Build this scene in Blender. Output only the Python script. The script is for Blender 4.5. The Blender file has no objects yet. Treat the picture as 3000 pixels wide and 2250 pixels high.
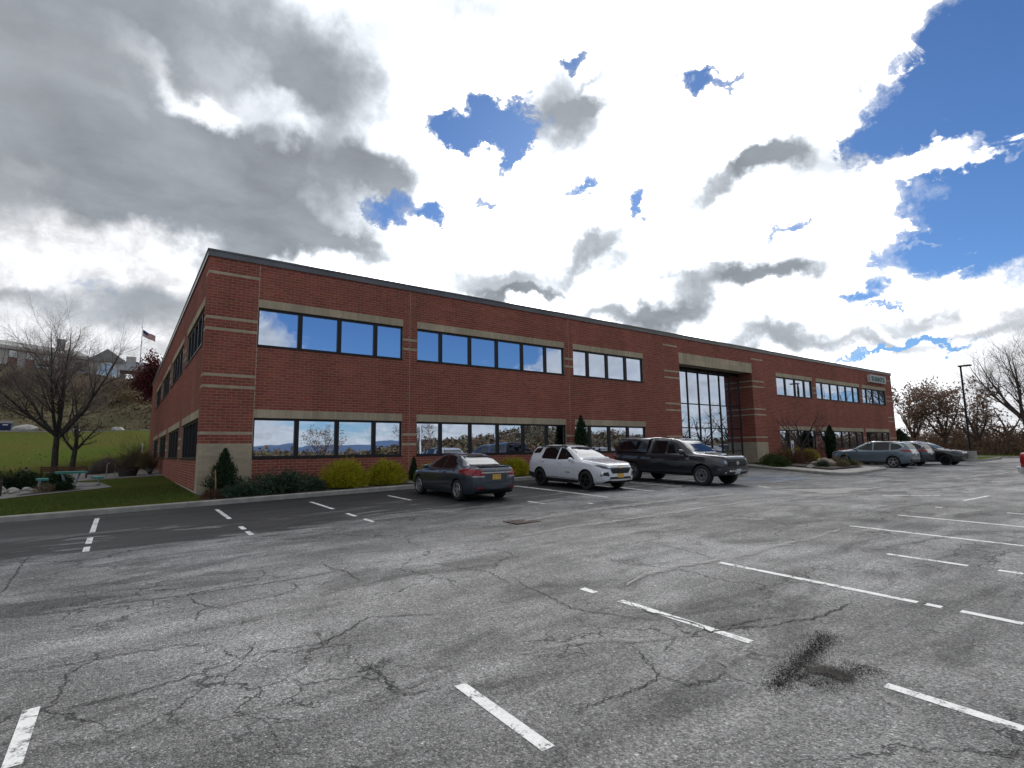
import bpy, bmesh, math, random
import numpy as np
from mathutils import Vector, Matrix
from mathutils.bvhtree import BVHTree
from mathutils import geometry as mgeo
from mathutils import noise as mnoise

R_ = math.radians
PI = math.pi
SC = bpy.context.scene
COL = SC.collection
rng = np.random.default_rng(7)
random.seed(7)

# ------------------------------------------------------------------ camera
H_EYE = 1.312
cam_d = bpy.data.cameras.new('camera')
cam = bpy.data.objects.new('camera', cam_d)
COL.objects.link(cam)
SC.camera = cam
cam_d.sensor_width = 36.0
cam_d.lens = 18.814
cam_d.clip_end = 9000
cam_d.clip_start = 0.05
_R = Matrix(((0.8107532, -0.06168774, -0.58212874),
             (-0.58521681, -0.10946752, -0.80345388),
             (-0.01416093, 0.99207433, -0.12485184)))
cam.matrix_world = Matrix.Translation((0, 0, H_EYE)) @ _R.to_4x4()

# ------------------------------------------------------------------ exposure
SC.view_settings.view_transform = 'Standard'
SC.view_settings.look = 'None'
SC.view_settings.exposure = 0.5
SC.view_settings.gamma = 1.0
SC.view_settings.use_curve_mapping = False
SC.cycles.max_bounces = 6
SC.cycles.diffuse_bounces = 3
SC.cycles.glossy_bounces = 4
SC.cycles.transparent_max_bounces = 8
SC.cycles.caustics_reflective = False
SC.cycles.caustics_refractive = False
SC.cycles.sample_clamp_indirect = 4.0
SC.cycles.use_denoising = True

SUN_DIR = Vector((0.5987, 0.6231, 0.5032)).normalized()
SUN_EL = math.asin(SUN_DIR.z)
SUN_AZ = math.atan2(SUN_DIR.x, SUN_DIR.y)

# ------------------------------------------------------------------ node helpers
class NT:
    def __init__(s, tree):
        s.t = tree; s.n = tree.nodes; s.l = tree.links
    def node(s, typ, **kw):
        n = s.n.new(typ)
        for k, v in kw.items():
            setattr(n, k, v)
        return n
    def put(s, sock, v):
        if isinstance(v, bpy.types.NodeSocket):
            s.l.new(v, sock)
        elif v is not None:
            sock.default_value = v
    def math(s, op, a, b=None, c=None, clamp=False):
        n = s.node('ShaderNodeMath', operation=op, use_clamp=clamp)
        s.put(n.inputs[0], a); s.put(n.inputs[1], b)
        if c is not None: s.put(n.inputs[2], c)
        return n.outputs[0]
    def vmath(s, op, a, b=None):
        n = s.node('ShaderNodeVectorMath', operation=op)
        s.put(n.inputs[0], a); s.put(n.inputs[1], b)
        return n.outputs['Value'] if op in ('DOT_PRODUCT', 'LENGTH', 'DISTANCE') else n.outputs['Vector']
    def scale(s, a, k):
        n = s.node('ShaderNodeVectorMath', operation='SCALE')
        s.put(n.inputs[0], a); s.put(n.inputs['Scale'], k)
        return n.outputs['Vector']
    def ramp(s, v, a, b, lo=0.0, hi=1.0, smooth=True):
        n = s.node('ShaderNodeMapRange', interpolation_type='SMOOTHSTEP' if smooth else 'LINEAR')
        s.put(n.inputs['Value'], v); s.put(n.inputs['From Min'], a); s.put(n.inputs['From Max'], b)
        s.put(n.inputs['To Min'], lo); s.put(n.inputs['To Max'], hi)
        return n.outputs['Result']
    def noise(s, vec, scale, detail=3, rough=0.55, dist=0.0, out='Fac', dims='3D'):
        n = s.node('ShaderNodeTexNoise', noise_dimensions=dims)
        s.put(n.inputs['Vector'], vec)
        n.inputs['Scale'].default_value = scale
        n.inputs['Detail'].default_value = detail
        n.inputs['Roughness'].default_value = rough
        n.inputs['Distortion'].default_value = dist
        return n.outputs[out]
    def voro(s, vec, scale, feature='F1', out='Distance', rand=1.0):
        n = s.node('ShaderNodeTexVoronoi', feature=feature)
        s.put(n.inputs['Vector'], vec)
        n.inputs['Scale'].default_value = scale
        n.inputs['Randomness'].default_value = rand
        return n.outputs[out]
    def mix(s, f, a, b, blend='MIX'):
        n = s.node('ShaderNodeMix', data_type='RGBA', blend_type=blend)
        s.put(n.inputs[0], f); s.put(n.inputs[6], c4(a)); s.put(n.inputs[7], c4(b))
        return n.outputs[2]
    def mixf(s, f, a, b):
        n = s.node('ShaderNodeMix', data_type='FLOAT')
        s.put(n.inputs[0], f); s.put(n.inputs[2], a); s.put(n.inputs[3], b)
        return n.outputs[0]
    def hsv(s, col, h=0.5, sat=1.0, val=1.0):
        n = s.node('ShaderNodeHueSaturation')
        s.put(n.inputs['Hue'], h); s.put(n.inputs['Saturation'], sat); s.put(n.inputs['Value'], val)
        s.put(n.inputs['Color'], c4(col))
        return n.outputs[0]
    def grey(s, v):
        n = s.node('ShaderNodeCombineColor')
        for i in range(3): s.put(n.inputs[i], v)
        return n.outputs[0]

def c4(c):
    if isinstance(c, (tuple, list)) and len(c) == 3:
        return (c[0], c[1], c[2], 1.0)
    return c

MATS = {}
def new_mat(name):
    m = bpy.data.materials.new(name)
    m.use_nodes = True
    for n in list(m.node_tree.nodes): m.node_tree.nodes.remove(n)
    t = NT(m.node_tree)
    out = t.node('ShaderNodeOutputMaterial')
    b = t.node('ShaderNodeBsdfPrincipled')
    t.l.new(b.outputs[0], out.inputs[0])
    MATS[name] = m
    return m, t, b, out

def bump(t, b, h, strength=0.5, dist=0.01):
    n = t.node('ShaderNodeBump')
    n.inputs['Strength'].default_value = strength
    n.inputs['Distance'].default_value = dist
    t.put(n.inputs['Height'], h)
    t.l.new(n.outputs[0], b.inputs['Normal'])

def obj_co(t): return t.node('ShaderNodeTexCoord').outputs['Object']
def pos_co(t): return t.node('ShaderNodeNewGeometry').outputs['Position']

def simple(name, col, rough=0.6, metal=0.0, var=0.12, vscale=8.0, spec=0.5, bumpk=0.0, coat=0.0, isl=0.0, bscale=40.0):
    """A plain material with noise variation of the colour (and of each island when isl > 0)."""
    m, t, b, o = new_mat(name)
    co = obj_co(t)
    f = t.noise(co, vscale, 4)
    v = t.ramp(f, 0.3, 0.7, 1 - var, 1 + var, False)
    if isl:
        g = t.node('ShaderNodeNewGeometry').outputs['Random Per Island']
        v = t.math('MULTIPLY', v, t.ramp(g, 0, 1, 1 - isl, 1 + isl, False))
    t.put(b.inputs['Base Color'], t.hsv(col, val=v))
    b.inputs['Roughness'].default_value = rough
    b.inputs['Metallic'].default_value = metal
    b.inputs['Specular IOR Level'].default_value = spec
    b.inputs['Coat Weight'].default_value = coat
    b.inputs['Coat Roughness'].default_value = 0.04
    if bumpk: bump(t, b, t.noise(co, bscale, 4), bumpk, 0.01)
    return m

# ------------------------------------------------------------------ sky and sun
BLUE=[((0.878,0.191,0.439),(0.656,-7.656,0.882),(3.961,-1.359,-8.464),1.000),
((0.874,0.110,0.472),(-0.268,-9.177,1.570),(3.836,-1.770,-7.747),1.000),
((0.935,0.205,0.288),(1.578,-9.460,-0.129),(5.376,-0.109,-19.093),1.000),
((0.949,0.133,0.285),(2.230,-11.645,-3.745),(2.969,1.745,-12.434),1.000),
((0.852,0.281,0.442),(5.616,-20.884,1.309),(17.374,-2.168,-33.195),0.600),
((0.454,0.704,0.546),(8.507,-6.542,0.440),(11.105,13.114,-27.079),1.200),
((0.513,0.685,0.517),(53.934,-30.294,-14.264),(1.343,15.890,-23.347),1.100),
((0.422,0.732,0.535),(23.515,-9.554,-6.396),(-3.387,27.631,-36.112),0.700),
((0.371,0.831,0.415),(11.819,-5.708,-0.355),(4.015,17.001,-38.876),0.750),
((0.428,0.810,0.401),(42.649,-24.030,1.723),(7.797,14.428,-38.675),0.700),
((0.547,0.570,0.613),(16.167,-17.818,1.333),(53.454,28.030,-74.613),0.800),
((0.699,0.583,0.414),(32.929,-36.409,-5.535),(14.064,14.776,-45.698),0.900),
((0.616,0.649,0.447),(20.515,-21.823,2.289),(40.815,21.392,-88.357),0.800),
((0.689,0.457,0.562),(23.922,-23.617,-11.031),(20.346,33.610,-53.136),0.800),
((0.721,0.428,0.545),(11.792,-15.530,-4.331),(41.403,32.454,-81.197),0.550),
((0.704,0.427,0.568),(30.492,-37.741,-10.299),(50.427,39.851,-93.302),0.500),
((0.497,0.745,0.445),(21.298,-16.721,3.072),(28.772,23.094,-71.916),0.600),
((0.911,0.341,0.232),(7.326,-27.951,10.109),(25.397,-15.700,-78.893),0.700),
((0.944,0.291,0.152),(2.255,-8.980,-0.088),(24.678,8.070,-171.955),0.700),
((0.923,0.321,0.211),(7.174,-22.829,1.011),(41.304,2.150,-186.577),0.500),
((0.847,0.415,0.333),(8.641,-22.314,4.369),(35.286,-6.463,-83.207),0.600),
((-0.051,0.965,0.259),(22.330,-0.406,3.979),(8.213,38.825,-144.972),0.300),
((0.951,0.270,0.151),(3.509,-13.777,-0.747),(17.508,9.594,-131.113),0.500),
((0.724,0.324,0.609),(9.278,-30.840,4.528),(52.333,-9.452,-58.053),0.300),
((0.325,-0.916,0.236),(2.618,0.929,-0.000),(-0.790,2.227,9.717),1.100),
((0.542,-0.817,0.197),(8.336,5.524,-0.000),(-1.813,2.736,16.340),0.900)]
CLOUD=[((0.899,0.207,0.387),(2.388,-11.606,-0.642),(23.666,-0.358,-56.054),1.400),
((0.885,0.256,0.388),(3.818,-16.451,0.874),(17.872,-2.247,-40.531),1.200),
((0.913,0.162,0.374),(4.210,-18.560,-3.558),(43.394,7.233,-110.399),1.000),
((0.892,0.326,0.313),(2.084,-14.200,7.260),(17.643,-12.912,-38.447),0.800),
((0.889,0.218,0.403),(5.034,-50.810,15.147),(38.029,-17.512,-75.666),0.500),
((0.851,0.132,0.508),(2.128,-43.866,6.815),(64.846,-23.526,-103.635),0.500),
((0.865,0.146,0.479),(-6.324,-76.238,33.625),(70.624,-43.387,-115.282),0.500),
((0.886,0.206,0.416),(4.676,-52.522,14.787),(59.259,-26.256,-114.397),0.500),
((0.921,0.254,0.295),(6.891,-34.265,6.265),(43.766,-13.505,-126.759),0.500),
((0.929,0.229,0.292),(7.425,-52.083,15.523),(54.581,-27.455,-153.943),0.600),
((0.902,0.138,0.410),(1.067,-59.918,16.659),(44.854,-21.354,-92.765),0.500),
((0.825,0.236,0.513),(27.225,-51.876,-20.881),(39.802,20.233,-74.399),0.300),
((0.172,-0.964,0.203),(9.844,1.761,-0.000),(-0.715,3.995,19.584),1.300),
((0.713,-0.683,0.158),(4.324,4.512,-0.000),(-0.953,0.913,8.228),1.200),
((0.300,-0.949,0.100),(1.907,0.602,-0.000),(-1.003,3.175,33.167),0.500)]
GRAY=[((-0.040,0.852,0.522),(2.511,-0.615,0.236),(-0.317,2.076,-4.370),0.950),
((-0.096,0.928,0.359),(2.829,-0.477,0.601),(0.308,2.027,-6.558),0.800),
((0.151,0.891,0.429),(4.578,-2.050,1.479),(2.382,2.851,-7.929),0.750),
((0.006,0.801,0.598),(2.928,-1.146,0.668),(0.885,6.641,-9.734),0.600),
((0.564,0.600,0.568),(8.499,-6.526,-2.431),(2.930,8.182,-12.429),1.150),
((0.565,0.650,0.509),(7.629,-6.799,-0.767),(5.340,6.898,-15.712),0.700),
((0.612,0.558,0.561),(12.713,-15.064,0.216),(25.888,13.485,-42.579),0.600),
((0.777,0.455,0.436),(3.248,-9.639,3.114),(18.828,-5.410,-29.022),1.200),
((0.801,0.382,0.461),(3.336,-13.513,4.307),(18.007,-6.309,-27.156),1.050),
((0.842,0.321,0.434),(3.695,-10.153,-0.810),(9.470,1.246,-20.459),0.850),
((0.554,0.769,0.318),(5.177,-4.418,0.086),(5.608,5.969,-25.780),1.250),
((0.612,0.733,0.297),(6.377,-5.830,-0.432),(13.657,19.289,-77.521),0.900),
((0.808,0.520,0.278),(3.937,-7.602,0.990),(10.034,-0.056,-30.867),1.200),
((0.860,0.426,0.280),(4.117,-9.864,0.593),(13.924,0.764,-45.695),1.000),
((0.870,0.393,0.299),(9.237,-18.772,-3.892),(9.501,7.727,-39.417),0.700),
((0.746,0.624,0.233),(4.120,-5.686,-0.129),(5.939,3.968,-31.852),1.300),
((0.879,0.445,0.172),(3.969,-8.696,-0.699),(4.874,4.172,-38.675),1.250),
((0.670,0.651,0.357),(6.059,-12.073,9.266),(21.786,-9.390,-25.131),1.150),
((0.700,0.633,0.330),(8.612,-16.095,11.106),(38.008,-16.204,-51.021),0.800),
((0.338,0.818,0.465),(13.419,-6.757,1.064),(4.496,9.854,-21.690),0.900),
((0.018,0.972,0.233),(10.713,-0.780,0.295),(-0.232,6.093,-27.525),0.900),
((0.217,0.915,0.339),(8.052,-3.043,1.588),(4.956,7.393,-24.625),0.800),
((0.333,0.880,0.339),(12.596,-5.660,0.838),(5.233,11.684,-36.893),0.600),
((-0.118,0.970,0.212),(17.983,1.025,3.007),(3.017,12.771,-59.169),0.600),
((0.941,0.268,0.208),(4.616,-18.584,0.635),(10.857,0.372,-51.980),0.950),
((0.938,0.306,0.166),(4.372,-14.748,-0.546),(10.321,4.418,-69.428),0.850),
((0.657,0.709,0.258),(15.634,-14.802,-1.073),(13.780,18.853,-88.943),0.800),
((0.881,0.410,0.237),(8.973,-18.696,-3.099),(9.751,9.090,-54.199),0.800),
((0.343,0.673,0.655),(7.869,-5.054,0.312),(6.024,11.539,-15.790),0.600),
((0.456,0.587,0.669),(6.097,-4.982,-0.536),(9.128,12.615,-18.045),0.600),
((0.634,0.426,0.645),(11.685,-15.966,-1.733),(35.545,14.942,-45.574),0.550),
((0.234,0.792,0.564),(10.333,-3.614,-0.104),(0.015,4.459,-7.144),0.500),
((0.566,0.712,0.417),(11.716,-14.936,8.404),(54.394,-2.697,-70.451),0.600),
((0.967,0.194,0.165),(3.633,-19.696,-1.131),(10.537,4.348,-69.867),0.800),
((0.947,0.230,0.224),(7.141,-30.721,-0.934),(25.508,4.393,-114.712),0.500),
((0.920,0.340,0.196),(7.787,-21.877,-1.088),(16.605,7.010,-92.583),0.700),
((0.596,0.531,0.602),(10.308,-21.863,8.227),(88.412,-10.031,-79.551),0.500),
((0.724,0.447,0.526),(20.263,-31.451,-2.098),(73.051,26.511,-124.094),0.500)]
LITE=[((0.060,0.856,0.513),(9.459,0.967,-3.689),(-13.466,15.557,-25.384),0.750),
((0.139,0.846,0.515),(9.085,-3.130,1.717),(3.508,13.328,-23.800),0.600),
((-0.027,0.950,0.312),(6.575,-0.564,0.686),(0.026,7.229,-23.615),0.950),
((-0.093,0.957,0.276),(11.504,-0.080,2.334),(1.487,8.278,-30.023),0.700),
((0.035,0.944,0.328),(9.546,-1.461,1.672),(1.679,7.278,-22.683),0.700),
((0.196,0.851,0.487),(8.551,-6.970,7.705),(27.412,7.922,-25.866),0.400),
((-0.125,0.915,0.384),(16.149,-0.402,4.928),(1.315,17.841,-43.397),0.300),
((0.167,0.944,0.285),(4.151,-1.375,0.366),(3.435,10.055,-37.055),0.500),
((-0.091,0.966,0.242),(13.284,0.142,2.365),(2.293,10.738,-44.099),0.600),
((0.082,0.818,0.569),(14.380,0.292,-3.374),(-10.379,16.470,-23.072),0.300),
((-0.011,0.877,0.480),(15.466,0.314,-1.273),(-8.653,17.483,-33.228),0.300)]


def make_world():
    w = bpy.data.worlds.new('World')
    SC.world = w
    w.use_nodes = True
    w.cycles.sampling_method = 'MANUAL'
    w.cycles.sample_map_resolution = 512
    for n in list(w.node_tree.nodes): w.node_tree.nodes.remove(n)
    t = NT(w.node_tree)
    out = t.node('ShaderNodeOutputWorld')
    bg = t.node('ShaderNodeBackground')
    t.l.new(bg.outputs[0], out.inputs[0])
    K = 0.08
    bg.inputs['Strength'].default_value = K
    sky = t.node('ShaderNodeTexSky', sky_type='NISHITA')
    sky.sun_disc = False
    sky.sun_elevation = SUN_EL
    sky.sun_rotation = SUN_AZ
    sky.altitude = 100
    sky.air_density = 1.0
    sky.dust_density = 0.15
    sky.ozone_density = 2.5
    d = t.node('ShaderNodeTexCoord').outputs['Generated']
    d = t.vmath('NORMALIZE', d)
    sep = t.node('ShaderNodeSeparateXYZ'); t.put(sep.inputs[0], d)
    # cloud-layer coordinates: the view direction carried up to a flat layer
    zz = t.math('ADD', t.math('MAXIMUM', sep.outputs[2], 0.0), 0.14)
    cmb = t.node('ShaderNodeCombineXYZ')
    t.put(cmb.inputs[0], t.math('DIVIDE', sep.outputs[0], zz))
    t.put(cmb.inputs[1], t.math('DIVIDE', sep.outputs[1], zz))
    lay = cmb.outputs[0]
    n_big = t.noise(lay, 0.75, 6, 0.55, 0.3)
    n_mid = t.noise(t.vmath('ADD', lay, (7.3, 2.1, 0)), 2.2, 7, 0.6, 0.2)
    # ragged edges: the direction pushed about by noise
    nv = t.noise(d, 9.0, 6, 0.62, 0, out='Color')
    nvf = t.noise(d, 30.0, 5, 0.65, 0, out='Color')
    dd = t.vmath('ADD', d, t.scale(t.vmath('SUBTRACT', nv, (0.5, 0.5, 0.5)), 0.15))
    dd = t.vmath('ADD', dd, t.scale(t.vmath('SUBTRACT', nvf, (0.5, 0.5, 0.5)), 0.05))
    nv2 = t.noise(d, 5.0, 5, 0.55, 0, out='Color')
    ds = t.vmath('ADD', d, t.scale(t.vmath('SUBTRACT', nv2, (0.5, 0.5, 0.5)), 0.16))
    nv3 = t.noise(d, 15.0, 5, 0.6, 0, out='Color')
    ds = t.vmath('ADD', ds, t.scale(t.vmath('SUBTRACT', nv3, (0.5, 0.5, 0.5)), 0.10))
    def field(blobs, vec, e0, e1):
        tot = None
        for (d0, a, b_, amp) in blobs:
            ka = sum(x * y for x, y in zip(d0, a)); kb = sum(x * y for x, y in zip(d0, b_))
            u = t.math('SUBTRACT', t.vmath('DOT_PRODUCT', vec, a), ka)
            v = t.math('SUBTRACT', t.vmath('DOT_PRODUCT', vec, b_), kb)
            w_ = t.math('MULTIPLY_ADD', t.vmath('DOT_PRODUCT', vec, d0), -1.6, 1.6)
            c = t.node('ShaderNodeCombineXYZ')
            t.put(c.inputs[0], u); t.put(c.inputs[1], v); t.put(c.inputs[2], w_)
            r = t.ramp(t.vmath('LENGTH', c.outputs[0]), e0, e1, 0.0, amp)
            tot = r if tot is None else t.math('ADD', tot, r)
        return tot
    blue = field(BLUE, dd, 1.55, 0.25)
    clo = field(CLOUD, dd, 1.6, 0.1)
    gray = field(GRAY, ds, 1.55, 0.15)
    lite = field(LITE, ds, 1.4, 0.1)
    # how far the sky of the photograph reaches; beyond, broken cloud goes on
    fwd = t.vmath('DOT_PRODUCT', d, (0.58, 0.66, 0.47))
    infr = t.ramp(fwd, 0.30, 0.62)
    over = t.ramp(sep.outputs[2], 0.05, 0.22, 0.10, 0.0)
    away = t.math('ADD', t.ramp(n_big, 0.36, 0.60, 0.05, 1.0), over)
    base = t.mixf(infr, away, 1.12)
    cov = t.math('SUBTRACT', base, t.math('MULTIPLY', blue, 1.5))
    cov = t.math('ADD', cov, clo)
    cov = t.math('ADD', cov, t.math('MULTIPLY', t.math('SUBTRACT', n_mid, 0.5), 1.5))
    n_fin = t.noise(d, 22.0, 6, 0.66, 0.5)
    cov = t.math('ADD', cov, t.math('MULTIPLY', t.math('SUBTRACT', n_fin, 0.5), 1.0))
    wsp = t.noise(t.vmath('MULTIPLY', d, (1.0, 1.0, 2.2)), 11.0, 7, 0.68, 1.2)
    cov = t.math('ADD', cov, t.ramp(wsp, 0.53, 0.74, 0.0, 1.1))
    alpha = t.ramp(cov, -0.12, 0.95)
    # brightness: white cloud lit by the sun behind it, grey where thick
    sd = t.vmath('DOT_PRODUCT', d, tuple(SUN_DIR))
    glow = t.ramp(sd, 0.74, 0.985)
    white = t.math('MULTIPLY_ADD', glow, 2.6, t.ramp(t.math('MULTIPLY_ADD', n_fin, 0.5, t.math('MULTIPLY', n_mid, 0.5)), 0.33, 0.62, 0.46, 0.84))
    thick_in = t.math('SUBTRACT', gray, lite)
    thick_out = t.ramp(n_mid, 0.42, 0.72, 0.0, 0.75)
    thick = t.mixf(infr, thick_out, thick_in)
    thick = t.math('ADD', thick, t.math('ADD', t.math('MULTIPLY', t.math('SUBTRACT', n_big, 0.5), 0.8), t.math('MULTIPLY', t.math('SUBTRACT', n_mid, 0.5), 0.95)))
    thick = t.math('ADD', thick, t.math('MULTIPLY', t.math('SUBTRACT', n_fin, 0.5), 0.32))
    thick = t.ramp(thick, -0.05, 1.38, smooth=False)
    gv = t.ramp(n_mid, 0.25, 0.75, 0.185, 0.32)
    g_col = t.vmath('MULTIPLY', t.grey(gv), (0.92, 1.0, 1.10))
    white = t.mixf(t.ramp(alpha, 0.45, 1.0), t.math('MINIMUM', white, 0.80), white)
    white = t.math('MULTIPLY', white, t.mixf(infr, 0.68, 1.0))
    w_col = t.vmath('MULTIPLY', t.grey(white), (0.985, 1.0, 1.03))
    # light falls off fast into the thick parts
    sg_ = t.node('ShaderNodeSeparateColor'); t.put(sg_.inputs[0], g_col)
    sw_ = t.node('ShaderNodeSeparateColor'); t.put(sw_.inputs[0], w_col)
    cb_ = t.node('ShaderNodeCombineColor')
    for i in range(3):
        t.put(cb_.inputs[i], t.math('MULTIPLY', sw_.outputs[i], t.math('POWER', t.math('DIVIDE', sg_.outputs[i], sw_.outputs[i]), thick)))
    c_col = cb_.outputs[0]
    skyc = t.vmath('MULTIPLY', sky.outputs[0], (0.44, 0.62, 0.86))
    k = 1.0 / K
    cc = t.scale(c_col, k)
    fin = t.mix(alpha, skyc, cc)
    t.put(bg.inputs['Color'], fin)

make_world()
sun_d = bpy.data.lights.new('sun', 'SUN')
sun_d.energy = 1.2
sun_d.angle = R_(12.0)
sun_d.color = (1.0, 0.96, 0.90)
sun = bpy.data.objects.new('sun', sun_d)
COL.objects.link(sun)
sun.rotation_euler = SUN_DIR.to_track_quat('Z', 'Y').to_euler()
sun.location = (0, 0, 60)

# ------------------------------------------------------------------ object helpers
def root_loc(o):
    v = Vector((0, 0, 0))
    while o is not None:
        v = v + o.location; o = o.parent
    return v

def mesh_np(name, V, F, mats=(), midx=None, smooth=False):
    """V (n,3); F an (m,k) array, or a list of such arrays with differing k."""
    V = np.asarray(V, np.float32)
    Fs = F if isinstance(F, (list, tuple)) and len(F) and isinstance(F[0], np.ndarray) and F[0].ndim == 2 else [np.asarray(F)]
    me = bpy.data.meshes.new(name)
    tot = sum(f.size for f in Fs); npol = sum(len(f) for f in Fs)
    me.vertices.add(len(V)); me.vertices.foreach_set('co', V.ravel())
    me.loops.add(tot); me.loops.foreach_set('vertex_index', np.concatenate([f.ravel() for f in Fs]).astype(np.int32))
    me.polygons.add(npol)
    tots = np.concatenate([np.full(len(f), f.shape[1], np.int32) for f in Fs])
    starts = np.concatenate([[0], np.cumsum(tots)[:-1]]).astype(np.int32)
    me.polygons.foreach_set('loop_start', starts)
    for m in mats: me.materials.append(m)
    if midx is not None: me.polygons.foreach_set('material_index', np.asarray(midx, np.int32))
    me.polygons.foreach_set('use_smooth', np.full(npol, bool(smooth)))
    me.update(calc_edges=True)
    return me

def link(name, me, parent=None, label=None, kind=None, loc=None):
    o = bpy.data.objects.new(name, me)
    COL.objects.link(o)
    if parent is not None: o.parent = parent
    if loc is not None: o.location = loc
    if label: o['label'] = label
    if kind: o['kind'] = kind
    return o

def mk(name, V, F, mat, parent=None, label=None, kind=None, smooth=False, midx=None, world=True):
    """A mesh object from world-space vertices, put under its parent (parents here are never rotated)."""
    V = np.asarray(V, np.float32)
    if parent is not None and world:
        V = V - np.array(root_loc(parent), np.float32)
    mats = mat if isinstance(mat, (list, tuple)) else [mat]
    return link(name, mesh_np(name, V, F, mats, midx, smooth), parent, label, kind)

def thing(name, label, cat, loc=(0, 0, 0), rotz=0.0, group=None):
    o = bpy.data.objects.new(name, None)
    COL.objects.link(o)
    o.empty_display_size = 0.3
    o.location = loc; o.rotation_euler = (0, 0, rotz)
    return tag(o, label, cat, group)

def tag(o, label, cat, group=None, kind=None):
    o['label'] = label; o['category'] = cat
    if group: o['group'] = group
    if kind: o['kind'] = kind
    return o

class MB:
    """Collects boxes, tubes and prisms into one mesh."""
    def __init__(s): s.V = []; s.F = {}; s.n = 0; s.M = {}
    def add(s, V, F, m=0):
        V = np.asarray(V, float).reshape(-1, 3)
        for f in F:
            s.F.setdefault(len(f), []).append([i + s.n for i in f]); s.M.setdefault(len(f), []).append(m)
        s.V.append(V); s.n += len(V)
        return s
    def box(s, a, b, m=0, M=None):
        x0, y0, z0 = a; x1, y1, z1 = b
        V = np.array([(x0,y0,z0),(x1,y0,z0),(x1,y1,z0),(x0,y1,z0),(x0,y0,z1),(x1,y0,z1),(x1,y1,z1),(x0,y1,z1)], float)
        if M is not None: V = np.array([M @ Vector(v) for v in V])
        return s.add(V, [(0,3,2,1),(4,5,6,7),(0,1,5,4),(1,2,6,5),(2,3,7,6),(3,0,4,7)], m)
    def tube(s, pts, r, n=8, m=0, cap=True):
        pts = [Vector(p) for p in pts]
        rs = r if isinstance(r, (list, tuple)) else [r] * len(pts)
        V = []; F = []
        up = None
        for i, p in enumerate(pts):
            d = (pts[min(i + 1, len(pts) - 1)] - pts[max(i - 1, 0)]).normalized()
            if up is None:
                up = Vector((0, 0, 1)) if abs(d.z) < 0.9 else Vector((1, 0, 0))
            a = d.cross(up).normalized(); b = d.cross(a).normalized(); up = -b if False else up
            for k in range(n):
                t_ = 2 * PI * k / n
                V.append(p + (a * math.cos(t_) + b * math.sin(t_)) * rs[i])
        for i in range(len(pts) - 1):
            for k in range(n):
                F.append((i * n + k, i * n + (k + 1) % n, (i + 1) * n + (k + 1) % n, (i + 1) * n + k))
        if cap:
            F.append(tuple(range(n - 1, -1, -1))); F.append(tuple((len(pts) - 1) * n + k for k in range(n)))
        return s.add(np.array([tuple(v) for v in V]), F, m)
    def prism(s, poly, z0, z1, m=0):
        n = len(poly)
        V = [(x, y, z0) for x, y in poly] + [(x, y, z1) for x, y in poly]
        F = [tuple(range(n - 1, -1, -1)), tuple(range(n, 2 * n))] + [(i, (i + 1) % n, n + (i + 1) % n, n + i) for i in range(n)]
        return s.add(V, F, m)
    def arrays(s):
        V = np.concatenate(s.V); F = []; mi = []
        for k in s.F: F.append(np.array(s.F[k])); mi += s.M[k]
        return V, F, mi
    def build(s, name, mat, parent=None, label=None, kind=None, smooth=False, world=True):
        V, F, mi = s.arrays()
        return mk(name, V, F, mat, parent, label, kind, smooth, mi, world)

def autosmooth(o, ang=35):
    me = o.data
    me.polygons.foreach_set('use_smooth', np.ones(len(me.polygons), bool))
    me.set_sharp_from_angle(angle=R_(ang))
    return o

def copy_tree(o, parent=None):
    c = o.copy(); COL.objects.link(c)
    if parent is not None: c.parent = parent
    for ch in list(o.children): copy_tree(ch, c)
    return c

# ------------------------------------------------------------------ ground shape
def lot(X, Y):
    X = np.asarray(X, float); Y = np.asarray(Y, float)
    fx = np.where(X < 10, 0.0235 * np.maximum(X, -40), 0.235 + 0.1175 * (1 - np.exp(-np.maximum(X - 10, 0) / 5)))
    return -0.735 + fx + 0.022 * np.clip(Y, -45, 30)
def lawn(X, Y):
    X = np.asarray(X, float); Y = np.asarray(Y, float)
    z = -0.12 + 0.05 * np.clip(X, -6, 2.1) + 0.004 * (np.minimum(Y, 60) - 20)
    Yb = np.minimum(Y, 108)
    z = z + 0.38 * np.log1p(np.exp((Yb - 50) / 4))
    return z + np.clip(Y - 118, 0, 34) * (0.41 - 0.0022 * np.clip(X, -30, 20)) + np.maximum(Y - 152, 0) * 0.03
KY = 19.65
def lawn_k(X, Y):
    Y = np.asarray(Y, float)
    return np.minimum(lawn(X, Y), lot(X, KY) + 0.115 + 0.16 * np.maximum(Y - KY - 0.16, 0))
def bed(X, Y):
    return lot(X, KY) + 0.155 + 0.05 * (np.asarray(Y, float) - KY)

def grid(x0, x1, y0, y1, nx, ny, fn, off=0.0, mask=None):
    xs = np.linspace(x0, x1, nx + 1); ys = np.linspace(y0, y1, ny + 1)
    X, Y = np.meshgrid(xs, ys)
    Z = fn(X, Y) + off
    V = np.stack([X.ravel(), Y.ravel(), Z.ravel()], 1)
    i, j = np.meshgrid(np.arange(nx), np.arange(ny))
    a = (j * (nx + 1) + i).ravel()
    F = np.stack([a, a + 1, a + nx + 2, a + nx + 1], 1)
    if mask is not None:
        cx = V[F].mean(1)
        F = F[mask(cx[:, 0], cx[:, 1])]
    return V, F

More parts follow.
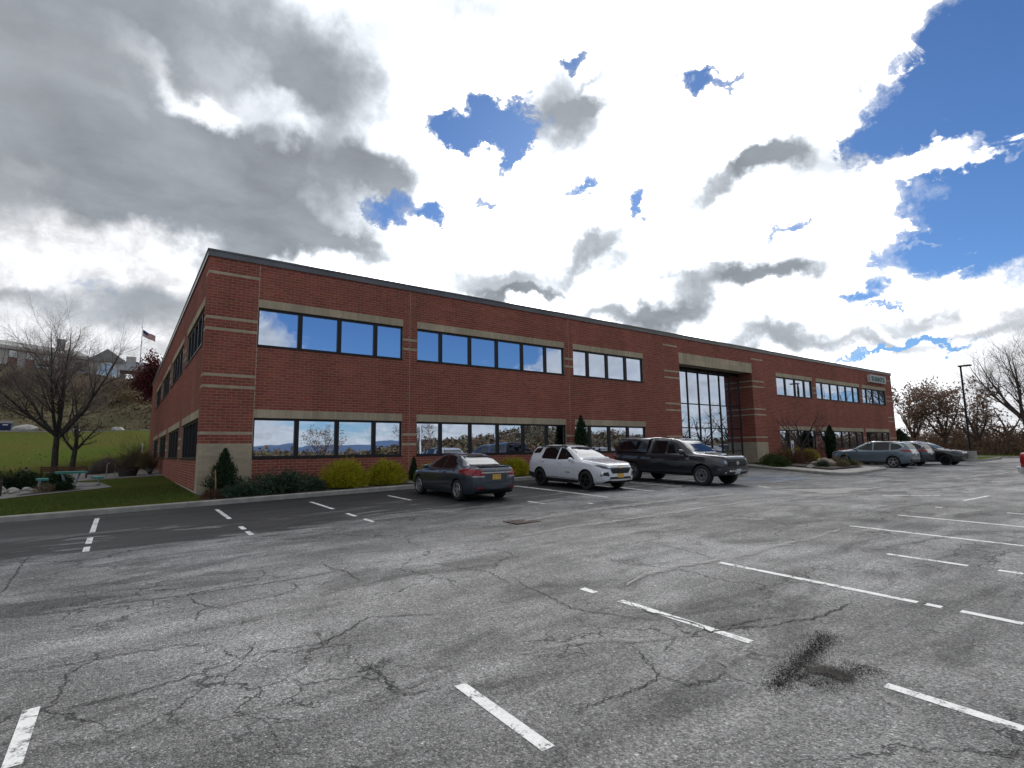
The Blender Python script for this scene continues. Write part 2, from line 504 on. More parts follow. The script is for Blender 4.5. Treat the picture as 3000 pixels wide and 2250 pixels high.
def poly_sheet(poly, fn, off=0.0, cell=0.6):
    """A polygon filled with triangles that follow the ground."""
    pts = [Vector(p) for p in poly]
    P = np.array(poly)
    x0, y0 = P.min(0); x1, y1 = P.max(0)
    inner = []
    xs = np.arange(x0 + cell / 2, x1, cell); ys = np.arange(y0 + cell / 2, y1, cell)
    for x in xs:
        for y in ys:
            inside = False
            for i in range(len(P)):
                a, b = P[i], P[i - 1]
                if (a[1] > y) != (b[1] > y) and x < (b[0] - a[0]) * (y - a[1]) / (b[1] - a[1]) + a[0]: inside = not inside
            if inside: inner.append(Vector((x, y)))
    n = len(pts)
    v, e, f, *_ = mgeo.delaunay_2d_cdt(pts + inner, [(i, (i + 1) % n) for i in range(n)], [], 1, 1e-4)
    v = np.array([(p.x, p.y) for p in v])
    V = np.column_stack([v, fn(v[:, 0], v[:, 1]) + off])
    F = np.array([q for q in f])
    # face up
    a, b, c = V[F[:, 0]], V[F[:, 1]], V[F[:, 2]]
    flip = np.cross(b - a, c - a)[:, 2] < 0
    F[flip] = F[flip][:, ::-1]
    return V, F
# ------------------------------------------------------------------ materials
def asphalt_mat():
    m, t, b, o = new_mat('asphalt')
    co = pos_co(t)
    sep = t.node('ShaderNodeSeparateXYZ'); t.put(sep.inputs[0], co)
    X, Y = sep.outputs[0], sep.outputs[1]
    big = t.noise(co, 0.13, 5, 0.6)
    mid = t.noise(co, 0.9, 6, 0.65, 0.4)
    strk = t.noise(t.vmath('MULTIPLY', co, (0.35, 1.6, 1.0)), 0.8, 6, 0.62, 0.6)
    fine = t.noise(co, 28, 6, 0.7)
    agg = t.node('ShaderNodeTexVoronoi'); t.put(agg.inputs['Vector'], co); agg.inputs['Scale'].default_value = 62
    aggc = t.math('FRACT', t.math('MULTIPLY', t.vmath('DOT_PRODUCT', agg.outputs['Color'], (1.0, 1.0, 1.0)), 3.7))
    agg2 = t.voro(co, 130, out='Color')
    a2 = t.math('FRACT', t.math('MULTIPLY', t.vmath('DOT_PRODUCT', agg2, (1.0, 1.0, 1.0)), 2.9))
    v = t.ramp(big, 0.32, 0.68, 0.145, 0.23)
    v = t.math('MULTIPLY', v, t.ramp(mid, 0.30, 0.70, 0.72, 1.24))
    v = t.math('MULTIPLY', v, t.ramp(strk, 0.33, 0.68, 0.72, 1.24))
    v = t.math('MULTIPLY', v, t.ramp(fine, 0.25, 0.75, 0.62, 1.38))
    v = t.math('MULTIPLY', v, t.ramp(aggc, 0.0, 1.0, 0.55, 1.45, False))
    v = t.math('ADD', v, t.ramp(a2, 0.93, 1.0, 0.0, 0.25, False))
    st = t.node('ShaderNodeTexVoronoi'); t.put(st.inputs['Vector'], co); st.inputs['Scale'].default_value = 34
    stc = t.math('FRACT', t.math('MULTIPLY', t.vmath('DOT_PRODUCT', st.outputs['Color'], (1.0, 1.0, 1.0)), 5.3))
    stone = t.math('MULTIPLY', t.ramp(stc, 0.80, 0.86), t.ramp(st.outputs['Distance'], 0.50, 0.30))
    v = t.math('MULTIPLY', v, t.mixf(stone, 1.0, t.ramp(stc, 0.80, 1.0, 0.45, 1.9, False)))
    # binder worn away in patches, where it is darker and rougher
    worn = t.ramp(t.noise(t.vmath('MULTIPLY', co, (0.5, 1.3, 1.0)), 0.55, 6, 0.7, 0.8), 0.50, 0.62)
    v = t.math('MULTIPLY', v, t.mixf(worn, 1.0, 0.56))
    # the freshly sealed strip along the kerb
    edge = t.math('ADD', Y, t.math('MULTIPLY', t.math('SUBTRACT', t.noise(t.vmath('MULTIPLY', co, (0.3, 1.4, 1.0)), 0.8, 6, 0.7), 0.5), 5.5))
    endx = t.math('ADD', X, t.math('MULTIPLY', t.math('SUBTRACT', mid, 0.5), 3.0))
    seal = t.math('MULTIPLY', t.ramp(edge, 12.7, 13.5), t.ramp(endx, 21.5, 19.5))
    holes = t.ramp(t.noise(t.vmath('MULTIPLY', co, (0.45, 2.2, 1.0)), 1.0, 6, 0.68, 0.5), 0.53, 0.60)
    holes = t.math('MULTIPLY', holes, t.ramp(Y, 17.0, 14.5, 0.0, 0.85))
    seal = t.math('MULTIPLY', seal, t.math('SUBTRACT', 1.0, holes))
    sv = t.math('MULTIPLY', t.ramp(fine, 0.25, 0.75, 0.016, 0.040), t.ramp(strk, 0.3, 0.7, 0.7, 1.5))
    v = t.mixf(seal, v, sv)
    # net of hairline cracks
    cw = t.vmath('ADD', co, t.scale(t.vmath('SUBTRACT', t.noise(co, 1.3, 5, 0.65, out='Color'), (0.5, 0.5, 0.5)), 0.9))
    e1 = t.voro(cw, 0.42, 'DISTANCE_TO_EDGE')
    e2 = t.voro(cw, 1.7, 'DISTANCE_TO_EDGE')
    k1 = t.math('MULTIPLY', t.ramp(e1, 0.009, 0.002), t.ramp(t.noise(co, 0.3, 3), 0.45, 0.58))
    k2 = t.math('MULTIPLY', t.ramp(e2, 0.028, 0.008), t.ramp(t.noise(t.vmath('ADD', co, (9, 4, 0)), 0.35, 4, 0.6), 0.57, 0.66))
    kk = t.math('MULTIPLY', t.math('MAXIMUM', k1, k2), t.math('SUBTRACT', 1.0, seal))
    v = t.math('MULTIPLY', v, t.mixf(kk, 1.0, 0.30))
    col = t.mix(t.ramp(big, 0.35, 0.65), (1.0, 0.985, 0.955), (1.0, 0.995, 0.985))
    t.put(b.inputs['Base Color'], t.vmath('MULTIPLY', t.grey(v), col))
    t.put(b.inputs['Roughness'], t.mixf(seal, 0.88, 0.7))
    b.inputs['Specular IOR Level'].default_value = 0.35
    h = t.math('ADD', t.math('MULTIPLY', agg.outputs['Distance'], -1.0), t.math('MULTIPLY', fine, 0.8))
    h = t.math('ADD', h, t.math('MULTIPLY', mid, 1.2))
    h = t.math('SUBTRACT', h, t.math('MULTIPLY', kk, 1.2))
    bump(t, b, h, 0.75, 0.012)
    return m

def decal_mat(name, lo, hi, thr=(0.35, 0.6), nscale=9.0, rough=0.85, sharp=True, bk=0.0, stretch=(1, 1, 1)):
    """Paint, stains and cracks lying on the asphalt: attribute 'a' fades the edge, noise wears it."""
    m, t, b, o = new_mat(name)
    co = pos_co(t)
    a = t.node('ShaderNodeAttribute'); a.attribute_name = 'a'
    n = t.noise(t.vmath('MULTIPLY', co, stretch), nscale, 6, 0.68)
    n2 = t.noise(co, nscale * 5, 4, 0.7)
    nn = t.math('MULTIPLY_ADD', n2, 0.4, t.math('MULTIPLY', n, 0.6))
    s = t.math('SUBTRACT', t.math('MULTIPLY', a.outputs['Fac'], 1.0), t.math('MULTIPLY', nn, 0.9))
    al = t.ramp(s, thr[0] - 0.5, thr[1] - 0.5)
    t.put(b.inputs['Base Color'], t.mix(t.ramp(n2, 0.25, 0.75), lo, hi))
    b.inputs['Roughness'].default_value = rough
    b.inputs['Specular IOR Level'].default_value = 0.25
    if bk: bump(t, b, n2, bk, 0.02)
    tr = t.node('ShaderNodeBsdfTransparent')
    mx = t.node('ShaderNodeMixShader')
    t.put(mx.inputs[0], al); t.l.new(tr.outputs[0], mx.inputs[1]); t.l.new(b.outputs[0], mx.inputs[2])
    t.l.new(mx.outputs[0], o.inputs[0])
    return m

def brick_mat(name, col, src, var=0.22, rare=(0.10, 0.055, 0.035), rarek=0.07):
    m, t, b, o = new_mat(name)
    if src == 'island': r = t.node('ShaderNodeNewGeometry').outputs['Random Per Island']
    else: r = t.node('ShaderNodeObjectInfo').outputs['Random']
    co = pos_co(t)
    r2 = t.math('FRACT', t.math('MULTIPLY', r, 17.31))
    n = t.noise(co, 22, 5, 0.7)
    n2 = t.noise(co, 0.35, 4, 0.6)
    v = t.math('MULTIPLY', t.ramp(r, 0, 1, 1 - var, 1 + var, False), t.ramp(n, 0.25, 0.75, 0.84, 1.16))
    v = t.math('MULTIPLY', v, t.ramp(n2, 0.3, 0.7, 0.88, 1.10))
    n3 = t.noise(t.vmath('MULTIPLY', co, (1.0, 1.0, 0.12)), 1.1, 5, 0.65)
    v = t.math('MULTIPLY', v, t.ramp(n3, 0.3, 0.7, 0.86, 1.10))
    hue = t.ramp(r2, 0, 1, 0.493, 0.507, False)
    c = t.hsv(col, hue, 1.0, v)
    if rarek: c = t.mix(t.ramp(r2, 1 - rarek, 1 - rarek + 0.01), c, rare)
    t.put(b.inputs['Base Color'], c)
    b.inputs['Roughness'].default_value = 0.85
    b.inputs['Specular IOR Level'].default_value = 0.3
    bump(t, b, n, 0.35, 0.006)
    return m

def glass_mirror(name, col=(0.72, 0.80, 0.93)):
    m, t, b, o = new_mat(name)
    co = pos_co(t)
    b.inputs['Metallic'].default_value = 1.0
    b.inputs['Base Color'].default_value = c4(col)
    b.inputs['Roughness'].default_value = 0.012
    bump(t, b, t.noise(co, 0.9, 2, 0.4), 0.10, 0.02)
    return m

def grass_mat():
    m, t, b, o = new_mat('grass')
    co = pos_co(t)
    n1 = t.noise(co, 0.12, 5, 0.6); n2 = t.noise(co, 1.7, 6, 0.7); n3 = t.noise(t.vmath('MULTIPLY', co, (1, 1, 0.3)), 34, 4, 0.7)
    c = t.mix(t.ramp(n1, 0.35, 0.65), (0.060, 0.090, 0.018), (0.084, 0.088, 0.026))
    c = t.mix(t.ramp(n2, 0.45, 0.75), c, (0.078, 0.068, 0.024))
    c = t.hsv(c, val=t.ramp(n3, 0.25, 0.75, 0.55, 1.4))
    t.put(b.inputs['Base Color'], c)
    b.inputs['Roughness'].default_value = 0.9
    b.inputs['Specular IOR Level'].default_value = 0.0
    bump(t, b, t.math('ADD', n3, n2), 0.8, 0.05)
    return m

def hill_mat():
    m, t, b, o = new_mat('hillside')
    co = pos_co(t)
    sep = t.node('ShaderNodeSeparateXYZ'); t.put(sep.inputs[0], co)
    n1 = t.noise(co, 0.05, 5, 0.6); n2 = t.noise(co, 0.5, 6, 0.7); n3 = t.noise(co, 5, 4, 0.7)
    c = t.mix(t.ramp(n1, 0.4, 0.6), (0.085, 0.060, 0.038), (0.125, 0.105, 0.058))
    c = t.mix(t.ramp(n2, 0.45, 0.7), c, (0.075, 0.085, 0.034))
    c = t.hsv(c, val=t.ramp(n3, 0.25, 0.75, 0.6, 1.4))
    t.put(b.inputs['Base Color'], c)
    b.inputs['Roughness'].default_value = 0.95
    b.inputs['Specular IOR Level'].default_value = 0.1
    bump(t, b, t.math('ADD', n3, n2), 0.9, 0.3)
    return m

M_ASPH = asphalt_mat()
M_BRK_I = brick_mat('red_brick_course', (0.285, 0.080, 0.052), 'island', 0.16, rarek=0)
M_BRK_O = brick_mat('red_brick_single', (0.285, 0.080, 0.052), 'object', 0.16, rarek=0)
M_PAL_I = brick_mat('pale_brick_course', (0.45, 0.375, 0.255), 'island', 0.09, rarek=0)
M_PAL_O = brick_mat('pale_brick_single', (0.45, 0.375, 0.255), 'object', 0.09, rarek=0)
M_MORT = simple('mortar', (0.44, 0.335, 0.255), 0.95, var=0.15, bumpk=0.4)
M_PMORT = simple('pale_mortar', (0.25, 0.215, 0.165), 0.95, var=0.12)
M_CONC = simple('concrete', (0.36, 0.345, 0.315), 0.9, var=0.2, vscale=1.6, bumpk=0.4, spec=0.3)
M_KERB = simple('kerb_concrete', (0.335, 0.32, 0.285), 0.9, var=0.25, vscale=2.2, bumpk=0.5, spec=0.3)
M_BRONZE = simple('dark_bronze', (0.028, 0.026, 0.026), 0.4, 0.6, var=0.1)
M_COPING = simple('coping_metal', (0.14, 0.132, 0.122), 0.35, 0.7, var=0.18, vscale=1.0)
M_GLASS = glass_mirror('mirror_glass')
M_GLASSD = glass_mirror('dark_glass', (0.10, 0.11, 0.12))
M_ROOF = simple('roof_membrane', (0.2, 0.2, 0.2), 0.9)
M_SOFF = simple('soffit', (0.40, 0.35, 0.27), 0.9, var=0.08)
M_GRASS = grass_mat()
M_HILL = hill_mat()
M_MULCH = simple('mulch', (0.060, 0.045, 0.034), 0.95, var=0.6, vscale=30, bumpk=1.0, bscale=30)
M_GRAVEL = simple('gravel', (0.19, 0.18, 0.165), 0.95, var=0.5, vscale=22, bumpk=1.0, bscale=22)
M_WHITE = simple('white_paint_metal', (0.75, 0.75, 0.74), 0.45)
M_PAINT = decal_mat('white_line_paint', (0.62, 0.62, 0.60), (0.82, 0.82, 0.80), (0.94, 1.05), 7.0)
M_BLUEP = decal_mat('blue_line_paint', (0.13, 0.21, 0.36), (0.30, 0.38, 0.50), (0.80, 1.15), 6.0)
M_CRACK = decal_mat('crack', (0.020, 0.019, 0.018), (0.045, 0.043, 0.040), (0.62, 1.0), 8.0, bk=0.5)
M_SALT = decal_mat('pale_sealant', (0.30, 0.29, 0.28), (0.44, 0.43, 0.415), (0.80, 1.35), 4.0)
M_SALTW = decal_mat('faint_sealant', (0.26, 0.255, 0.245), (0.40, 0.39, 0.375), (0.86, 1.38), 5.0)
M_PATCH = decal_mat('pale_asphalt', (0.19, 0.185, 0.18), (0.34, 0.33, 0.315), (0.66, 1.1), 3.0, bk=0.4)
M_SOIL = decal_mat('dark_soil', (0.016, 0.013, 0.011), (0.062, 0.054, 0.048), (0.50, 1.22), 11.0, bk=1.0)
M_DUST = decal_mat('grey_dust', (0.22, 0.215, 0.21), (0.34, 0.33, 0.32), (0.78, 1.3), 6.0)
M_TRACK = decal_mat('tyre_stain', (0.04, 0.038, 0.036), (0.07, 0.066, 0.062), (0.75, 1.5), 2.5)

# ------------------------------------------------------------------ ground, roads, kerbs
V, F = grid(-60, 110, -60, KY - 0.08, 170, 80, lot)
V2, F2 = grid(38.6, 110, KY - 0.08, 21.0, 72, 2, lot)
mk('parking_lot', np.vstack([V, V2]), np.vstack([F, F2 + len(V)]), M_ASPH, kind='structure', smooth=True)

# terrain: everything beyond the lot, dipping under it
def terrain(X, Y):
    X = np.asarray(X, float); Y = np.asarray(Y, float)
    north = lawn(X, Y)
    east = np.maximum(X - 66, 0) * 0.0
    base = np.where(Y > KY, north, 0)
    t_ = np.clip((X - 30) / 30, 0, 1)
    base = np.where(Y > KY, north * (1 - t_) + t_ * (-0.30 + 0.10 * np.clip((Y - 60) / 40, 0, 1) * north), -0.32)
    l = lot(np.clip(X, -60, 110), np.clip(Y, -60, KY)) - 0.35
    inlot = (X > -62) & (X < 112) & (Y < KY + 0.5) & (Y > -62)
    z = np.where(inlot, l, base)
    # behind the camera: a wooded ridge on the east side and open low ground with far mountains
    back = np.clip((-Y - 62) / 40, 0, 1)
    az = np.arctan2(X, np.maximum(-Y, 1))
    r = np.hypot(X, Y)
    ridge = 10.0 * np.exp(-((az - 0.80) / 0.34) ** 2) * np.clip((r - 110) / 130, 0, 1) * np.clip((520 - r) / 150, 0, 1)
    ridge = ridge * (1 + 0.22 * np.sin(X * 0.045) + 0.16 * np.sin(X * 0.11 + Y * 0.03))
    mount = 75 * np.exp(-((az - 0.42) / 0.22) ** 2) * np.clip((r - 2400) / 1500, 0, 1) + 35 * np.exp(-((az - 0.05) / 0.3) ** 2) * np.clip((r - 2600) / 1200, 0, 1) + 60 * np.exp(-((az - 0.85) / 0.3) ** 2) * np.clip((r - 2600) / 1200, 0, 1)
    z = np.where(Y < -62, -2.0 * back + (ridge + mount) * back, z)
    return z
def nonuni(a, b, near0, near1, step, far):
    lo = list(np.linspace(a, near0, far)); mid = list(np.arange(near0 + step, near1, step)); hi = list(np.linspace(near1, b, far))
    return np.array(lo + mid + hi)
xs = nonuni(-4200, 4200, -110, 180, 3.0, 46); ys = nonuni(-4200, 1500, -260, 200, 3.0, 40)
gx, gy = np.meshgrid(xs, ys); gz = terrain(gx, gy)
nx, ny = len(xs) - 1, len(ys) - 1
ii, jj = np.meshgrid(np.arange(nx), np.arange(ny)); a = (jj * (nx + 1) + ii).ravel()
M_FAR = simple('distant_woods', (0.075, 0.07, 0.055), 1.0, var=0.4, vscale=0.03, spec=0.0)
M_MOUNT = simple('haze_tinted_mountain', (0.09, 0.13, 0.21), 1.0, var=0.1, vscale=0.002, spec=0.0)  # blue of distance haze is put into the mountain base colour
VT = np.stack([gx.ravel(), gy.ravel(), gz.ravel()], 1)
FT = np.stack([a, a + 1, a + nx + 2, a + nx + 1], 1)
ctr = VT[FT].mean(1)
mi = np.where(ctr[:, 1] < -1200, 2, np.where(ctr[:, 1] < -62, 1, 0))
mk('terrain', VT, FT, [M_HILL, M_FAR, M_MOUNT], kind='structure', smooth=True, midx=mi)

# lawn from the kerb up the bank to the upper road
def lawn_mask(x, y): return ~((x > 2.1) & (y > 0))
V, F = grid(-60, 2.12, KY + 0.155, 26, 62, 24, lawn_k, 0.03)
mk('lawn', V, F, M_GRASS, kind='structure', smooth=True)
V, F = grid(-60, 2.12, 26, 107.5, 62, 82, lawn_k, 0.03)
mk('lawn', V, F, M_GRASS, kind='structure', smooth=True)
V, F = grid(2.1, 40, 66.2, 107.5, 20, 20, lawn, 0.03)
mk('lawn', V, F, M_GRASS, kind='structure', smooth=True)
V, F = grid(-70, 60, 107.6, 117.5, 60, 4, lambda x, y: lawn(x, y * 0 + 108), 0.06)
mk('upper_road', V, F, simple('old_asphalt', (0.16, 0.155, 0.15), 0.9), kind='structure')
mb = MB()
for i in range(43):
    x = -70 + i * 3.0
    z = float(lawn(x, 107.4))
    mb.box((x + 0.02, 107.2, z - 0.1), (x + 2.98, 107.45, z + 0.2))
mb.build('road_kerb', M_KERB, kind='structure')

# the long kerb in front of the building, in cast lengths
def kerb_len(p, q, top=0.155, w=0.16):
    p = Vector(p); q = Vector(q); d = (q - p).normalized(); n = Vector((-d.y, d.x))
    za, zb = float(lot(p.x, p.y)), float(lot(q.x, q.y))
    a, b_ = p + d * 0.006, q - d * 0.006
    V = []; F = []
    prof = [(0, -0.2), (0, top - 0.03), (0.03, top), (w, top), (w, -0.2)]
    for pt, z in ((a, za), (b_, zb)):
        for (o_, h) in prof: V.append((pt.x + n.x * o_, pt.y + n.y * o_, z + h))
    for i in range(4): F.append((i, i + 5, i + 6, i + 1))
    F += [(0, 1, 2, 3, 4), (9, 8, 7, 6, 5)]
    F.append((4, 9, 5, 0))
    return MB().add(np.array(V), F)
kerbroot = thing('kerb', 'long grey concrete kerb between the parking bays and the planting beds', 'kerb', (0, KY, 0))
x = -42.0
k = 0
brk = [-8.1, -3.05, 1.75, 6.1, 9.6]
xsk = [-42 + i * 4.4 for i in range(8)] + brk + [13.0 + 3.3 * i for i in range(6)]
for p, q in zip(xsk[:-1], xsk[1:]):
    kerb_len((p, KY), (q, KY)).build('kerb_section', M_KERB, kerbroot)
for p, q in zip([40.0 + 4 * i for i in range(4)], [44.0 + 4 * i for i in range(4)]):
    kerb_len((p, KY), (q, KY)).build('kerb_section', M_KERB, kerbroot)

# raised island beside the entrance: kerb, apron and mulch
ISL = [(33.2, 19.65), (28.9, 12.75), (29.0, 12.2), (29.8, 12.0), (36.4, 12.9), (37.6, 13.5), (38.4, 15.0), (38.5, 19.6)]
def isl_z(x, y): return lot(x, y) + 0.15
ir = thing('island_kerb', 'pale concrete kerb round the pointed planting island by the entrance', 'kerb', (33, 14, 0))
for p, q in zip(ISL[:-1], ISL[1:]):
    p, q = Vector(p), Vector(q); nseg = max(1, round((q - p).length / 2.4))
    for i in range(nseg):
        kerb_len(p.lerp(q, i / nseg), p.lerp(q, (i + 1) / nseg)).build('kerb_section', M_KERB, ir)
V, F = poly_sheet([(33.3, 21.0)] + ISL[:1] + [(29.15, 12.8), (29.2, 12.4), (29.85, 12.2), (36.3, 13.1), (37.5, 13.7), (38.2, 15.1), (38.3, 21.0)], isl_z, -0.012)
mk('apron', V, F, M_CONC, kind='structure')
V, F = poly_sheet([(35.0, 21.0), (34.6, 18.4), (31.3, 13.7), (36.2, 14.0), (37.4, 15.2), (37.6, 21.0)], lambda x, y: isl_z(x, y) + 0.06 * np.sin(x * 2.1) * np.sin(y * 1.7) + 0.05, 0.02, 0.5)
mk('mulch_bed', V, F, M_MULCH, kind='structure', smooth=True)
# planting beds along the wall
V, F = grid(2.1, 26.0, KY + 0.15, 21.56, 60, 6, lambda x, y: bed(x, y) + 0.03 * np.sin(x * 3.1) * np.sin(y * 4.0), -0.01)
mk('planting_bed', V, F, M_MULCH, kind='structure', smooth=True)
V, F = grid(9.3, 12.4, KY + 0.15, 21.55, 12, 6, lambda x, y: bed(x, y) + 0.03 * np.sin(x * 3.1) * np.sin(y * 4.0), 0.03)
mk('gravel_bed', V, F, M_GRAVEL, kind='structure', smooth=True)
V, F = grid(37.9, 64.5, KY + 0.15, 21.56, 50, 5, bed, 0.01)
mk('planting_bed', V, F, M_MULCH, kind='structure', smooth=True)
V, F = grid(26.0, 37.9, KY - 0.02, 24.3, 20, 8, lambda x, y: lot(x, np.minimum(y, KY)) + 0.02 + 0.02 * np.clip(y - KY, 0, 3), 0.0)
mk('entrance_walk', V, F, M_CONC, kind='structure')
# grass verge and lamp island at the far end
GI = [(56.3, 15.3), (57.0, 14.0), (61.0, 13.9), (69.0, 14.6), (69.0, 17.0), (57.0, 17.4)]
V, F = poly_sheet(GI, lambda x, y: lot(x, y) + 0.15, 0.0, 1.0)
mk('grass_island', V, F, M_GRASS, kind='structure')
ir2 = thing('lamp_island_kerb', 'concrete kerb round the strip of grass under the lamp post', 'kerb', (60, 14, 0))
for p, q in zip(GI, GI[1:] + GI[:1]): kerb_len(p, q).build('kerb_section', M_KERB, ir2)
V, F = grid(73, 112, -58, 60, 20, 60, lambda x, y: lot(x, np.minimum(y, KY)) + 0.10 + 0.02 * np.maximum(x - 80, 0), 0.0)
mk('verge', V, F, M_GRASS, kind='structure', smooth=True)
V, F = grid(64.3, 112, 21.0, 60, 20, 20, lambda x, y: lot(x, KY) + 0.06 + 0 * y, 0.0)
mk('verge', V, F, M_GRASS, kind='structure', smooth=True)
vr = thing('verge_kerb', 'pale kerb along the far grass verge in front of the woods', 'kerb', (73, 0, 0))
for i in range(14): kerb_len((73.0, 19.0 - i * 3.5), (73.0, 15.5 - i * 3.5)).build('kerb_section', M_KERB, vr)

# ------------------------------------------------------------------ marks on the asphalt
CRACKS = [[(-1.04,8.81), (-0.63,8.78), (0.05,8.74), (0.85,8.56), (1.48,8.51), (2.08,8.46), (2.59,8.5), (3.2,8.59)],
 [(0.82,8.55), (0.86,8.13), (1.04,7.67), (1.33,7.74), (1.77,7.75), (2.07,7.91), (2.08,8.44)],
 [(1.04,7.67), (0.87,7.71), (0.8,7.3)],
 [(-0.76,6.8), (-0.44,6.71), (-0.11,6.69), (0.25,6.62), (0.59,6.57), (0.89,6.33)],
 [(0.89,6.33), (0.95,6.02), (1.02,5.8), (1.16,5.82), (1.44,5.77), (1.76,5.7), (2.05,5.87), (2.41,6.14), (3.18,5.65)],
 [(1.02,5.8), (0.65,5.67), (0.23,5.62), (-0.04,5.59), (-0.35,5.65)],
 [(1.18,6.16), (1.13,5.99), (1.04,5.85)],
 [(1.92,5), (1.93,4.64), (1.89,4.3), (2,4.15), (2.22,4.13), (2.35,4.14)],
 [(4.12,8.16), (4.35,7.36), (4.57,6.99), (4.44,6.2)],
 [(2.79,9.31), (2.77,8.73), (2.91,8.41), (2.85,7.63)],
 [(-1.22,10.18), (-1.29,12.62), (-1.29,13.67)],
 [(4.64,6.47), (4.51,5.97), (4.49,5.51), (4.37,4.9), (4.56,4.49), (4.81,4.04), (4.9,3.87)],
 [(5.09,4.76), (4.95,4.22), (5.06,3.75), (4.97,3.47), (5.34,3.34), (5.57,3.19), (6.09,3.04), (6.59,2.97), (7.18,3.02)],
 [(4.97,3.47), (5.25,3.46), (5.63,3.37), (5.94,3.21)],
 [(4.13,3.77), (4.04,3.63), (3.86,3.32), (3.78,3.15), (3.5,3.11), (3.1,3.14), (2.76,3.15)],
 [(3.78,3.15), (3.82,2.91), (4.06,2.82), (4.29,2.85)],
 [(10.58,8.2), (10.38,7.09), (10.38,6.34), (10.47,5.9), (10.08,5.17), (10.21,4.51)],
 [(8.04,7), (7.98,6.22), (7.84,5.51), (7.7,5.21)],
 [(3.19,4.11), (3.34,4.02)]]
PALE = [[(7.39,10.28), (8.52,10.39), (10.06,10.53), (11.82,10.49), (14.08,10.37), (16.58,10.05), (17.33,9.92)],
 [(6.34,8.82), (7.96,8.93), (9.67,8.81), (11.93,8.8), (14.53,8.82), (17.18,8.62)],
 [(5.56,5.15), (6.28,5.32), (7.01,5.31), (7.7,5.21), (8.38,5.15), (9.67,5.12), (10.54,5.05), (12.18,5.12)],
 [(3.11,4.24), (3.53,4.18), (3.94,3.95), (4.52,3.6), (4.83,3.59)],
 [(4.78,3.31), (4.48,3.07), (4.25,2.77), (4.19,2.57)],
 [(4.53,3.59), (4.3,3.41), (4.19,3.18)],
 [(4.84,1.9), (4.59,1.67), (4.49,1.53)],
 [(12.82,5.76), (12.43,5.09), (12.2,4.75)],
 [(10.22,4.01), (10.84,3.96)],
 [(3.2,8.59), (4.11,8.48), (5.86,8.16)],
 [(6.22,12.44), (6.11,10.34), (6.1,8.66), (6.05,8.42)]]
PATCH = [[(18.49,11.19), (18.07,7.66), (23.01,7.63), (30.9,7.56), (38.38,7.35), (46.65,8.89), (33.07,8.97), (24.09,8.74), (20.92,9.87)],
 [(5.76,1.97), (6.47,1.4), (5.04,1.13), (5.08,1.53)]]
DIRT = [(5.44,2.71), (5.94,2.72), (5.81,2.64), (5.39,2.6), (5.16,2.46), (5.26,1.98), (4.79,1.94), (4.7,2.25), (4.23,2.42), (4.23,2.58), (4.8,2.62), (5.2,2.62)]
DUSTP = [(5.73,2.4), (5.78,2.16), (5.55,1.91), (5.13,1.92), (5.29,2.06)]
TRACKP = [(4.2,2.41), (4.31,2.13), (4.22,1.82), (3.96,1.44), (3.72,1.62), (3.92,1.94)]
STRIPES = [[(-0.45,18.7), (-0.45,15.84)],
 [(-0.45,15.03), (-0.45,14.15)],
 [(-0.45,13.75), (-0.45,13.19)],
 [(2.37,18.34), (2.37,15.88)],
 [(2.37,14.31), (2.37,13.79)],
 [(2.37,13.46), (2.37,12.9)],
 [(5.03,18.13), (5.03,15.81)],
 [(5.03,14.65), (5.03,13.95)],
 [(5.03,13.35), (5.03,12.72)],
 [(7.61,18), (7.61,16.14)],
 [(-0.45,5.8), (-0.45,4.87)],
 [(2.37,4.07), (2.37,2.92)],
 [(12.9,17.59), (12.6,12.28)],
 [(10.1,13.19), (10.1,12.41)],
 [(15.45,14.73), (15.19,12.55)],
 [(17.36,15.85), (17.36,13.03)],
 [(11.1,11.66), (11.11,11.43)],
 [(5.03,5.43), (5.03,5.18)],
 [(5.03,4.76), (5.03,3.07)],
 [(5.03,1.94), (5.03,1.13)],
 [(7.61,5.08), (7.61,2.52)],
 [(7.61,2.44), (7.61,2.29)],
 [(7.61,2.12), (7.61,1.61)],
 [(10.1,3.7), (10.1,2.67)],
 [(10.1,2.33), (10.1,2.07)],
 [(12.46,5.19), (12.46,2.51)],
 [(14.95,5.17), (14.95,2.95)],
 [(17.36,5.13), (17.36,4.98)],
 [(17.36,3.72), (17.36,3.41)],
 [(19.79,5.16), (22.01,5.1)],
 [(20,11.51), (19.56,10.82)],
 [(19.61,7.14), (21.01,6.05)]]
BLUES = [[(21.07,13.04), (21.55,12.2)],
 [(22.42,13.71), (24.02,12.82)],
 [(23.5,14.19), (25.13,12.34)],
 [(25.52,14.07), (25.32,13.18)],
 [(26.48,13.78), (26.08,12.59)],
 [(22.78,12.37), (26.24,12.67)],
 [(24.65,14.75), (25.95,14.19)]]

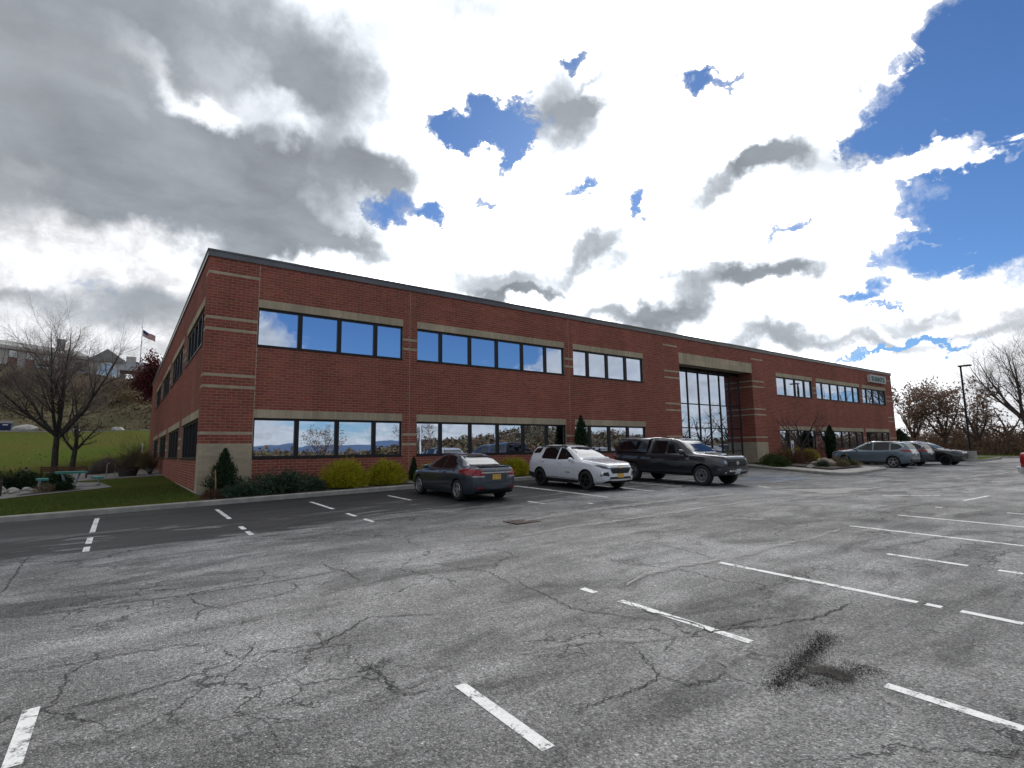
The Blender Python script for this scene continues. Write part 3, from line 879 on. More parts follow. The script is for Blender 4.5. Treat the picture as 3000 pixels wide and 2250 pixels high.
def ribbon(pts, w, fn=lot, off=0.004, jag=0.0, taper=True, step=0.12, soft=True, seed=0):
    """A strip along a polyline; the attribute 'a' is 1 on its spine and falls to 0 at its edges."""
    r = np.random.default_rng(seed)
    P = np.array(pts, float)
    seg = np.hypot(*np.diff(P, axis=0).T); L = np.concatenate([[0], np.cumsum(seg)])
    n = max(2, int(L[-1] / step) + 1)
    s = np.linspace(0, L[-1], n)
    C = np.stack([np.interp(s, L, P[:, 0]), np.interp(s, L, P[:, 1])], 1)
    T = np.gradient(C, axis=0); T /= np.linalg.norm(T, axis=1)[:, None] + 1e-9
    N = np.stack([-T[:, 1], T[:, 0]], 1)
    if jag: C = C + N * (r.normal(0, jag, n) + np.convolve(r.normal(0, jag * 2, n + 8), np.ones(9) / 9, 'valid')[:n])[:, None]
    ww = w * (0.6 + 0.8 * r.random(n)) if jag else np.full(n, w)
    if taper: ww = ww * np.clip(np.minimum(s, L[-1] - s) / (L[-1] * 0.12 + 1e-6), 0.25, 1)
    offs = [-0.5, -0.18, 0.18, 0.5] if soft else [-0.5, 0.5]
    al = [0, 1, 1, 0] if soft else [1, 1]
    V = []; A = []
    for o_, a_ in zip(offs, al):
        q = C + N * (ww * o_)[:, None]
        V.append(np.column_stack([q, fn(q[:, 0], q[:, 1]) + off])); A += [a_] * n
    V = np.vstack(V); F = []
    for j in range(len(offs) - 1):
        i = np.arange(n - 1)
        F.append(np.stack([j * n + i, j * n + i + 1, (j + 1) * n + i + 1, (j + 1) * n + i], 1)[:, ::-1])
    return V, np.vstack(F), np.array(A, float)
def decal(name, VFA, mat, kind='structure', parent=None):
    V, F, A = VFA
    o = mk(name, V, F, mat, parent, kind=kind)
    at = o.data.attributes.new('a', 'FLOAT', 'POINT')
    at.data.foreach_set('value', A.astype(np.float32))
    return o
def blotch(poly, fn=lot, off=0.004, cell=0.1, soft=0.25, rag=0.0, rs=6.0):
    V, F = poly_sheet(poly, fn, off, cell)
    P = np.array(poly); D = np.full(len(V), 1e9)
    for i in range(len(P)):
        a, b_ = P[i - 1], P[i]; ab = b_ - a
        tt = np.clip(((V[:, :2] - a) @ ab) / (ab @ ab + 1e-9), 0, 1)
        D = np.minimum(D, np.hypot(*(V[:, :2] - a - tt[:, None] * ab).T))
    A = D / soft
    if rag: A = A * 0.75 + rag * np.array([mnoise.fractal(Vector((v[0] * rs, v[1] * rs, 3.1)), 0.7, 2.2, 5) for v in V])
    return V, F, np.clip(A, 0, 1) * np.clip(D / (soft * 0.35), 0, 1)
for i, p in enumerate(CRACKS): decal('crack', ribbon(p, 0.024 if i not in (0, 12) else 0.032, jag=0.014, step=0.04, seed=i, off=0.008), M_CRACK)
PW = [0.55, 0.30, 0.20, 0.13, 0.12, 0.12, 0.10, 0.10, 0.12, 0.10, 0.07]
for i, p in enumerate(PALE): decal('sealant_streak', ribbon(p, PW[i % len(PW)] * 1.5, jag=0.03, step=0.12, seed=50 + i, off=0.012), M_SALT if i < 3 else M_SALTW)
decal('repair_patch', blotch(PATCH[0], cell=0.3, soft=0.5, rag=0.4, rs=1.5, off=0.006), M_PATCH)
decal('repair_patch', blotch(PATCH[1], cell=0.05, soft=0.35, rag=0.35, rs=3.0, off=0.006), M_PATCH)
decal('dust_patch', blotch(DUSTP, cell=0.04, soft=0.3, rag=0.5, rs=5.0, off=0.006), M_DUST)
decal('tyre_stain', blotch(TRACKP, cell=0.05, soft=0.4, rag=0.4, rs=4.0, off=0.006), M_TRACK)
decal('soil_patch', blotch(DIRT, cell=0.022, soft=0.16, off=0.010, rag=0.7, rs=5.0), M_SOIL)
def line(p, q, w=0.105, mat=M_PAINT, name='painted_line', off=0.004):
    d = decal(name, ribbon([p, q], w, taper=False, soft=False, step=0.3, off=off), mat)
for p, q in STRIPES: line(p, q, 0.105 if abs(p[0] - q[0]) < 0.6 else 0.09)
for x in (12.72, 15.3, 17.75, 20.3): line((x, 18.6), (x, 13.3), 0.09)
for p, q in BLUES: line(p, q, 0.22, M_BLUEP, 'blue_painted_line')

# ------------------------------------------------------------------ the brick office building
BX0, BX1, BY0, BY1 = 2.13, 64.1, 21.55, 66.0
CH = 0.1045
def zc(n): return 0.063 + n * CH
ROOF_Z = zc(81)
MODL = 0.3137
bld = thing('office_building', 'long two storey red brick office building with mirror glass ribbon windows and pale stone bands', 'building', (BX0, BY0, 0))

FW = [(3.84, 9.72, [1.41, 1.38, 1.38, 1.09]), (10.40, 19.15, [1.10, 1.42, 1.40, 1.41, 1.38, 1.14]), (19.80, 25.57, [1.02, 1.34, 1.38, 1.36]),
      (41.20, 47.02, [1.36, 1.38, 1.38, 1.09]), (47.70, 56.33, [1.10, 1.42, 1.40, 1.41, 1.38, 1.14]), (56.85, 62.40, [1.02, 1.34, 1.38, 1.3])]
SW = [(22.2, 28.9, [1.4] * 5), (30.3, 38.2, [1.1, 1.4, 1.4, 1.4, 1.1]), (39.8, 47.7, [1.1, 1.4, 1.4, 1.4, 1.1]), (49.3, 56.8, [1.1, 1.4, 1.4, 1.4, 1.1])]
ENT = (29.1, 37.75)
def openings(groups, ent=False):
    o = []
    for u0, u1, _ in groups:
        o.append((u0, u1, 11, 25)); o.append((u0, u1, 51, 65))
    if ent: o.append((ENT[0], ENT[1], -6, 65))
    return o
FO, SO = openings(FW, True), openings(SW)

def wall_cells(u0, u1, n0, n1, ops):
    us = sorted({u0, u1} | {o[0] for o in ops} | {o[1] for o in ops})
    ns = sorted({n0, n1} | {o[2] for o in ops} | {o[3] for o in ops})
    for a, b_ in zip(us[:-1], us[1:]):
        for c, d in zip(ns[:-1], ns[1:]):
            if c < n0: continue
            m_u, m_n = (a + b_) / 2, (c + d) / 2
            if any(o[0] < m_u < o[1] and o[2] < m_n < o[3] for o in ops): continue
            yield a, b_, c, d
REC = 0.005
def wall_mesh(face, u0, u1, ops):
    V = []; F = []
    def q(p): 
        i = len(V); V.extend(p); F.append((i, i + 1, i + 2, i + 3))
    def P(u, dep, z): return (u, BY0 + dep, z) if face == 'front' else (BX0 + dep, u, z)
    def z_(n): return zc(n) if n > -5 else -0.5
    for a, b_, c, d in wall_cells(u0, u1, -6, 81, ops):
        r = [P(a, REC, z_(c)), P(b_, REC, z_(c)), P(b_, REC, z_(d)), P(a, REC, z_(d))]
        q(r if face == 'front' else r[::-1])
    for (a, b_, c, d) in ops:
        if c < 0: continue
        za, zb = zc(c), zc(d)
        for r in ([P(a, REC, za), P(a, REC, zb), P(a, 0.3, zb), P(a, 0.3, za)], [P(b_, REC, za), P(b_, 0.3, za), P(b_, 0.3, zb), P(b_, REC, zb)],
                  [P(a, REC, za), P(a, 0.3, za), P(b_, 0.3, za), P(b_, REC, za)], [P(a, REC, zb), P(b_, REC, zb), P(b_, 0.3, zb), P(a, 0.3, zb)]):
            q(r)
    return np.array(V), np.array(F)
for face, u0, u1, ops in (('front', BX0 + REC, BX1, FO), ('side', BY0 + REC, BY1, SO)):
    V, F = wall_mesh(face, u0, u1, ops)
    mk('wall', V, F, M_MORT, bld)
# the two faces out of sight, and the roof behind the parapet
mk('wall', np.array([(BX1, BY0 + REC, -0.5), (BX1, BY1, -0.5), (BX1, BY1, ROOF_Z), (BX1, BY0 + REC, ROOF_Z), (BX0 + REC, BY1, -0.5), (BX1, BY1, -0.5), (BX1, BY1, ROOF_Z), (BX0 + REC, BY1, ROOF_Z)]),
   np.array([(0, 1, 2, 3), (4, 7, 6, 5)]), M_BRK_I, bld)
MB().box((BX0 + 0.3, BY0 + 0.3, ROOF_Z - 0.55), (BX1 - 0.3, BY1 - 0.3, ROOF_Z - 0.35)).build('roof', M_ROOF, bld)
cp = MB()
ct, cb = zc(83.4), zc(81)
cp.box((BX0 - 0.05, BY0 - 0.05, cb), (BX1 + 0.05, BY0 + 0.30, ct)).box((BX0 - 0.05, BY0 + 0.302, cb), (BX0 + 0.30, BY1, ct)).box((BX1 - 0.30, BY0 + 0.302, cb), (BX1 + 0.05, BY1, ct))
cp.box((BX0 - 0.075, BY0 - 0.075, ct - 0.05), (BX1 + 0.075, BY0 - 0.052, ct + 0.012)).box((BX0 - 0.075, BY0 - 0.05, ct - 0.05), (BX0 - 0.052, BY1, ct + 0.012))
cp.build('coping', M_COPING, bld)
pl = MB()
for a, b_ in ((BX0 - 0.02, ENT[0]), (ENT[1], BX1 + 0.02)): pl.box((a, BY0 - 0.02, -0.6), (b_, BY0 + 0.25, zc(0) - 0.004))
pl.box((BX0 - 0.02, BY0 + 0.252, -0.6), (BX0 + 0.25, BY1, zc(0) - 0.004))
pl.build('plinth', M_CONC, bld)

# bricks, course by course
PIER_F = [(BX0, 3.83), (62.42, BX1)]
PIER_B = [(9.73, 10.39), (19.16, 19.79), (47.03, 47.69), (56.34, 56.84)]
PIER_E = [(27.55, ENT[0]), (ENT[1], 39.35)]
PIER_S = [(BY0, 22.2)]
PIER_SB = [(28.9, 30.3), (38.2, 39.8), (47.7, 49.3), (56.8, 58.2)]
def pale_at(u, n, face):
    if face == 'front':
        if any(a <= u <= b_ for a, b_ in PIER_F): return n < 16 or n in (19, 35, 39, 55, 59, 75)
        if any(a <= u <= b_ for a, b_ in PIER_E): return (n < 16 or n in (19, 35, 39, 55, 59)) or (n == 75 and not (30 < u < 37))
        if any(a <= u <= b_ for a, b_ in PIER_B): return n in (15, 19, 55, 59)
    else:
        if any(a <= u <= b_ for a, b_ in PIER_S): return n < 16 or n in (19, 35, 39, 55, 59, 75)
        if any(a <= u <= b_ for a, b_ in PIER_SB): return n in (15, 19, 55, 59)
    return False
def courses(face, u0, u1, ops, headers, joints, breaks, nmax=81):
    out = []
    bset = sorted(set(breaks))
    for n in range(0, nmax):
        cuts = [(o[0], o[1]) for o in ops if o[2] <= n < o[3]] + [(h[0], h[1]) for h in headers if h[2] <= n < h[3]]
        cuts += [(j - 0.008, j + 0.008) for j in joints]
        off = 0 if n % 2 == 0 else MODL / 2
        edges = list(np.arange(u0 - off, u1 + MODL, MODL)) + [b_ for b_ in bset]
        for c in cuts: edges += [c[0], c[1]]
        edges = sorted(e for e in edges if u0 - 1e-6 <= e <= u1 + 1e-6); edges = [u0] + edges + [u1]
        for a, b_ in zip(edges[:-1], edges[1:]):
            if b_ - a < 0.045: continue
            mu = (a + b_) / 2
            if any(c[0] < mu < c[1] for c in cuts): continue
            out.append((face, a, b_, n, pale_at(mu, n, face)))
    return out
HEAD_F = [(g[0], g[1], 25, 28) for g in FW] + [(g[0], g[1], 65, 68) for g in FW] + [(ENT[0], ENT[1], 65, 72)]
HEAD_S = [(g[0], g[1], 25, 28) for g in SW] + [(g[0], g[1], 65, 68) for g in SW]
BRK_F = [3.83, 62.42, 27.55, 39.35]
allb = courses('front', BX0, BX1, FO, HEAD_F, (3.83, 10.05, 19.47, 62.42), BRK_F) + courses('side', BY0 + 0.10, BY1, SO, HEAD_S, (), [22.2])
JT = 0.0135
def brick_box(face, a, b_, n, h=1, dep=0.03):
    z0, z1 = zc(n) + JT / 2, zc(n + h) - JT / 2
    a += JT / 2; b_ -= JT / 2
    corner = face == 'front' and a < BX0 + 0.02
    if face == 'front':
        a2 = BX0 if corner else a
        return (a2, BY0, z0), (b_, BY0 + dep + (0.07 if corner else 0), z1)
    return (BX0, a, z0), (BX0 + dep, b_, z1)
def dist2(b_):
    face, a, c, n, p = b_
    u = (a + c) / 2
    x, y = (u, BY0) if face == 'front' else (BX0, u)
    f = (x * x + y * y + (zc(n) - H_EYE) ** 2)
    return f * (1.0 if face == 'front' else 6.0)
def boxes_np(L):
    A = np.array([b_[0] for b_ in L]); B = np.array([b_[1] for b_ in L])
    sel = np.array([(0,0,0),(1,0,0),(1,1,0),(0,1,0),(0,0,1),(1,0,1),(1,1,1),(0,1,1)])
    V = A[:, None, :] + sel[None] * (B - A)[:, None, :]
    F = np.array([(0,3,2,1),(4,5,6,7),(0,1,5,4),(1,2,6,5),(2,3,7,6),(3,0,4,7)])
    F = (np.arange(len(L)) * 8)[:, None, None] + F[None]
    return V.reshape(-1, 3), F.reshape(-1, 4)
def individuals(L, name, mat, parent, limit, stuffname, smat):
    L = sorted(L, key=dist2)
    cache = {}
    base = root_loc(parent)
    boxes = [brick_box(*b_[:4]) for b_ in L]
    for (p, q) in boxes[:limit]:
        size = tuple(round(v - u, 3) for u, v in zip(p, q))
        if size not in cache:
            V, F = boxes_np([((0, 0, 0), size)])
            cache[size] = mesh_np(name, V, F, [mat])
        link(name, cache[size], parent, loc=Vector(p) - base + Vector((0, float(rng.normal(0, 0.0008)) if size[1] < 0.2 else 0, 0)))
    if len(boxes) > limit:
        V, F = boxes_np(boxes[limit:])
        mk(stuffname, V, F, smat, parent, kind='stuff')
individuals([b_ for b_ in allb if not b_[4]], 'brick', M_BRK_O, bld, 295, 'brickwork', M_BRK_I)
individuals([b_ for b_ in allb if b_[4]], 'pale_brick', M_PAL_O, bld, 295, 'pale_brickwork', M_PAL_I)
# headers of pale bricks set on end over every window, and stone blocks over the entrance
hd = []
for face, hs in (('front', HEAD_F[:-1]), ('side', HEAD_S)):
    for (a, b_, n0, n1) in hs:
        k = round((b_ - a) / (MODL / 3)); w = (b_ - a) / k
        hd += [(face, a + i * w, a + (i + 1) * w, n0, 3) for i in range(k)]
def hbox(h): return brick_box(h[0], h[1] - 0.003, h[2] + 0.003, h[3], h[4], 0.035)
hd.sort(key=lambda h: dist2((h[0], h[1], h[2], h[3], 0)))
cache = {}
for h in hd[:295]:
    p, q = hbox(h); size = tuple(round(v - u, 3) for u, v in zip(p, q))
    if size not in cache: cache[size] = mesh_np('header_brick', *boxes_np([((0, 0, 0), size)]), [M_PAL_O])
    link('header_brick', cache[size], bld, loc=Vector(p) - root_loc(bld))
V, F = boxes_np([hbox(h) for h in hd[295:]]); mk('header_brickwork', V, F, M_PAL_I, bld, kind='stuff')
for r, (n, hh) in enumerate(((65, 3.5), (68.5, 3.5))):
    k = 21; w = (ENT[1] - ENT[0]) / k
    for i in range(k):
        p = (ENT[0] + i * w + 0.003, BY0 - 0.004, zc(n) + 0.003); q = (ENT[0] + (i + 1) * w - 0.003, BY0 + 0.06, zc(n + hh) - 0.003)
        V, F = boxes_np([(p, q)]); mk('stone_block', V, F, M_PAL_O, bld)
# vertical movement joints
for j in (3.83, 10.05, 19.47, 62.42):
    zs = [(zc(0), zc(81))] if j in (62.42,) else [(zc(28) if j == 3.83 else zc(0), zc(51) if j == 3.83 else zc(81))] + ([(zc(68), zc(81))] if j == 3.83 else [])
    for a, b_ in zs: MB().box((j - 0.008, BY0 - 0.001, a), (j + 0.008, BY0 + 0.02, b_)).build('movement_joint', M_MORT, bld)

# windows: frame, mullions and panes
def window(face, u0, u1, panes, n0, n1, glass=None):
    z0, z1 = zc(n0), zc(n1)
    d0, d1 = 0.085, 0.19
    fw = 0.055
    def box(mb, a, b_, c, d, e, f): # u, depth, z
        if face == 'front': mb.box((a, BY0 + c, e), (b_, BY0 + d, f))
        else: mb.box((BX0 + c, a, e), (BX0 + d, b_, f))
    m = MB()
    box(m, u0, u1, d0, d1, z0, z0 + fw); box(m, u0, u1, d0, d1, z1 - fw * 1.5, z1)
    box(m, u0, u0 + fw, d0, d1, z0 + fw, z1 - fw * 1.5); box(m, u1 - fw, u1, d0, d1, z0 + fw, z1 - fw * 1.5)
    w = m.build('window', M_BRONZE, bld)
    m = MB(); box(m, u0, u1, -0.035, d0 + 0.02, z0 - 0.045, z0 + 0.004); m.build('sill', M_BRONZE, w)
    k = len(panes)
    clear = (u1 - u0) - 2 * fw
    mw = (clear - sum(panes)) / (k - 1)
    if mw < 0.06: 
        mw = 0.1; sc = (clear - mw * (k - 1)) / sum(panes); panes = [p * sc for p in panes]
    u = u0 + fw
    for i, p in enumerate(panes):
        a, b_ = u + 0.004, u + p - 0.004
        ta, tb = rng.normal(0, 0.0016), rng.normal(0, 0.0022)
        g = glass or M_GLASS
        dep = 0.135
        cz = (z0 + z1) / 2; cu = (a + b_) / 2
        def pt(uu, zz): 
            dd = dep + (uu - cu) * ta + (zz - cz) * tb
            return (uu, BY0 + dd, zz) if face == 'front' else (BX0 + dd, uu, zz)
        za, zb = z0 + fw - 0.01, z1 - fw * 1.5 + 0.01
        a -= 0.012; b_ += 0.012
        V = [pt(a, za), pt(b_, za), pt(b_, zb), pt(a, zb)]
        off = (0, 0.012, 0) if face == 'front' else (0.012, 0, 0)
        V += [tuple(np.add(v, off)) for v in V]
        F = [(0, 1, 2, 3), (7, 6, 5, 4), (0, 4, 5, 1), (1, 5, 6, 2), (2, 6, 7, 3), (3, 7, 4, 0)]
        if face == 'side': F = [f[::-1] for f in F]
        mk('pane', np.array(V), np.array(F), g, w)
        u += p
        if i < k - 1:
            m = MB(); box(m, u, u + mw, d0 - 0.01, d1, z0 + fw, z1 - fw * 1.5); m.build('mullion', M_BRONZE, w)
            u += mw
    return w
for u0, u1, p in FW:
    window('front', u0, u1, p, 11, 25); window('front', u0, u1, p, 51, 65)
for u0, u1, p in SW:
    window('side', u0, u1, p, 11, 25); window('side', u0, u1, p, 51, 65)
# dark rooms behind the glass so nothing shows through the openings
# entrance recess: side walls with their bands, soffit, curtain wall
RY = 22.70
er = []
for n in range(0, 66):
    off = 0 if n % 2 == 0 else MODL / 2
    for i in range(9):
        a = BY0 + 0.035 + i * MODL - off; b_ = a + MODL
        a = max(a, BY0 + 0.035)
        for side, ymax in ((0, RY), (1, RY)):
            bb = min(b_, ymax)
            if bb - a < 0.05: continue
            pale = n < 16 or n in (19, 35, 39, 55, 59)
            x0 = ENT[0] - 0.03 if side == 0 else ENT[1]
            er.append(((x0, a + JT / 2, zc(n) + JT / 2), (x0 + 0.03, bb - JT / 2, zc(n + 1) - JT / 2), pale))
for pale, mat, nm in ((False, M_BRK_I, 'recess_brickwork'), (True, M_PAL_I, 'recess_pale_brickwork')):
    V, F = boxes_np([(a, b_) for a, b_, p in er if p == pale]); mk(nm, V, F, mat, bld, kind='stuff')
m = MB(); m.box((ENT[0] - 0.3, BY0 + 0.014, -0.5), (ENT[0] - 0.012, RY + 0.3, zc(72))); m.box((ENT[1] + 0.012, BY0 + 0.014, -0.5), (ENT[1] + 0.3, RY + 0.3, zc(72)))
m.build('recess_wall', M_MORT, bld)
MB().box((ENT[0], BY0 + 0.062, zc(65.8)), (ENT[1], RY + 0.2, zc(72))).build('soffit', M_SOFF, bld)
cw = MB()
ztop = zc(65.8)
xm = [ENT[0], 30.12, 31.40, 32.67, 33.94, 35.21, 36.48, ENT[1]]
zm = [0.12, 1.10, 2.74, 4.40, ztop]
for x_ in xm: cw.box((x_ - 0.035, RY - 0.06, 0.05), (x_ + 0.035, RY + 0.1, ztop))
for a, b_ in zip(xm[:-1], xm[1:]):
    for z_ in zm[:-1]: cw.box((a + 0.036, RY - 0.05, z_ - 0.035), (b_ - 0.036, RY + 0.1, z_ + 0.035))
    cw.box((a + 0.036, RY - 0.05, ztop - 0.22), (b_ - 0.036, RY + 0.1, ztop))
cwo = cw.build('curtain_wall', M_BRONZE, bld)
for i, (a, b_) in enumerate(zip(xm[:-1], xm[1:])):
    for j, (c, d) in enumerate(zip(zm[:-1], zm[1:])):
        ta, tb = rng.normal(0, 0.0025), rng.normal(0, 0.003)
        cx, cz = (a + b_) / 2, (c + d) / 2
        V = []
        for dy in (0, 0.012):
            for (uu, zz) in ((a + 0.02, c + 0.02), (b_ - 0.02, c + 0.02), (b_ - 0.02, d - 0.02), (a + 0.02, d - 0.02)):
                V.append((uu, RY + dy + (uu - cx) * ta + (zz - cz) * tb, zz))
        mk('pane', np.array(V), np.array([(0, 1, 2, 3), (7, 6, 5, 4), (0, 4, 5, 1), (1, 5, 6, 2), (2, 6, 7, 3), (3, 7, 4, 0)]), M_GLASS, cwo)
# sign high on the wall near the far corner
sg = thing('wall_sign', 'white lightbox sign with dark green letters high on the far end of the facade', 'sign', (58.3, BY0, 7.5))
SX0, SX1, SZ0, SZ1 = 58.3, 61.95, 7.50, 8.22
MB().box((SX0, BY0 - 0.30, SZ0), (SX1, BY0 - 0.006, SZ1)).build('cabinet', simple('sign_white', (0.62, 0.63, 0.62), 0.5), sg)
M_SIGNF = simple('sign_face', (0.42, 0.49, 0.47), 0.4); M_LET = simple('sign_letter', (0.010, 0.045, 0.045), 0.4)
MB().box((SX0 + 0.08, BY0 - 0.310, SZ0 + 0.07), (SX1 - 0.06, BY0 - 0.301, SZ1 - 0.07)).build('face', M_SIGNF, sg)
def text_mesh(ch, size, mat, extr=0.01):
    cu = bpy.data.curves.new('letter', 'FONT'); cu.body = ch; cu.size = size; cu.extrude = extr; cu.offset = size * 0.012
    o = bpy.data.objects.new('letter', cu); COL.objects.link(o)
    me = bpy.data.meshes.new_from_object(o.evaluated_get(bpy.context.evaluated_depsgraph_get()))
    bpy.data.objects.remove(o); me.materials.clear(); me.materials.append(mat)
    return me
MB().box((SX0 + 0.22, BY0 - 0.335, SZ0 + 0.10), (SX0 + 0.46, BY0 - 0.311, SZ1 - 0.10)).build('bar', M_LET, sg)
xp = SX0 + 0.66
for ch in 'HANYS':
    me = text_mesh(ch, 0.70, M_LET, 0.012)
    w = max(v.co.x for v in me.vertices) - min(v.co.x for v in me.vertices); x0 = min(v.co.x for v in me.vertices)
    o = link('letter', me, sg)
    o.rotation_euler = (PI / 2, 0, 0)
    o.location = Vector((xp - x0 * 1.05, BY0 - 0.322, SZ0 + 0.11)) - sg.location
    o.scale = (1.05, 1.0, 1.0)
    xp += w * 1.05 + 0.075
# ------------------------------------------------------------------ vehicles
def car_paint(name, col, metal=0.0, rough=0.32, dirt=0.5):
    m, t, b, o = new_mat(name)
    co = obj_co(t)
    sep = t.node('ShaderNodeSeparateXYZ'); t.put(sep.inputs[0], co)
    n = t.noise(co, 3.0, 5, 0.65); fl = t.noise(co, 900, 1)
    # road film thrown up on the lower sides
    dz = t.math('MULTIPLY', t.ramp(sep.outputs[2], 0.95, 0.25), t.ramp(n, 0.35, 0.75))
    dz = t.math('MULTIPLY', dz, dirt)
    c = t.hsv(col, val=t.ramp(fl, 0.3, 0.7, 1 - 0.15 * metal, 1 + 0.15 * metal))
    t.put(b.inputs['Base Color'], t.mix(dz, c, (0.12, 0.115, 0.105)))
    t.put(b.inputs['Roughness'], t.mixf(dz, rough, 0.75))
    b.inputs['Metallic'].default_value = metal
    t.put(b.inputs['Coat Weight'], t.math('SUBTRACT', 1.0, dz))
    b.inputs['Coat Roughness'].default_value = 0.03
    return m
def gloss(name, col, rough, spec=0.5, metal=0.0):
    m, t, b, o = new_mat(name)
    b.inputs['Base Color'].default_value = c4(col); b.inputs['Roughness'].default_value = rough
    b.inputs['Specular IOR Level'].default_value = spec; b.inputs['Metallic'].default_value = metal
    return m
M_CGLASS = gloss('car_glass', (0.006, 0.007, 0.009), 0.015, 0.5)
M_CHROME = gloss('chrome', (0.75, 0.75, 0.76), 0.09, 0.5, 1.0)
M_ALLOY = simple('alloy', (0.50, 0.50, 0.51), 0.3, 0.8, var=0.06)
M_BALLOY = simple('black_alloy', (0.012, 0.012, 0.014), 0.25)
M_BPLAST = simple('black_plastic', (0.022, 0.022, 0.023), 0.6, var=0.15)
M_TYRE = simple('tyre_rubber', (0.020, 0.020, 0.020), 0.85, var=0.25)
M_WELL = simple('wheel_well', (0.008, 0.008, 0.008), 0.9)
M_RED = gloss('red_lens', (0.28, 0.008, 0.012), 0.08, 0.6)
M_CLEAR = gloss('clear_lens', (0.45, 0.46, 0.48), 0.06, 0.7)
M_LAMPD = gloss('dark_lamp', (0.09, 0.095, 0.10), 0.05, 0.7)
M_AMBER = gloss('amber_lens', (0.55, 0.16, 0.02), 0.1)
M_PLATE_Y = simple('gold_plate', (0.60, 0.36, 0.07), 0.45, var=0.25, vscale=18)
M_PLATE_W = simple('white_plate', (0.62, 0.63, 0.66), 0.45, var=0.25, vscale=18)
M_SEAM = gloss('panel_gap', (0.004, 0.004, 0.004), 0.9)

def pchip(xk, yk, x):
    xk = np.asarray(xk, float); yk = np.asarray(yk, float)
    if xk[0] > xk[-1]: xk, yk = xk[::-1], yk[::-1]
    h = np.diff(xk); dl = np.diff(yk) / h
    d = np.zeros_like(yk)
    for i in range(1, len(xk) - 1):
        if dl[i - 1] * dl[i] > 0:
            w1, w2 = 2 * h[i] + h[i - 1], h[i] + 2 * h[i - 1]
            d[i] = (w1 + w2) / (w1 / dl[i - 1] + w2 / dl[i])
    d[0], d[-1] = dl[0], dl[-1]
    x = np.clip(x, xk[0], xk[-1])
    i = np.clip(np.searchsorted(xk, x) - 1, 0, len(h) - 1)
    t = (x - xk[i]) / h[i]
    return (2*t**3-3*t**2+1)*yk[i] + (t**3-2*t**2+t)*h[i]*d[i] + (-2*t**3+3*t**2)*yk[i+1] + (t**3-t**2)*h[i]*d[i+1]

def loft_body(S):
    """Closed body surface: cross-sections swept from nose (+x) to tail."""
    L = S['L']
    xs = np.unique(np.concatenate([np.linspace(-L / 2, L / 2, 64), np.linspace(L / 2 - 0.35, L / 2, 12), np.linspace(-L / 2, -L / 2 + 0.35, 12), [p[0] for p in S['zt']]]))[::-1]
    lin = lambda k: np.interp(xs, [p[0] for p in S[k]][::-1], [p[1] for p in S[k]][::-1])
    pc = lambda k: pchip([p[0] for p in S[k]], [p[1] for p in S[k]], xs)
    zb, zs, zt, w, wr = pc('zb'), pc('zs'), pc('zt'), pc('w'), pc('wr')
    zt = np.maximum(zt, zs + 0.03)
    rings = []
    for i in range(len(xs)):
        b, s, t, W, r = zb[i], zs[i], zt[i], w[i], min(wr[i], w[i] * 0.97)
        hh = s - b; up = t - s
        k = min(1.0, up / 0.35)          # 0 on hood and deck, 1 on the cabin
        side = [(0, b), (0.6 * W, b), (0.90 * W, b + 0.015), (0.965 * W, b + 0.12 * hh), (0.99 * W, b + 0.32 * hh), (W, b + 0.55 * hh),
                (0.998 * W, b + 0.74 * hh), (0.985 * W, b + 0.90 * hh), (0.962 * W, s)]
        sh = 0.945 * W
        # cabin side up to the roof edge
        top = []
        for f in (0.04, 0.30, 0.58, 0.82):
            y = sh + (r - sh) * (f ** 1.0); z = s + up * (0.90 - 0.28 * (1 - k)) * f + 0.012
            top.append((y, z))
        e = [(r * 0.985, s + up * (0.93 - 0.14 * (1 - k))), (r * 0.93, s + up * 0.972), (r * 0.80, s + up * 0.99), (r * 0.5, s + up * 0.998), (0, t)]
        ring = side + top + e
        rings.append([(xs[i], y, z) for y, z in ring])
    m = len(rings[0])
    V = []; F = []
    for rg in rings:
        V += rg + [(x, -y, z) for x, y, z in rg[1:-1]][::-1]
    n = 2 * m - 2
    for i in range(len(rings) - 1):
        for k in range(n):
            a, b_ = i * n + k, i * n + (k + 1) % n
            F.append((a, b_, b_ + n, a + n))
    V = np.array(V); nr = len(rings)
    F = [tuple(f) for f in F] + [tuple(range(n - 1, -1, -1)), tuple((nr - 1) * n + k for k in range(n))]
    return V, F

def cyl(x, z, r, y0, y1, n=40):
    V = []; F = []
    for k in range(n):
        a = 2 * PI * k / n
        V += [(x + r * math.cos(a), y0, z + r * math.sin(a)), (x + r * math.cos(a), y1, z + r * math.sin(a))]
    for k in range(n):
        a, b_ = 2 * k, 2 * ((k + 1) % n)
        F.append((a, a + 1, b_ + 1, b_))
    F.append(tuple(2 * k for k in range(n))); F.append(tuple(2 * k + 1 for k in range(n))[::-1])
    return V, F

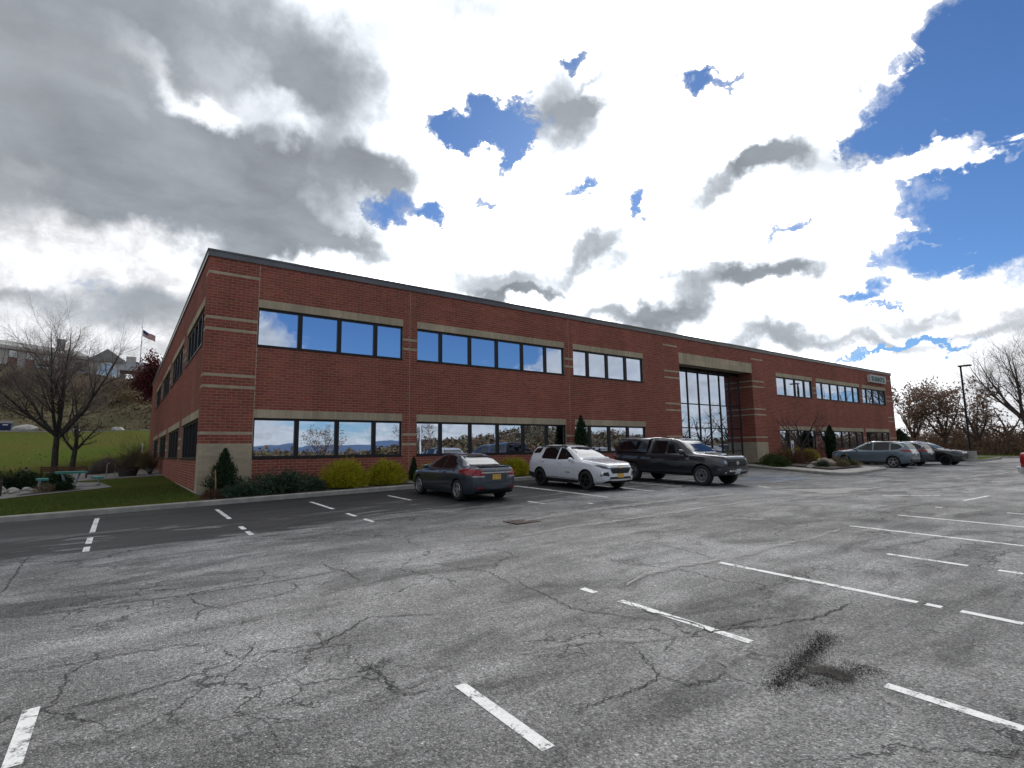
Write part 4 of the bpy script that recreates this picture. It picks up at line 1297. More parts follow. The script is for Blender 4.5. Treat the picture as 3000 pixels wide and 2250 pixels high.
class Car:
    def __init__(s, S, name, label, cat, loc, heading, paint, group=None):
        s.S = S; s.paint = paint
        z = float(lot(loc[0], loc[1]))
        g = (float(lot(loc[0], loc[1] + 1)) - float(lot(loc[0], loc[1] - 1))) / 2
        s.root = thing(name, label, cat, (loc[0], loc[1], z + 0.004), heading, group)
        s.root.rotation_euler = (0, -g * math.sin(heading), heading)
        V, F = loft_body(S)
        me = bpy.data.meshes.new('body'); me.from_pydata([tuple(v) for v in V], [], F)
        tmp = bpy.data.objects.new('tmp', me); COL.objects.link(tmp)
        bm = bmesh.new(); bm.from_mesh(me); bmesh.ops.recalc_face_normals(bm, faces=bm.faces); bm.to_mesh(me)
        s.bvh0 = BVHTree.FromBMesh(bm); bm.free()
        # wheel arches cut out
        cm = bpy.data.meshes.new('cut'); CV = []; CF = []
        ra = S['ra']; W = S['W'] / 2
        for ax in (S['xf'], S['xr']):
            for y0, y1 in ((W * 0.62, W * 1.3), (-W * 1.3, -W * 0.62)):
                v, f = cyl(ax, S['r'] + 0.01, ra, y0, y1); o = len(CV); CV += v; CF += [tuple(i + o for i in q) for q in f]
        cm.from_pydata(CV, [], CF)
        bm = bmesh.new(); bm.from_mesh(cm); bmesh.ops.recalc_face_normals(bm, faces=bm.faces); bm.to_mesh(cm); bm.free()
        cut = bpy.data.objects.new('cut', cm); COL.objects.link(cut)
        md = tmp.modifiers.new('b', 'BOOLEAN'); md.operation = 'DIFFERENCE'; md.object = cut; md.solver = 'EXACT'
        dg = bpy.context.evaluated_depsgraph_get(); dg.update()
        nm = bpy.data.meshes.new_from_object(tmp.evaluated_get(dg))
        bpy.data.objects.remove(tmp); bpy.data.objects.remove(cut)
        nm.name = 'body'; nm.materials.clear(); nm.materials.append(paint); nm.materials.append(M_WELL)
        for p in nm.polygons:
            c = p.center
            p.material_index = 0
            for ax in (S['xf'], S['xr']):
                d = math.hypot(c.x - ax, c.z - S['r'] - 0.01)
                if (abs(d - ra) < 0.012 and abs(c.y) < W * 0.995 and abs(p.normal.y) < 0.3) or (d < ra and abs(p.normal.y) > 0.9 and abs(abs(c.y) - W * 0.62) < 0.01): p.material_index = 1
            if p.normal.z < -0.8 and c.z < 0.5: p.material_index = 1
        s.body = link('body', nm, s.root)
        autosmooth(s.body, 32)
        s.wheels()
    # a panel that lies on the body: polygon in a view, thrown onto the surface
    def panel(s, name, poly, view, mat, off=0.008, cell=0.07, skirt=0.03, parent=None, label=None, depth=None):
        n = len(poly)
        P = np.array(poly, float)
        inner = []
        x0, y0 = P.min(0); x1, y1 = P.max(0)
        for x in np.arange(x0 + cell / 2, x1, cell):
            for y in np.arange(y0 + cell / 2, y1, cell):
                ins = False
                for i in range(n):
                    a, b_ = P[i], P[i - 1]
                    if (a[1] > y) != (b_[1] > y) and x < (b_[0] - a[0]) * (y - a[1]) / (b_[1] - a[1]) + a[0]: ins = not ins
                if ins: inner.append(Vector((x, y)))
        edge = []
        for i in range(n):
            a, b_ = P[i], P[(i + 1) % n]
            k = max(1, int(np.hypot(*(b_ - a)) / cell))
            for j in range(k): edge.append(Vector(a + (b_ - a) * j / k))
        ne = len(edge)
        v, e, f, *_ = mgeo.delaunay_2d_cdt(edge + inner, [(i, (i + 1) % ne) for i in range(ne)], [], 1, 1e-4)
        cfg = {'left': (lambda a, b_: Vector((a, 4, b_)), Vector((0, -1, 0))), 'right': (lambda a, b_: Vector((a, -4, b_)), Vector((0, 1, 0))),
               'front': (lambda a, b_: Vector((6, a, b_)), Vector((-1, 0, 0))), 'rear': (lambda a, b_: Vector((-6, a, b_)), Vector((1, 0, 0))),
               'top': (lambda a, b_: Vector((a, b_, 6)), Vector((0, 0, -1)))}[view]
        pts = []
        for p in v:
            o = cfg[0](p.x, p.y); d = cfg[1]
            h, nrm, i, dist = s.bvh0.ray_cast(o, d)
            if h is None or (depth and abs(dist - depth[0]) > depth[1]):
                h, nrm, i, dist = s.bvh0.find_nearest(o + d * (depth[0] if depth else (6 - s.S['L'] / 2 if view in ('front', 'rear') else 4 - s.S['W'] / 2)))
            if nrm.dot(d) > 0: nrm = -nrm
            pts.append(h + nrm * off)
        m = len(pts)
        # outward winding
        F = []
        for q in f:
            a, b_, c = (pts[i] for i in q)
            F.append(tuple(q) if (b_ - a).cross(c - a).dot(cfg[1]) < 0 else tuple(q[::-1]))
        cnt = {}
        for q in F:
            for i in range(3): cnt[(q[i], q[(i + 1) % 3])] = 1
        bd = [(a, b_) for (a, b_) in cnt if (b_, a) not in cnt]
        V = [tuple(p) for p in pts] + [tuple(p + cfg[1] * skirt) for p in pts]
        Q = [(b_, a, a + m, b_ + m) for a, b_ in bd]
        me = bpy.data.meshes.new(name); me.from_pydata(V, [], F + Q); me.materials.append(mat)
        o = link(name, me, parent or s.root, label)
        autosmooth(o, 40)
        return o
    def both(s, name, poly, mat, **k):
        return [s.panel(name, poly, v, mat, **k) for v in ('left', 'right')]
    def seam(s, pts, w=0.011, mat=None, name='panel_gap', views=('left', 'right'), off=0.002):
        P = [np.array(p, float) for p in pts]
        for v in views:
            poly_a = []; poly_b = []
            for i, p in enumerate(P):
                d = P[min(i + 1, len(P) - 1)] - P[max(i - 1, 0)]; d /= np.linalg.norm(d) + 1e-9
                nn = np.array([-d[1], d[0]]) * w / 2
                poly_a.append(tuple(p + nn)); poly_b.append(tuple(p - nn))
            s.panel(name, poly_a + poly_b[::-1], v, mat or M_SEAM, off=off, cell=0.25, skirt=0.004)
    def wheels(s):
        S = s.S; r, wd = S['r'], S.get('tw', 0.215); rr = S['rim']
        tb = MB(); prof = [(rr * 0.98, wd * 0.50), (rr + 0.02, wd * 0.52), (r - 0.05, wd * 0.53), (r - 0.015, wd * 0.47), (r, wd * 0.40), (r, 0), (r, -wd * 0.40), (r - 0.015, -wd * 0.47), (rr, -wd * 0.5)]
        n = 40; V = []; F = []
        for (q, y) in prof:
            for k in range(n): V.append((q * math.cos(2 * PI * k / n), y, q * math.sin(2 * PI * k / n)))
        for i in range(len(prof) - 1):
            for k in range(n): F.append((i * n + k, (i + 1) * n + k, (i + 1) * n + (k + 1) % n, i * n + (k + 1) % n))
        tb.add(V, F); tyre = mesh_np('wheel', *[tb.arrays()[0], tb.arrays()[1]], [M_TYRE], None, True)
        # rim: lip, dark barrel, spokes
        rm = MB(); V = []; F = []
        lip = [(rr, wd * 0.50), (rr - 0.006, wd * 0.54), (rr - 0.022, wd * 0.53), (rr - 0.03, wd * 0.40), (rr - 0.035, 0.0)]
        for (q, y) in lip:
            for k in range(n): V.append((q * math.cos(2 * PI * k / n), y, q * math.sin(2 * PI * k / n)))
        for i in range(len(lip) - 1):
            for k in range(n): F.append((i * n + k, (i + 1) * n + k, (i + 1) * n + (k + 1) % n, i * n + (k + 1) % n))
        rm.add(V, F, 0)
        rm.add([((rr - 0.03) * math.cos(2 * PI * k / n), 0.02, (rr - 0.03) * math.sin(2 * PI * k / n)) for k in range(n)], [tuple(range(n))], 1)
        ns, sw, tw_ = S['spokes']
        for k in range(ns):
            a = 2 * PI * k / ns + PI / 2
            for sgn in ((-1, 1) if tw_ else (0,)):
                ca, sa = math.cos(a), math.sin(a)
                def pt(q, lat, y): return (q * ca - lat * sa, y, q * sa + lat * ca)
                i0, i1 = 0.045, rr - 0.018
                l0, l1 = sgn * tw_ * 0.35, sgn * tw_
                y0, y1 = wd * 0.44, wd * 0.49
                Vs = [pt(i0, l0 - sw * 0.5, y0), pt(i0, l0 + sw * 0.5, y0), pt(i1, l1 + sw * 0.55, y1), pt(i1, l1 - sw * 0.55, y1)]
                Vs += [(x, y - 0.045, z) for x, y, z in Vs]
                rm.add(Vs, [(0, 1, 2, 3), (4, 7, 6, 5), (0, 4, 5, 1), (1, 5, 6, 2), (2, 6, 7, 3), (3, 7, 4, 0)], 0)
        hub = [(0.075, wd * 0.40), (0.07, wd * 0.47), (0.05, wd * 0.485), (0.0, wd * 0.485)]
        V = []; F = []
        for (q, y) in hub:
            for k in range(20): V.append((q * math.cos(2 * PI * k / 20), y, q * math.sin(2 * PI * k / 20)))
        for i in range(3):
            for k in range(20): F.append((i * 20 + k, (i + 1) * 20 + k, (i + 1) * 20 + (k + 1) % 20, i * 20 + (k + 1) % 20))
        rm.add(V, F, 2)
        Vr, Fr, mr = rm.arrays()
        rim = mesh_np('rim', Vr, Fr, [S['alloy'], M_WELL, S.get('hubm', S['alloy'])], mr)
        yo = S['W'] / 2 - wd * 0.53 - 0.01
        for ax in (S['xf'], S['xr']):
            for sgn in (1, -1):
                wo = link('wheel', tyre, s.root, loc=(ax, sgn * yo, r))
                ro = link('rim', rim, wo)
                if sgn < 0: wo.rotation_euler = (0, 0, PI)
    def mirror(s, x, z, y, mat, w=0.20, h=0.135, d=0.11):
        for sgn in (1, -1):
            mb = MB()
            # rounded shell: a squashed ball, flat behind
            V = []; F = []; nu, nv = 12, 8
            for i in range(nv + 1):
                ph = PI * i / nv
                for k in range(nu):
                    th = 2 * PI * k / nu
                    cx, cy, cz = math.sin(ph) * math.cos(th), math.cos(ph), math.sin(ph) * math.sin(th)
                    px = d * (cx if cx > 0 else cx * 0.35); 
                    V.append((x + px, sgn * (y + w / 2 + w / 2 * math.copysign(abs(cy) ** 0.7, cy)), z + h / 2 * math.copysign(abs(cz) ** 0.75, cz)))
            for i in range(nv):
                for k in range(nu): F.append((i * nu + k, i * nu + (k + 1) % nu, (i + 1) * nu + (k + 1) % nu, (i + 1) * nu + k))
            mb.add(V, F)
            mb.box((x - 0.01, sgn * (y - 0.06) if sgn > 0 else sgn * (y + 0.05), z - h * 0.42), (x + 0.05, sgn * (y + 0.05) if sgn > 0 else sgn * (y - 0.06), z - h * 0.18))
            o = mb.build('mirror', mat, s.root, world=False)
            autosmooth(o, 50)
    def bx(s, name, a, b_, mat, parent=None):
        return MB().box(a, b_).build(name, mat, parent or s.root, world=False)
    def badge_oval(s, x, z, y=0, a=0.07, b_=0.045, dirx=1, mat=None):
        mb = MB(); n = 24
        for r0, r1 in ((1.0, 0.78),):
            V = []
            for d in (0, 0.012):
                for k in range(n): V.append((x + dirx * d, y + a * math.cos(2 * PI * k / n), z + b_ * math.sin(2 * PI * k / n)))
            F = [(k, (k + 1) % n, n + (k + 1) % n, n + k) for k in range(n)] + [tuple(range(n, 2 * n))]
            mb.add(V, F)
        return mb.build('badge', mat or M_CHROME, s.root, world=False)

def common(c, S, handles, seams, hm=None):
    for p in seams: c.seam(p)
    for (x, z) in handles:
        c.both('handle', [(x - 0.09, z - 0.015), (x + 0.09, z - 0.015), (x + 0.09, z + 0.018), (x - 0.09, z + 0.018)], hm or c.paint, off=0.028, skirt=0.03)

# --- grey sedan, tail towards us
S = dict(L=4.55, W=1.755, r=0.318, ra=0.362, rim=0.215, xf=1.36, xr=-1.31, spokes=(5, 0.035, 0.03), alloy=M_ALLOY,
 zt=[(2.275,.60),(2.20,.69),(1.95,.79),(1.3,.93),(1.02,.985),(0.62,1.17),(0.22,1.345),(-0.05,1.41),(-.45,1.435),(-.90,1.395),(-1.25,1.27),(-1.62,1.085),(-1.80,1.05),(-2.10,1.04),(-2.20,1.02),(-2.275,.92)],
 zs=[(2.275,.53),(1.95,.66),(1.1,.86),(0,.915),(-1.2,.965),(-1.9,.955),(-2.275,.86)],
 w=[(2.275,.50),(2.20,.66),(2.0,.78),(1.6,.855),(1.1,.877),(-1.3,.877),(-1.8,.85),(-2.1,.785),(-2.22,.70),(-2.275,.62)],
 wr=[(2.275,.46),(1.9,.72),(1.05,.72),(.25,.575),(-.45,.55),(-1.0,.555),(-1.55,.64),(-1.8,.68),(-2.2,.64),(-2.275,.55)],
 zb=[(2.275,.30),(2.0,.20),(1.2,.17),(-1.3,.17),(-1.9,.20),(-2.2,.30),(-2.275,.38)])
P_GREY = car_paint('grey_blue_paint', (0.060, 0.074, 0.098), 0.7, 0.3, 0.15)
c = Car(S, 'sedan', 'dark grey sedan parked nose to the building, red tail lights facing the lot', 'car', (9.42, 16.17), PI / 2, P_GREY)
c.both('window', [(0.62,.99),(0.12,1.30),(-.28,1.375),(-.30,.965)], M_CGLASS, off=0.006)
c.both('window', [(-.37,.968),(-.35,1.38),(-.75,1.36),(-1.02,1.27),(-1.12,1.14),(-1.08,1.00)], M_CGLASS, off=0.006)
c.panel('windshield', [(-.62,1.02),(.62,1.02),(.50,1.335),(0,1.36),(-.50,1.335)], 'front', M_CGLASS, off=0.006)
c.panel('rear_window', [(-.56,1.085),(.56,1.085),(.50,1.34),(.25,1.372),(-.25,1.372),(-.50,1.34)], 'rear', M_CGLASS, off=0.006)
for sg_ in (1, -1):
    f = lambda pts: [(sg_ * a, b_) for a, b_ in pts]
    c.panel('tail_light', f([(.44,.80),(.44,.885),(.58,.965),(.80,.985),(.86,.90),(.84,.80),(.62,.775)]), 'rear', M_RED, off=0.012, cell=0.05)
    c.panel('reverse_light', f([(.46,.745),(.46,.795),(.74,.80),(.78,.755)]), 'rear', M_CLEAR, off=0.011, cell=0.05)
    c.panel('reflector', f([(.50,.40),(.50,.445),(.68,.445),(.68,.40)]), 'rear', M_RED, off=0.010)
    c.panel('headlight', f([(.42,.60),(.44,.68),(.72,.73),(.74,.66),(.6,.6)]), 'front', M_LAMPD, off=0.008, cell=0.05)
c.panel('chrome_strip', [(-.56,.86),(.56,.86),(.56,.90),(-.56,.90)], 'rear', M_CHROME, off=0.018)
c.panel('license_plate', [(-.155,.665),(.155,.665),(.155,.825),(-.155,.825)], 'rear', M_PLATE_Y, off=0.012)
c.panel('plate_recess', [(-.36,.62),(.36,.62),(.42,.855),(-.42,.855)], 'rear', P_GREY, off=0.003)
c.panel('rear_valance', [(-.55,.28),(.55,.28),(.62,.38),(-.62,.38)], 'rear', M_BPLAST, off=0.006)
c.seam([(-.78,.60),(-.44,.62),(-.40,.58),(.40,.58),(.44,.62),(.78,.60)], 0.012, views=('rear',))
c.seam([(-.60,1.03),(-.46,.93),(.46,.93),(.60,1.03)], 0.010, views=('rear',))
b_ = MB()
for y in (-.042, .028): b_.box((-2.30, y, .935), (-2.272, y + .014, .995))
b_.box((-2.30, -.03, .958), (-2.272, .03, .970)); b_.build('badge', M_CHROME, c.root, world=False)
c.bx('spoiler', (-2.19, -.58, 1.048), (-2.02, .58, 1.075), P_GREY)
c.mirror(0.66, 0.99, 0.86, P_GREY, 0.19, 0.13)
common(c, S, [(-.12,.86),(-1.02,.90)], [[(1.02,.40),(1.02,.86),(.98,.90)],[(-.32,.30),(-.33,.93)],[(1.02,.30),(-.95,.28)],[(-1.10,.55),(-1.16,.85),(-1.10,.97)]])

# --- white SUV, nose towards us
S = dict(L=4.65, W=1.843, r=0.355, ra=0.405, rim=0.245, xf=1.40, xr=-1.325, spokes=(5, 0.045, 0.035), alloy=M_BALLOY,
 zt=[(2.325,.78),(2.26,.92),(2.05,1.00),(1.4,1.085),(1.05,1.13),(.62,1.34),(.15,1.555),(-.25,1.635),(-.8,1.66),(-1.4,1.635),(-1.85,1.575),(-2.05,1.36),(-2.2,1.08),(-2.325,.88)],
 zs=[(2.325,.72),(2.0,.86),(1.2,1.00),(0,1.045),(-1.2,1.09),(-1.9,1.09),(-2.325,.84)],
 w=[(2.325,.60),(2.25,.75),(2.05,.855),(1.7,.905),(1.2,.921),(-1.5,.921),(-1.95,.89),(-2.2,.80),(-2.325,.68)],
 wr=[(2.325,.55),(2.0,.78),(1.1,.78),(.3,.63),(-.4,.605),(-1.4,.60),(-1.85,.60),(-2.05,.66),(-2.325,.6)],
 zb=[(2.325,.36),(2.05,.25),(1.2,.20),(-1.3,.20),(-2.0,.27),(-2.325,.42)])
P_WHITE = car_paint('white_paint', (0.74, 0.75, 0.77), 0.0, 0.35, 0.3)
c = Car(S, 'suv', 'white compact suv with black wheels parked nose out between the sedan and the pickup', 'suv', (14.53, 15.76), -PI / 2, P_WHITE)
c.root.scale = (0.965, 0.965, 0.975)
c.both('window', [(.70,1.12),(.10,1.475),(-.22,1.545),(-.24,1.075)], M_CGLASS, off=0.006)
c.both('window', [(-.33,1.08),(-.31,1.555),(-.95,1.56),(-1.20,1.50),(-1.26,1.14),(-1.18,1.10)], M_CGLASS, off=0.006)
c.both('window', [(-1.46,1.33),(-1.40,1.53),(-1.80,1.50),(-1.93,1.36),(-1.9,1.30)], M_CGLASS, off=0.006)
c.panel('windshield', [(-.68,1.17),(.68,1.17),(.545,1.54),(0,1.575),(-.545,1.54)], 'front', M_CGLASS, off=0.006)
c.panel('rear_window', [(-.62,1.18),(.62,1.18),(.54,1.5),(-.54,1.5)], 'rear', M_CGLASS, off=0.006)
c.panel('grille', [(-.42,.62),(.42,.62),(.52,.76),(.50,.82),(-.50,.82),(-.52,.76)], 'front', M_BPLAST, off=0.008, cell=0.06)
for z in (.65, .685, .72, .755): c.panel('grille_bar', [(-.42,z),(.42,z),(.43,z+.012),(-.43,z+.012)], 'front', M_BALLOY, off=0.016)
c.panel('grille_trim', [(-.62,.825),(.62,.825),(.62,.85),(-.62,.85)], 'front', M_CHROME, off=0.014)
c.panel('badge', [(-.10,.815),(-.05,.815),(-.045,.800),(.055,.800),(.05,.815),(.10,.815),(.115,.855),(.06,.855),(.055,.870),(-.045,.870),(-.05,.855),(-.09,.855)], 'front', simple('gold_badge', (0.62,0.47,0.20), 0.25, 0.8), off=0.026, cell=0.03)
c.panel('lower_grille', [(-.58,.42),(.58,.42),(.52,.50),(-.52,.50)], 'front', M_BPLAST, off=0.010)
c.panel('skid_trim', [(-.60,.385),(.60,.385),(.58,.412),(-.58,.412)], 'front', M_CHROME, off=0.014)
c.panel('license_plate', [(-.155,.47),(.155,.47),(.155,.62),(-.155,.62)], 'front', M_PLATE_Y, off=0.024)
for sg_ in (1, -1):
    f = lambda pts: [(sg_ * a, b_) for a, b_ in pts]
    c.panel('headlight', f([(.50,.775),(.52,.835),(.80,.925),(.86,.90),(.76,.80)]), 'front', M_LAMPD, off=0.010, cell=0.05)
    c.panel('fog_lamp', f([(.58,.53),(.62,.68),(.78,.66),(.80,.56)]), 'front', M_BPLAST, off=0.010, cell=0.05)
    c.panel('fog_lamp_trim', f([(.79,.52),(.77,.70),(.81,.70),(.83,.54)]), 'front', M_CHROME, off=0.014, cell=0.05)
    c.panel('tail_light', f([(.50,.98),(.52,1.08),(.80,1.08),(.80,.97)]), 'rear', M_RED, off=0.010, cell=0.05)
c.both('tail_light_side', [(-2.20,.98),(-1.92,1.02),(-1.98,1.10),(-2.16,1.10)], M_RED, off=0.008, cell=0.05)
c.both('sill_cladding', [(1.02,.21),(1.0,.34),(-.94,.36),(-.96,.22)], M_BPLAST, off=0.012)
c.both('chrome_strip', [(.9,.385),(-.9,.405),(-.9,.42),(.9,.40)], M_CHROME, off=0.010)
c.both('bumper_cladding', [(-1.74,.30),(-1.72,.52),(-2.2,.56),(-2.24,.42)], M_BPLAST, off=0.012)
c.panel('bumper_cladding', [(-.66,.40),(.66,.40),(.7,.56),(-.7,.56)], 'rear', M_BPLAST, off=0.012)
c.both('roof_rail', [(.05,1.565),(.0,1.595),(-1.55,1.600),(-1.62,1.570)], M_BPLAST, off=0.05, skirt=0.06)
c.mirror(0.66, 1.10, 0.90, P_WHITE, 0.20, 0.15)
c.both('side_badge', [(.55,.60),(.55,.625),(.25,.625),(.25,.60)], M_CHROME, off=0.006)
common(c, S, [(-.10,.96),(-1.12,1.00)], [[(1.03,.36),(1.03,.98),(.9,1.05)],[(-.285,.36),(-.285,1.05)],[(-.95,.45),(-1.22,.80),(-1.24,1.08)],[(1.03,.36),(-.95,.37)]], P_WHITE)
c.seam([(-.80,.87),(-.45,.90),(.45,.90),(.80,.87)], 0.010, views=('front',))

# --- dark pickup with a topper, nose towards us
def pickup(name, label, loc, heading, paint, topper=True, alloy=M_ALLOY):
    S = dict(L=5.81, W=2.03, r=0.405, ra=0.475, rim=0.265, tw=0.27, xf=1.92, xr=-1.78, spokes=(6, 0.028, 0.055), alloy=alloy, hubm=M_BALLOY,
     zt=[(2.905,.98),(2.86,1.12),(2.70,1.19),(2.0,1.255),(1.52,1.30),(1.16,1.52),(.72,1.80),(.45,1.885),(0,1.925),(-.55,1.90),(-.78,1.86),(-.88,1.48),(-.93,1.30),(-2.85,1.30),(-2.905,1.26)],
     zs=[(2.905,.86),(2.7,1.02),(1.6,1.18),(0,1.22),(-.88,1.235),(-.95,1.255),(-2.85,1.255),(-2.905,1.2)],
     w=[(2.905,.70),(2.84,.86),(2.65,.95),(2.2,1.0),(1.6,1.015),(-2.7,1.015),(-2.85,.99),(-2.905,.95)],
     wr=[(2.905,.66),(2.6,.86),(1.55,.88),(.75,.73),(.3,.70),(-.7,.70),(-.85,.82),(-.95,.93),(-2.905,.90)],
     zb=[(2.905,.62),(2.75,.46),(2.4,.38),(1.2,.36),(-2.6,.44),(-2.905,.56)])
    c = Car(S, name, label, 'pickup truck', loc, heading, paint)
    c.root.scale = (0.955, 0.955, 0.965)
    c.both('window', [(1.12,1.30),(.62,1.70),(.36,1.785),(.22,1.79),(.20,1.245)], M_CGLASS, off=0.006)
    c.both('window', [(.10,1.25),(.11,1.795),(-.48,1.785),(-.62,1.62),(-.62,1.25)], M_CGLASS, off=0.006)
    c.panel('windshield', [(-.78,1.335),(.78,1.335),(.655,1.80),(0,1.84),(-.655,1.80)], 'front', M_CGLASS, off=0.006)
    c.panel('grille', [(-.60,.76),(.60,.76),(.66,.98),(.64,1.075),(-.64,1.075),(-.66,.98)], 'front', M_BPLAST, off=0.012, cell=0.06)
    for z in (.80, .845, .935, .985, 1.03): c.panel('grille_bar', [(-.60,z),(.60,z),(.60,z+.014),(-.60,z+.014)], 'front', M_BALLOY, off=0.022)
    c.panel('grille_crossbar', [(-.65,.895),(.65,.895),(.65,.925),(-.65,.925)], 'front', paint, off=0.024)
    c.badge_oval(2.93, .92, 0, .105, .075)
    c.panel('bumper', [(-.92,.50),(.92,.50),(.96,.70),(-.96,.70)], 'front', paint, off=0.06, skirt=0.08)
    c.panel('bumper_grille', [(-.58,.52),(.58,.52),(.62,.60),(-.62,.60)], 'front', M_BPLAST, off=0.066)
    c.panel('bumper_strip', [(-.62,.615),(.62,.615),(.62,.635),(-.62,.635)], 'front', M_CHROME, off=0.068)
    c.panel('license_plate', [(-.155,.53),(.155,.53),(.155,.68),(-.155,.68)], 'front', M_PLATE_W, off=0.085)
    for sg_ in (1, -1):
        f = lambda pts: [(sg_ * a, b_) for a, b_ in pts]
        c.panel('headlight', f([(.66,.86),(.67,1.03),(.86,1.10),(.95,1.06),(.93,.93),(.80,.86)]), 'front', M_LAMPD, off=0.014, cell=0.05)
        c.panel('headlight_lens', f([(.70,.88),(.71,1.0),(.78,1.02),(.79,.90)]), 'front', M_CLEAR, off=0.020, cell=0.05)
        c.panel('headlight_trim', f([(.86,1.065),(.92,1.055),(.925,.97),(.90,.97)]), 'front', M_LAMPD, off=0.020, cell=0.05)
        c.panel('fog_lamp', f([(.74,.545),(.74,.60),(.80,.60),(.80,.545)]), 'front', M_CLEAR, off=0.070, cell=0.03)
        c.panel('tail_light', f([(.78,.86),(.78,1.20),(.97,1.20),(.97,.86)]), 'rear', M_RED, off=0.012, cell=0.06)
    c.both('tail_light_side', [(-2.895,.86),(-2.72,.86),(-2.72,1.2),(-2.89,1.2)], M_RED, off=0.010)
    c.panel('rear_bumper', [(-.98,.56),(.98,.56),(.98,.74),(-.98,.74)], 'rear', M_CHROME, off=0.14, skirt=0.16)
    c.panel('bumper_step', [(-.94,.44),(.94,.44),(.98,.56),(-.98,.56)], 'rear', M_BPLAST, off=0.10, skirt=0.12)
    c.panel('tailgate', [(-.76,.80),(.76,.80),(.76,1.24),(-.76,1.24)], 'rear', paint, off=0.012)
    c.both('sill_trim', [(1.40,.37),(1.40,.43),(-1.25,.46),(-1.25,.40)], M_BPLAST, off=0.012)
    c.both('side_badge', [(.85,.75),(.85,.78),(.45,.78),(.45,.75)], M_CHROME, off=0.006)
    c.both('side_badge', [(1.34,1.04),(1.34,1.10),(1.20,1.10),(1.20,1.04)], M_CHROME, off=0.006)
    c.mirror(1.06, 1.33, 1.0, paint, 0.24, 0.22, 0.13)
    common(c, S, [(.30,1.09),(-.50,1.10)], [[(1.42,.42),(1.42,1.12),(1.2,1.25)],[(.15,.44),(.15,1.23)],[(-.78,.46),(-.78,1.24)],[(-.95,.46),(-.95,1.24)],[(1.42,.50),(-.78,.50)]], paint)
    c.both('door_moulding', [(1.35,.60),(1.35,.635),(-.75,.65),(-.75,.615)], paint, off=0.02)
    sc_ = MB(); sc_.add([(2.05,-.30,1.25),(2.05,.30,1.25),(1.62,.34,1.28),(1.62,-.34,1.28),(2.02,-.26,1.31),(2.02,.26,1.31),(1.66,.30,1.32),(1.66,-.30,1.32)], [(0,1,5,4),(1,2,6,5),(2,3,7,6),(3,0,4,7),(4,5,6,7)])
    if topper: autosmooth(sc_.build('hood_scoop', paint, c.root, world=False), 30)
    ib = MB()
    ib.box((-2.80, -.80, 1.255), (-1.0, .80, 1.306)); ib.build('bed_liner', M_BPLAST, c.root, world=False)
    if topper:
        # shell over the bed
        secs = [(-.90,.0),(-.94,.0),(-2.62,.0),(-2.86,.0)]
        V = []; F = []
        for x, dz in secs:
            hh = {-.90: .97, -2.86: .88}.get(x, 1.0)
            r = [(.975,1.30),(.955,1.36),(.80,1.80),(.74,1.885),(.62,1.93),(.3,1.955)]
            x2 = x
            full = [(y, 1.30 + (z - 1.30) * hh + dz) for y, z in r] + [(-y, 1.30 + (z - 1.30) * hh + dz) for y, z in r[::-1]]
            V += [((x2 + (0.20 if x == -2.86 and z > 1.5 else 0)), y, z) for y, z in full]
        n = 12
        for i in range(len(secs) - 1):
            for k in range(n): F.append((i * n + k, i * n + (k + 1) % n, (i + 1) * n + (k + 1) % n, (i + 1) * n + k))
        F += [tuple(range(n)), tuple(range((len(secs) - 1) * n, len(secs) * n))[::-1]]
        tm = bpy.data.meshes.new('topper'); tm.from_pydata(V, [], F); tm.materials.append(paint)
        bm = bmesh.new(); bm.from_mesh(tm); bmesh.ops.recalc_face_normals(bm, faces=bm.faces); bm.to_mesh(tm)
        keep = c.bvh0; c.bvh0 = BVHTree.FromBMesh(bm); bm.free()
        to = link('topper', tm, c.root); autosmooth(to, 25)
        c.both('topper_window', [(-1.12,1.42),(-1.16,1.78),(-2.40,1.78),(-2.52,1.66),(-2.56,1.42)], M_CGLASS, off=0.008)
        c.panel('topper_window', [(-.72,1.42),(.72,1.42),(.62,1.75),(-.62,1.75)], 'rear', M_CGLASS, off=0.008)
        c.bvh0 = keep
    return c
P_MAG = car_paint('charcoal_paint', (0.020, 0.023, 0.030), 0.5, 0.28, 0.2)
pickup('pickup_truck', 'dark grey pickup truck with a bed topper parked nose out before the entrance', (19.27, 14.65), -PI / 2, P_MAG)
P_RED = car_paint('red_paint', (0.30, 0.012, 0.016), 0.2, 0.3, 0.2)
c = pickup('pickup_truck', 'red pickup truck cut off by the right edge of the view', (28.88, 2.66), -PI / 2, P_RED, topper=False)

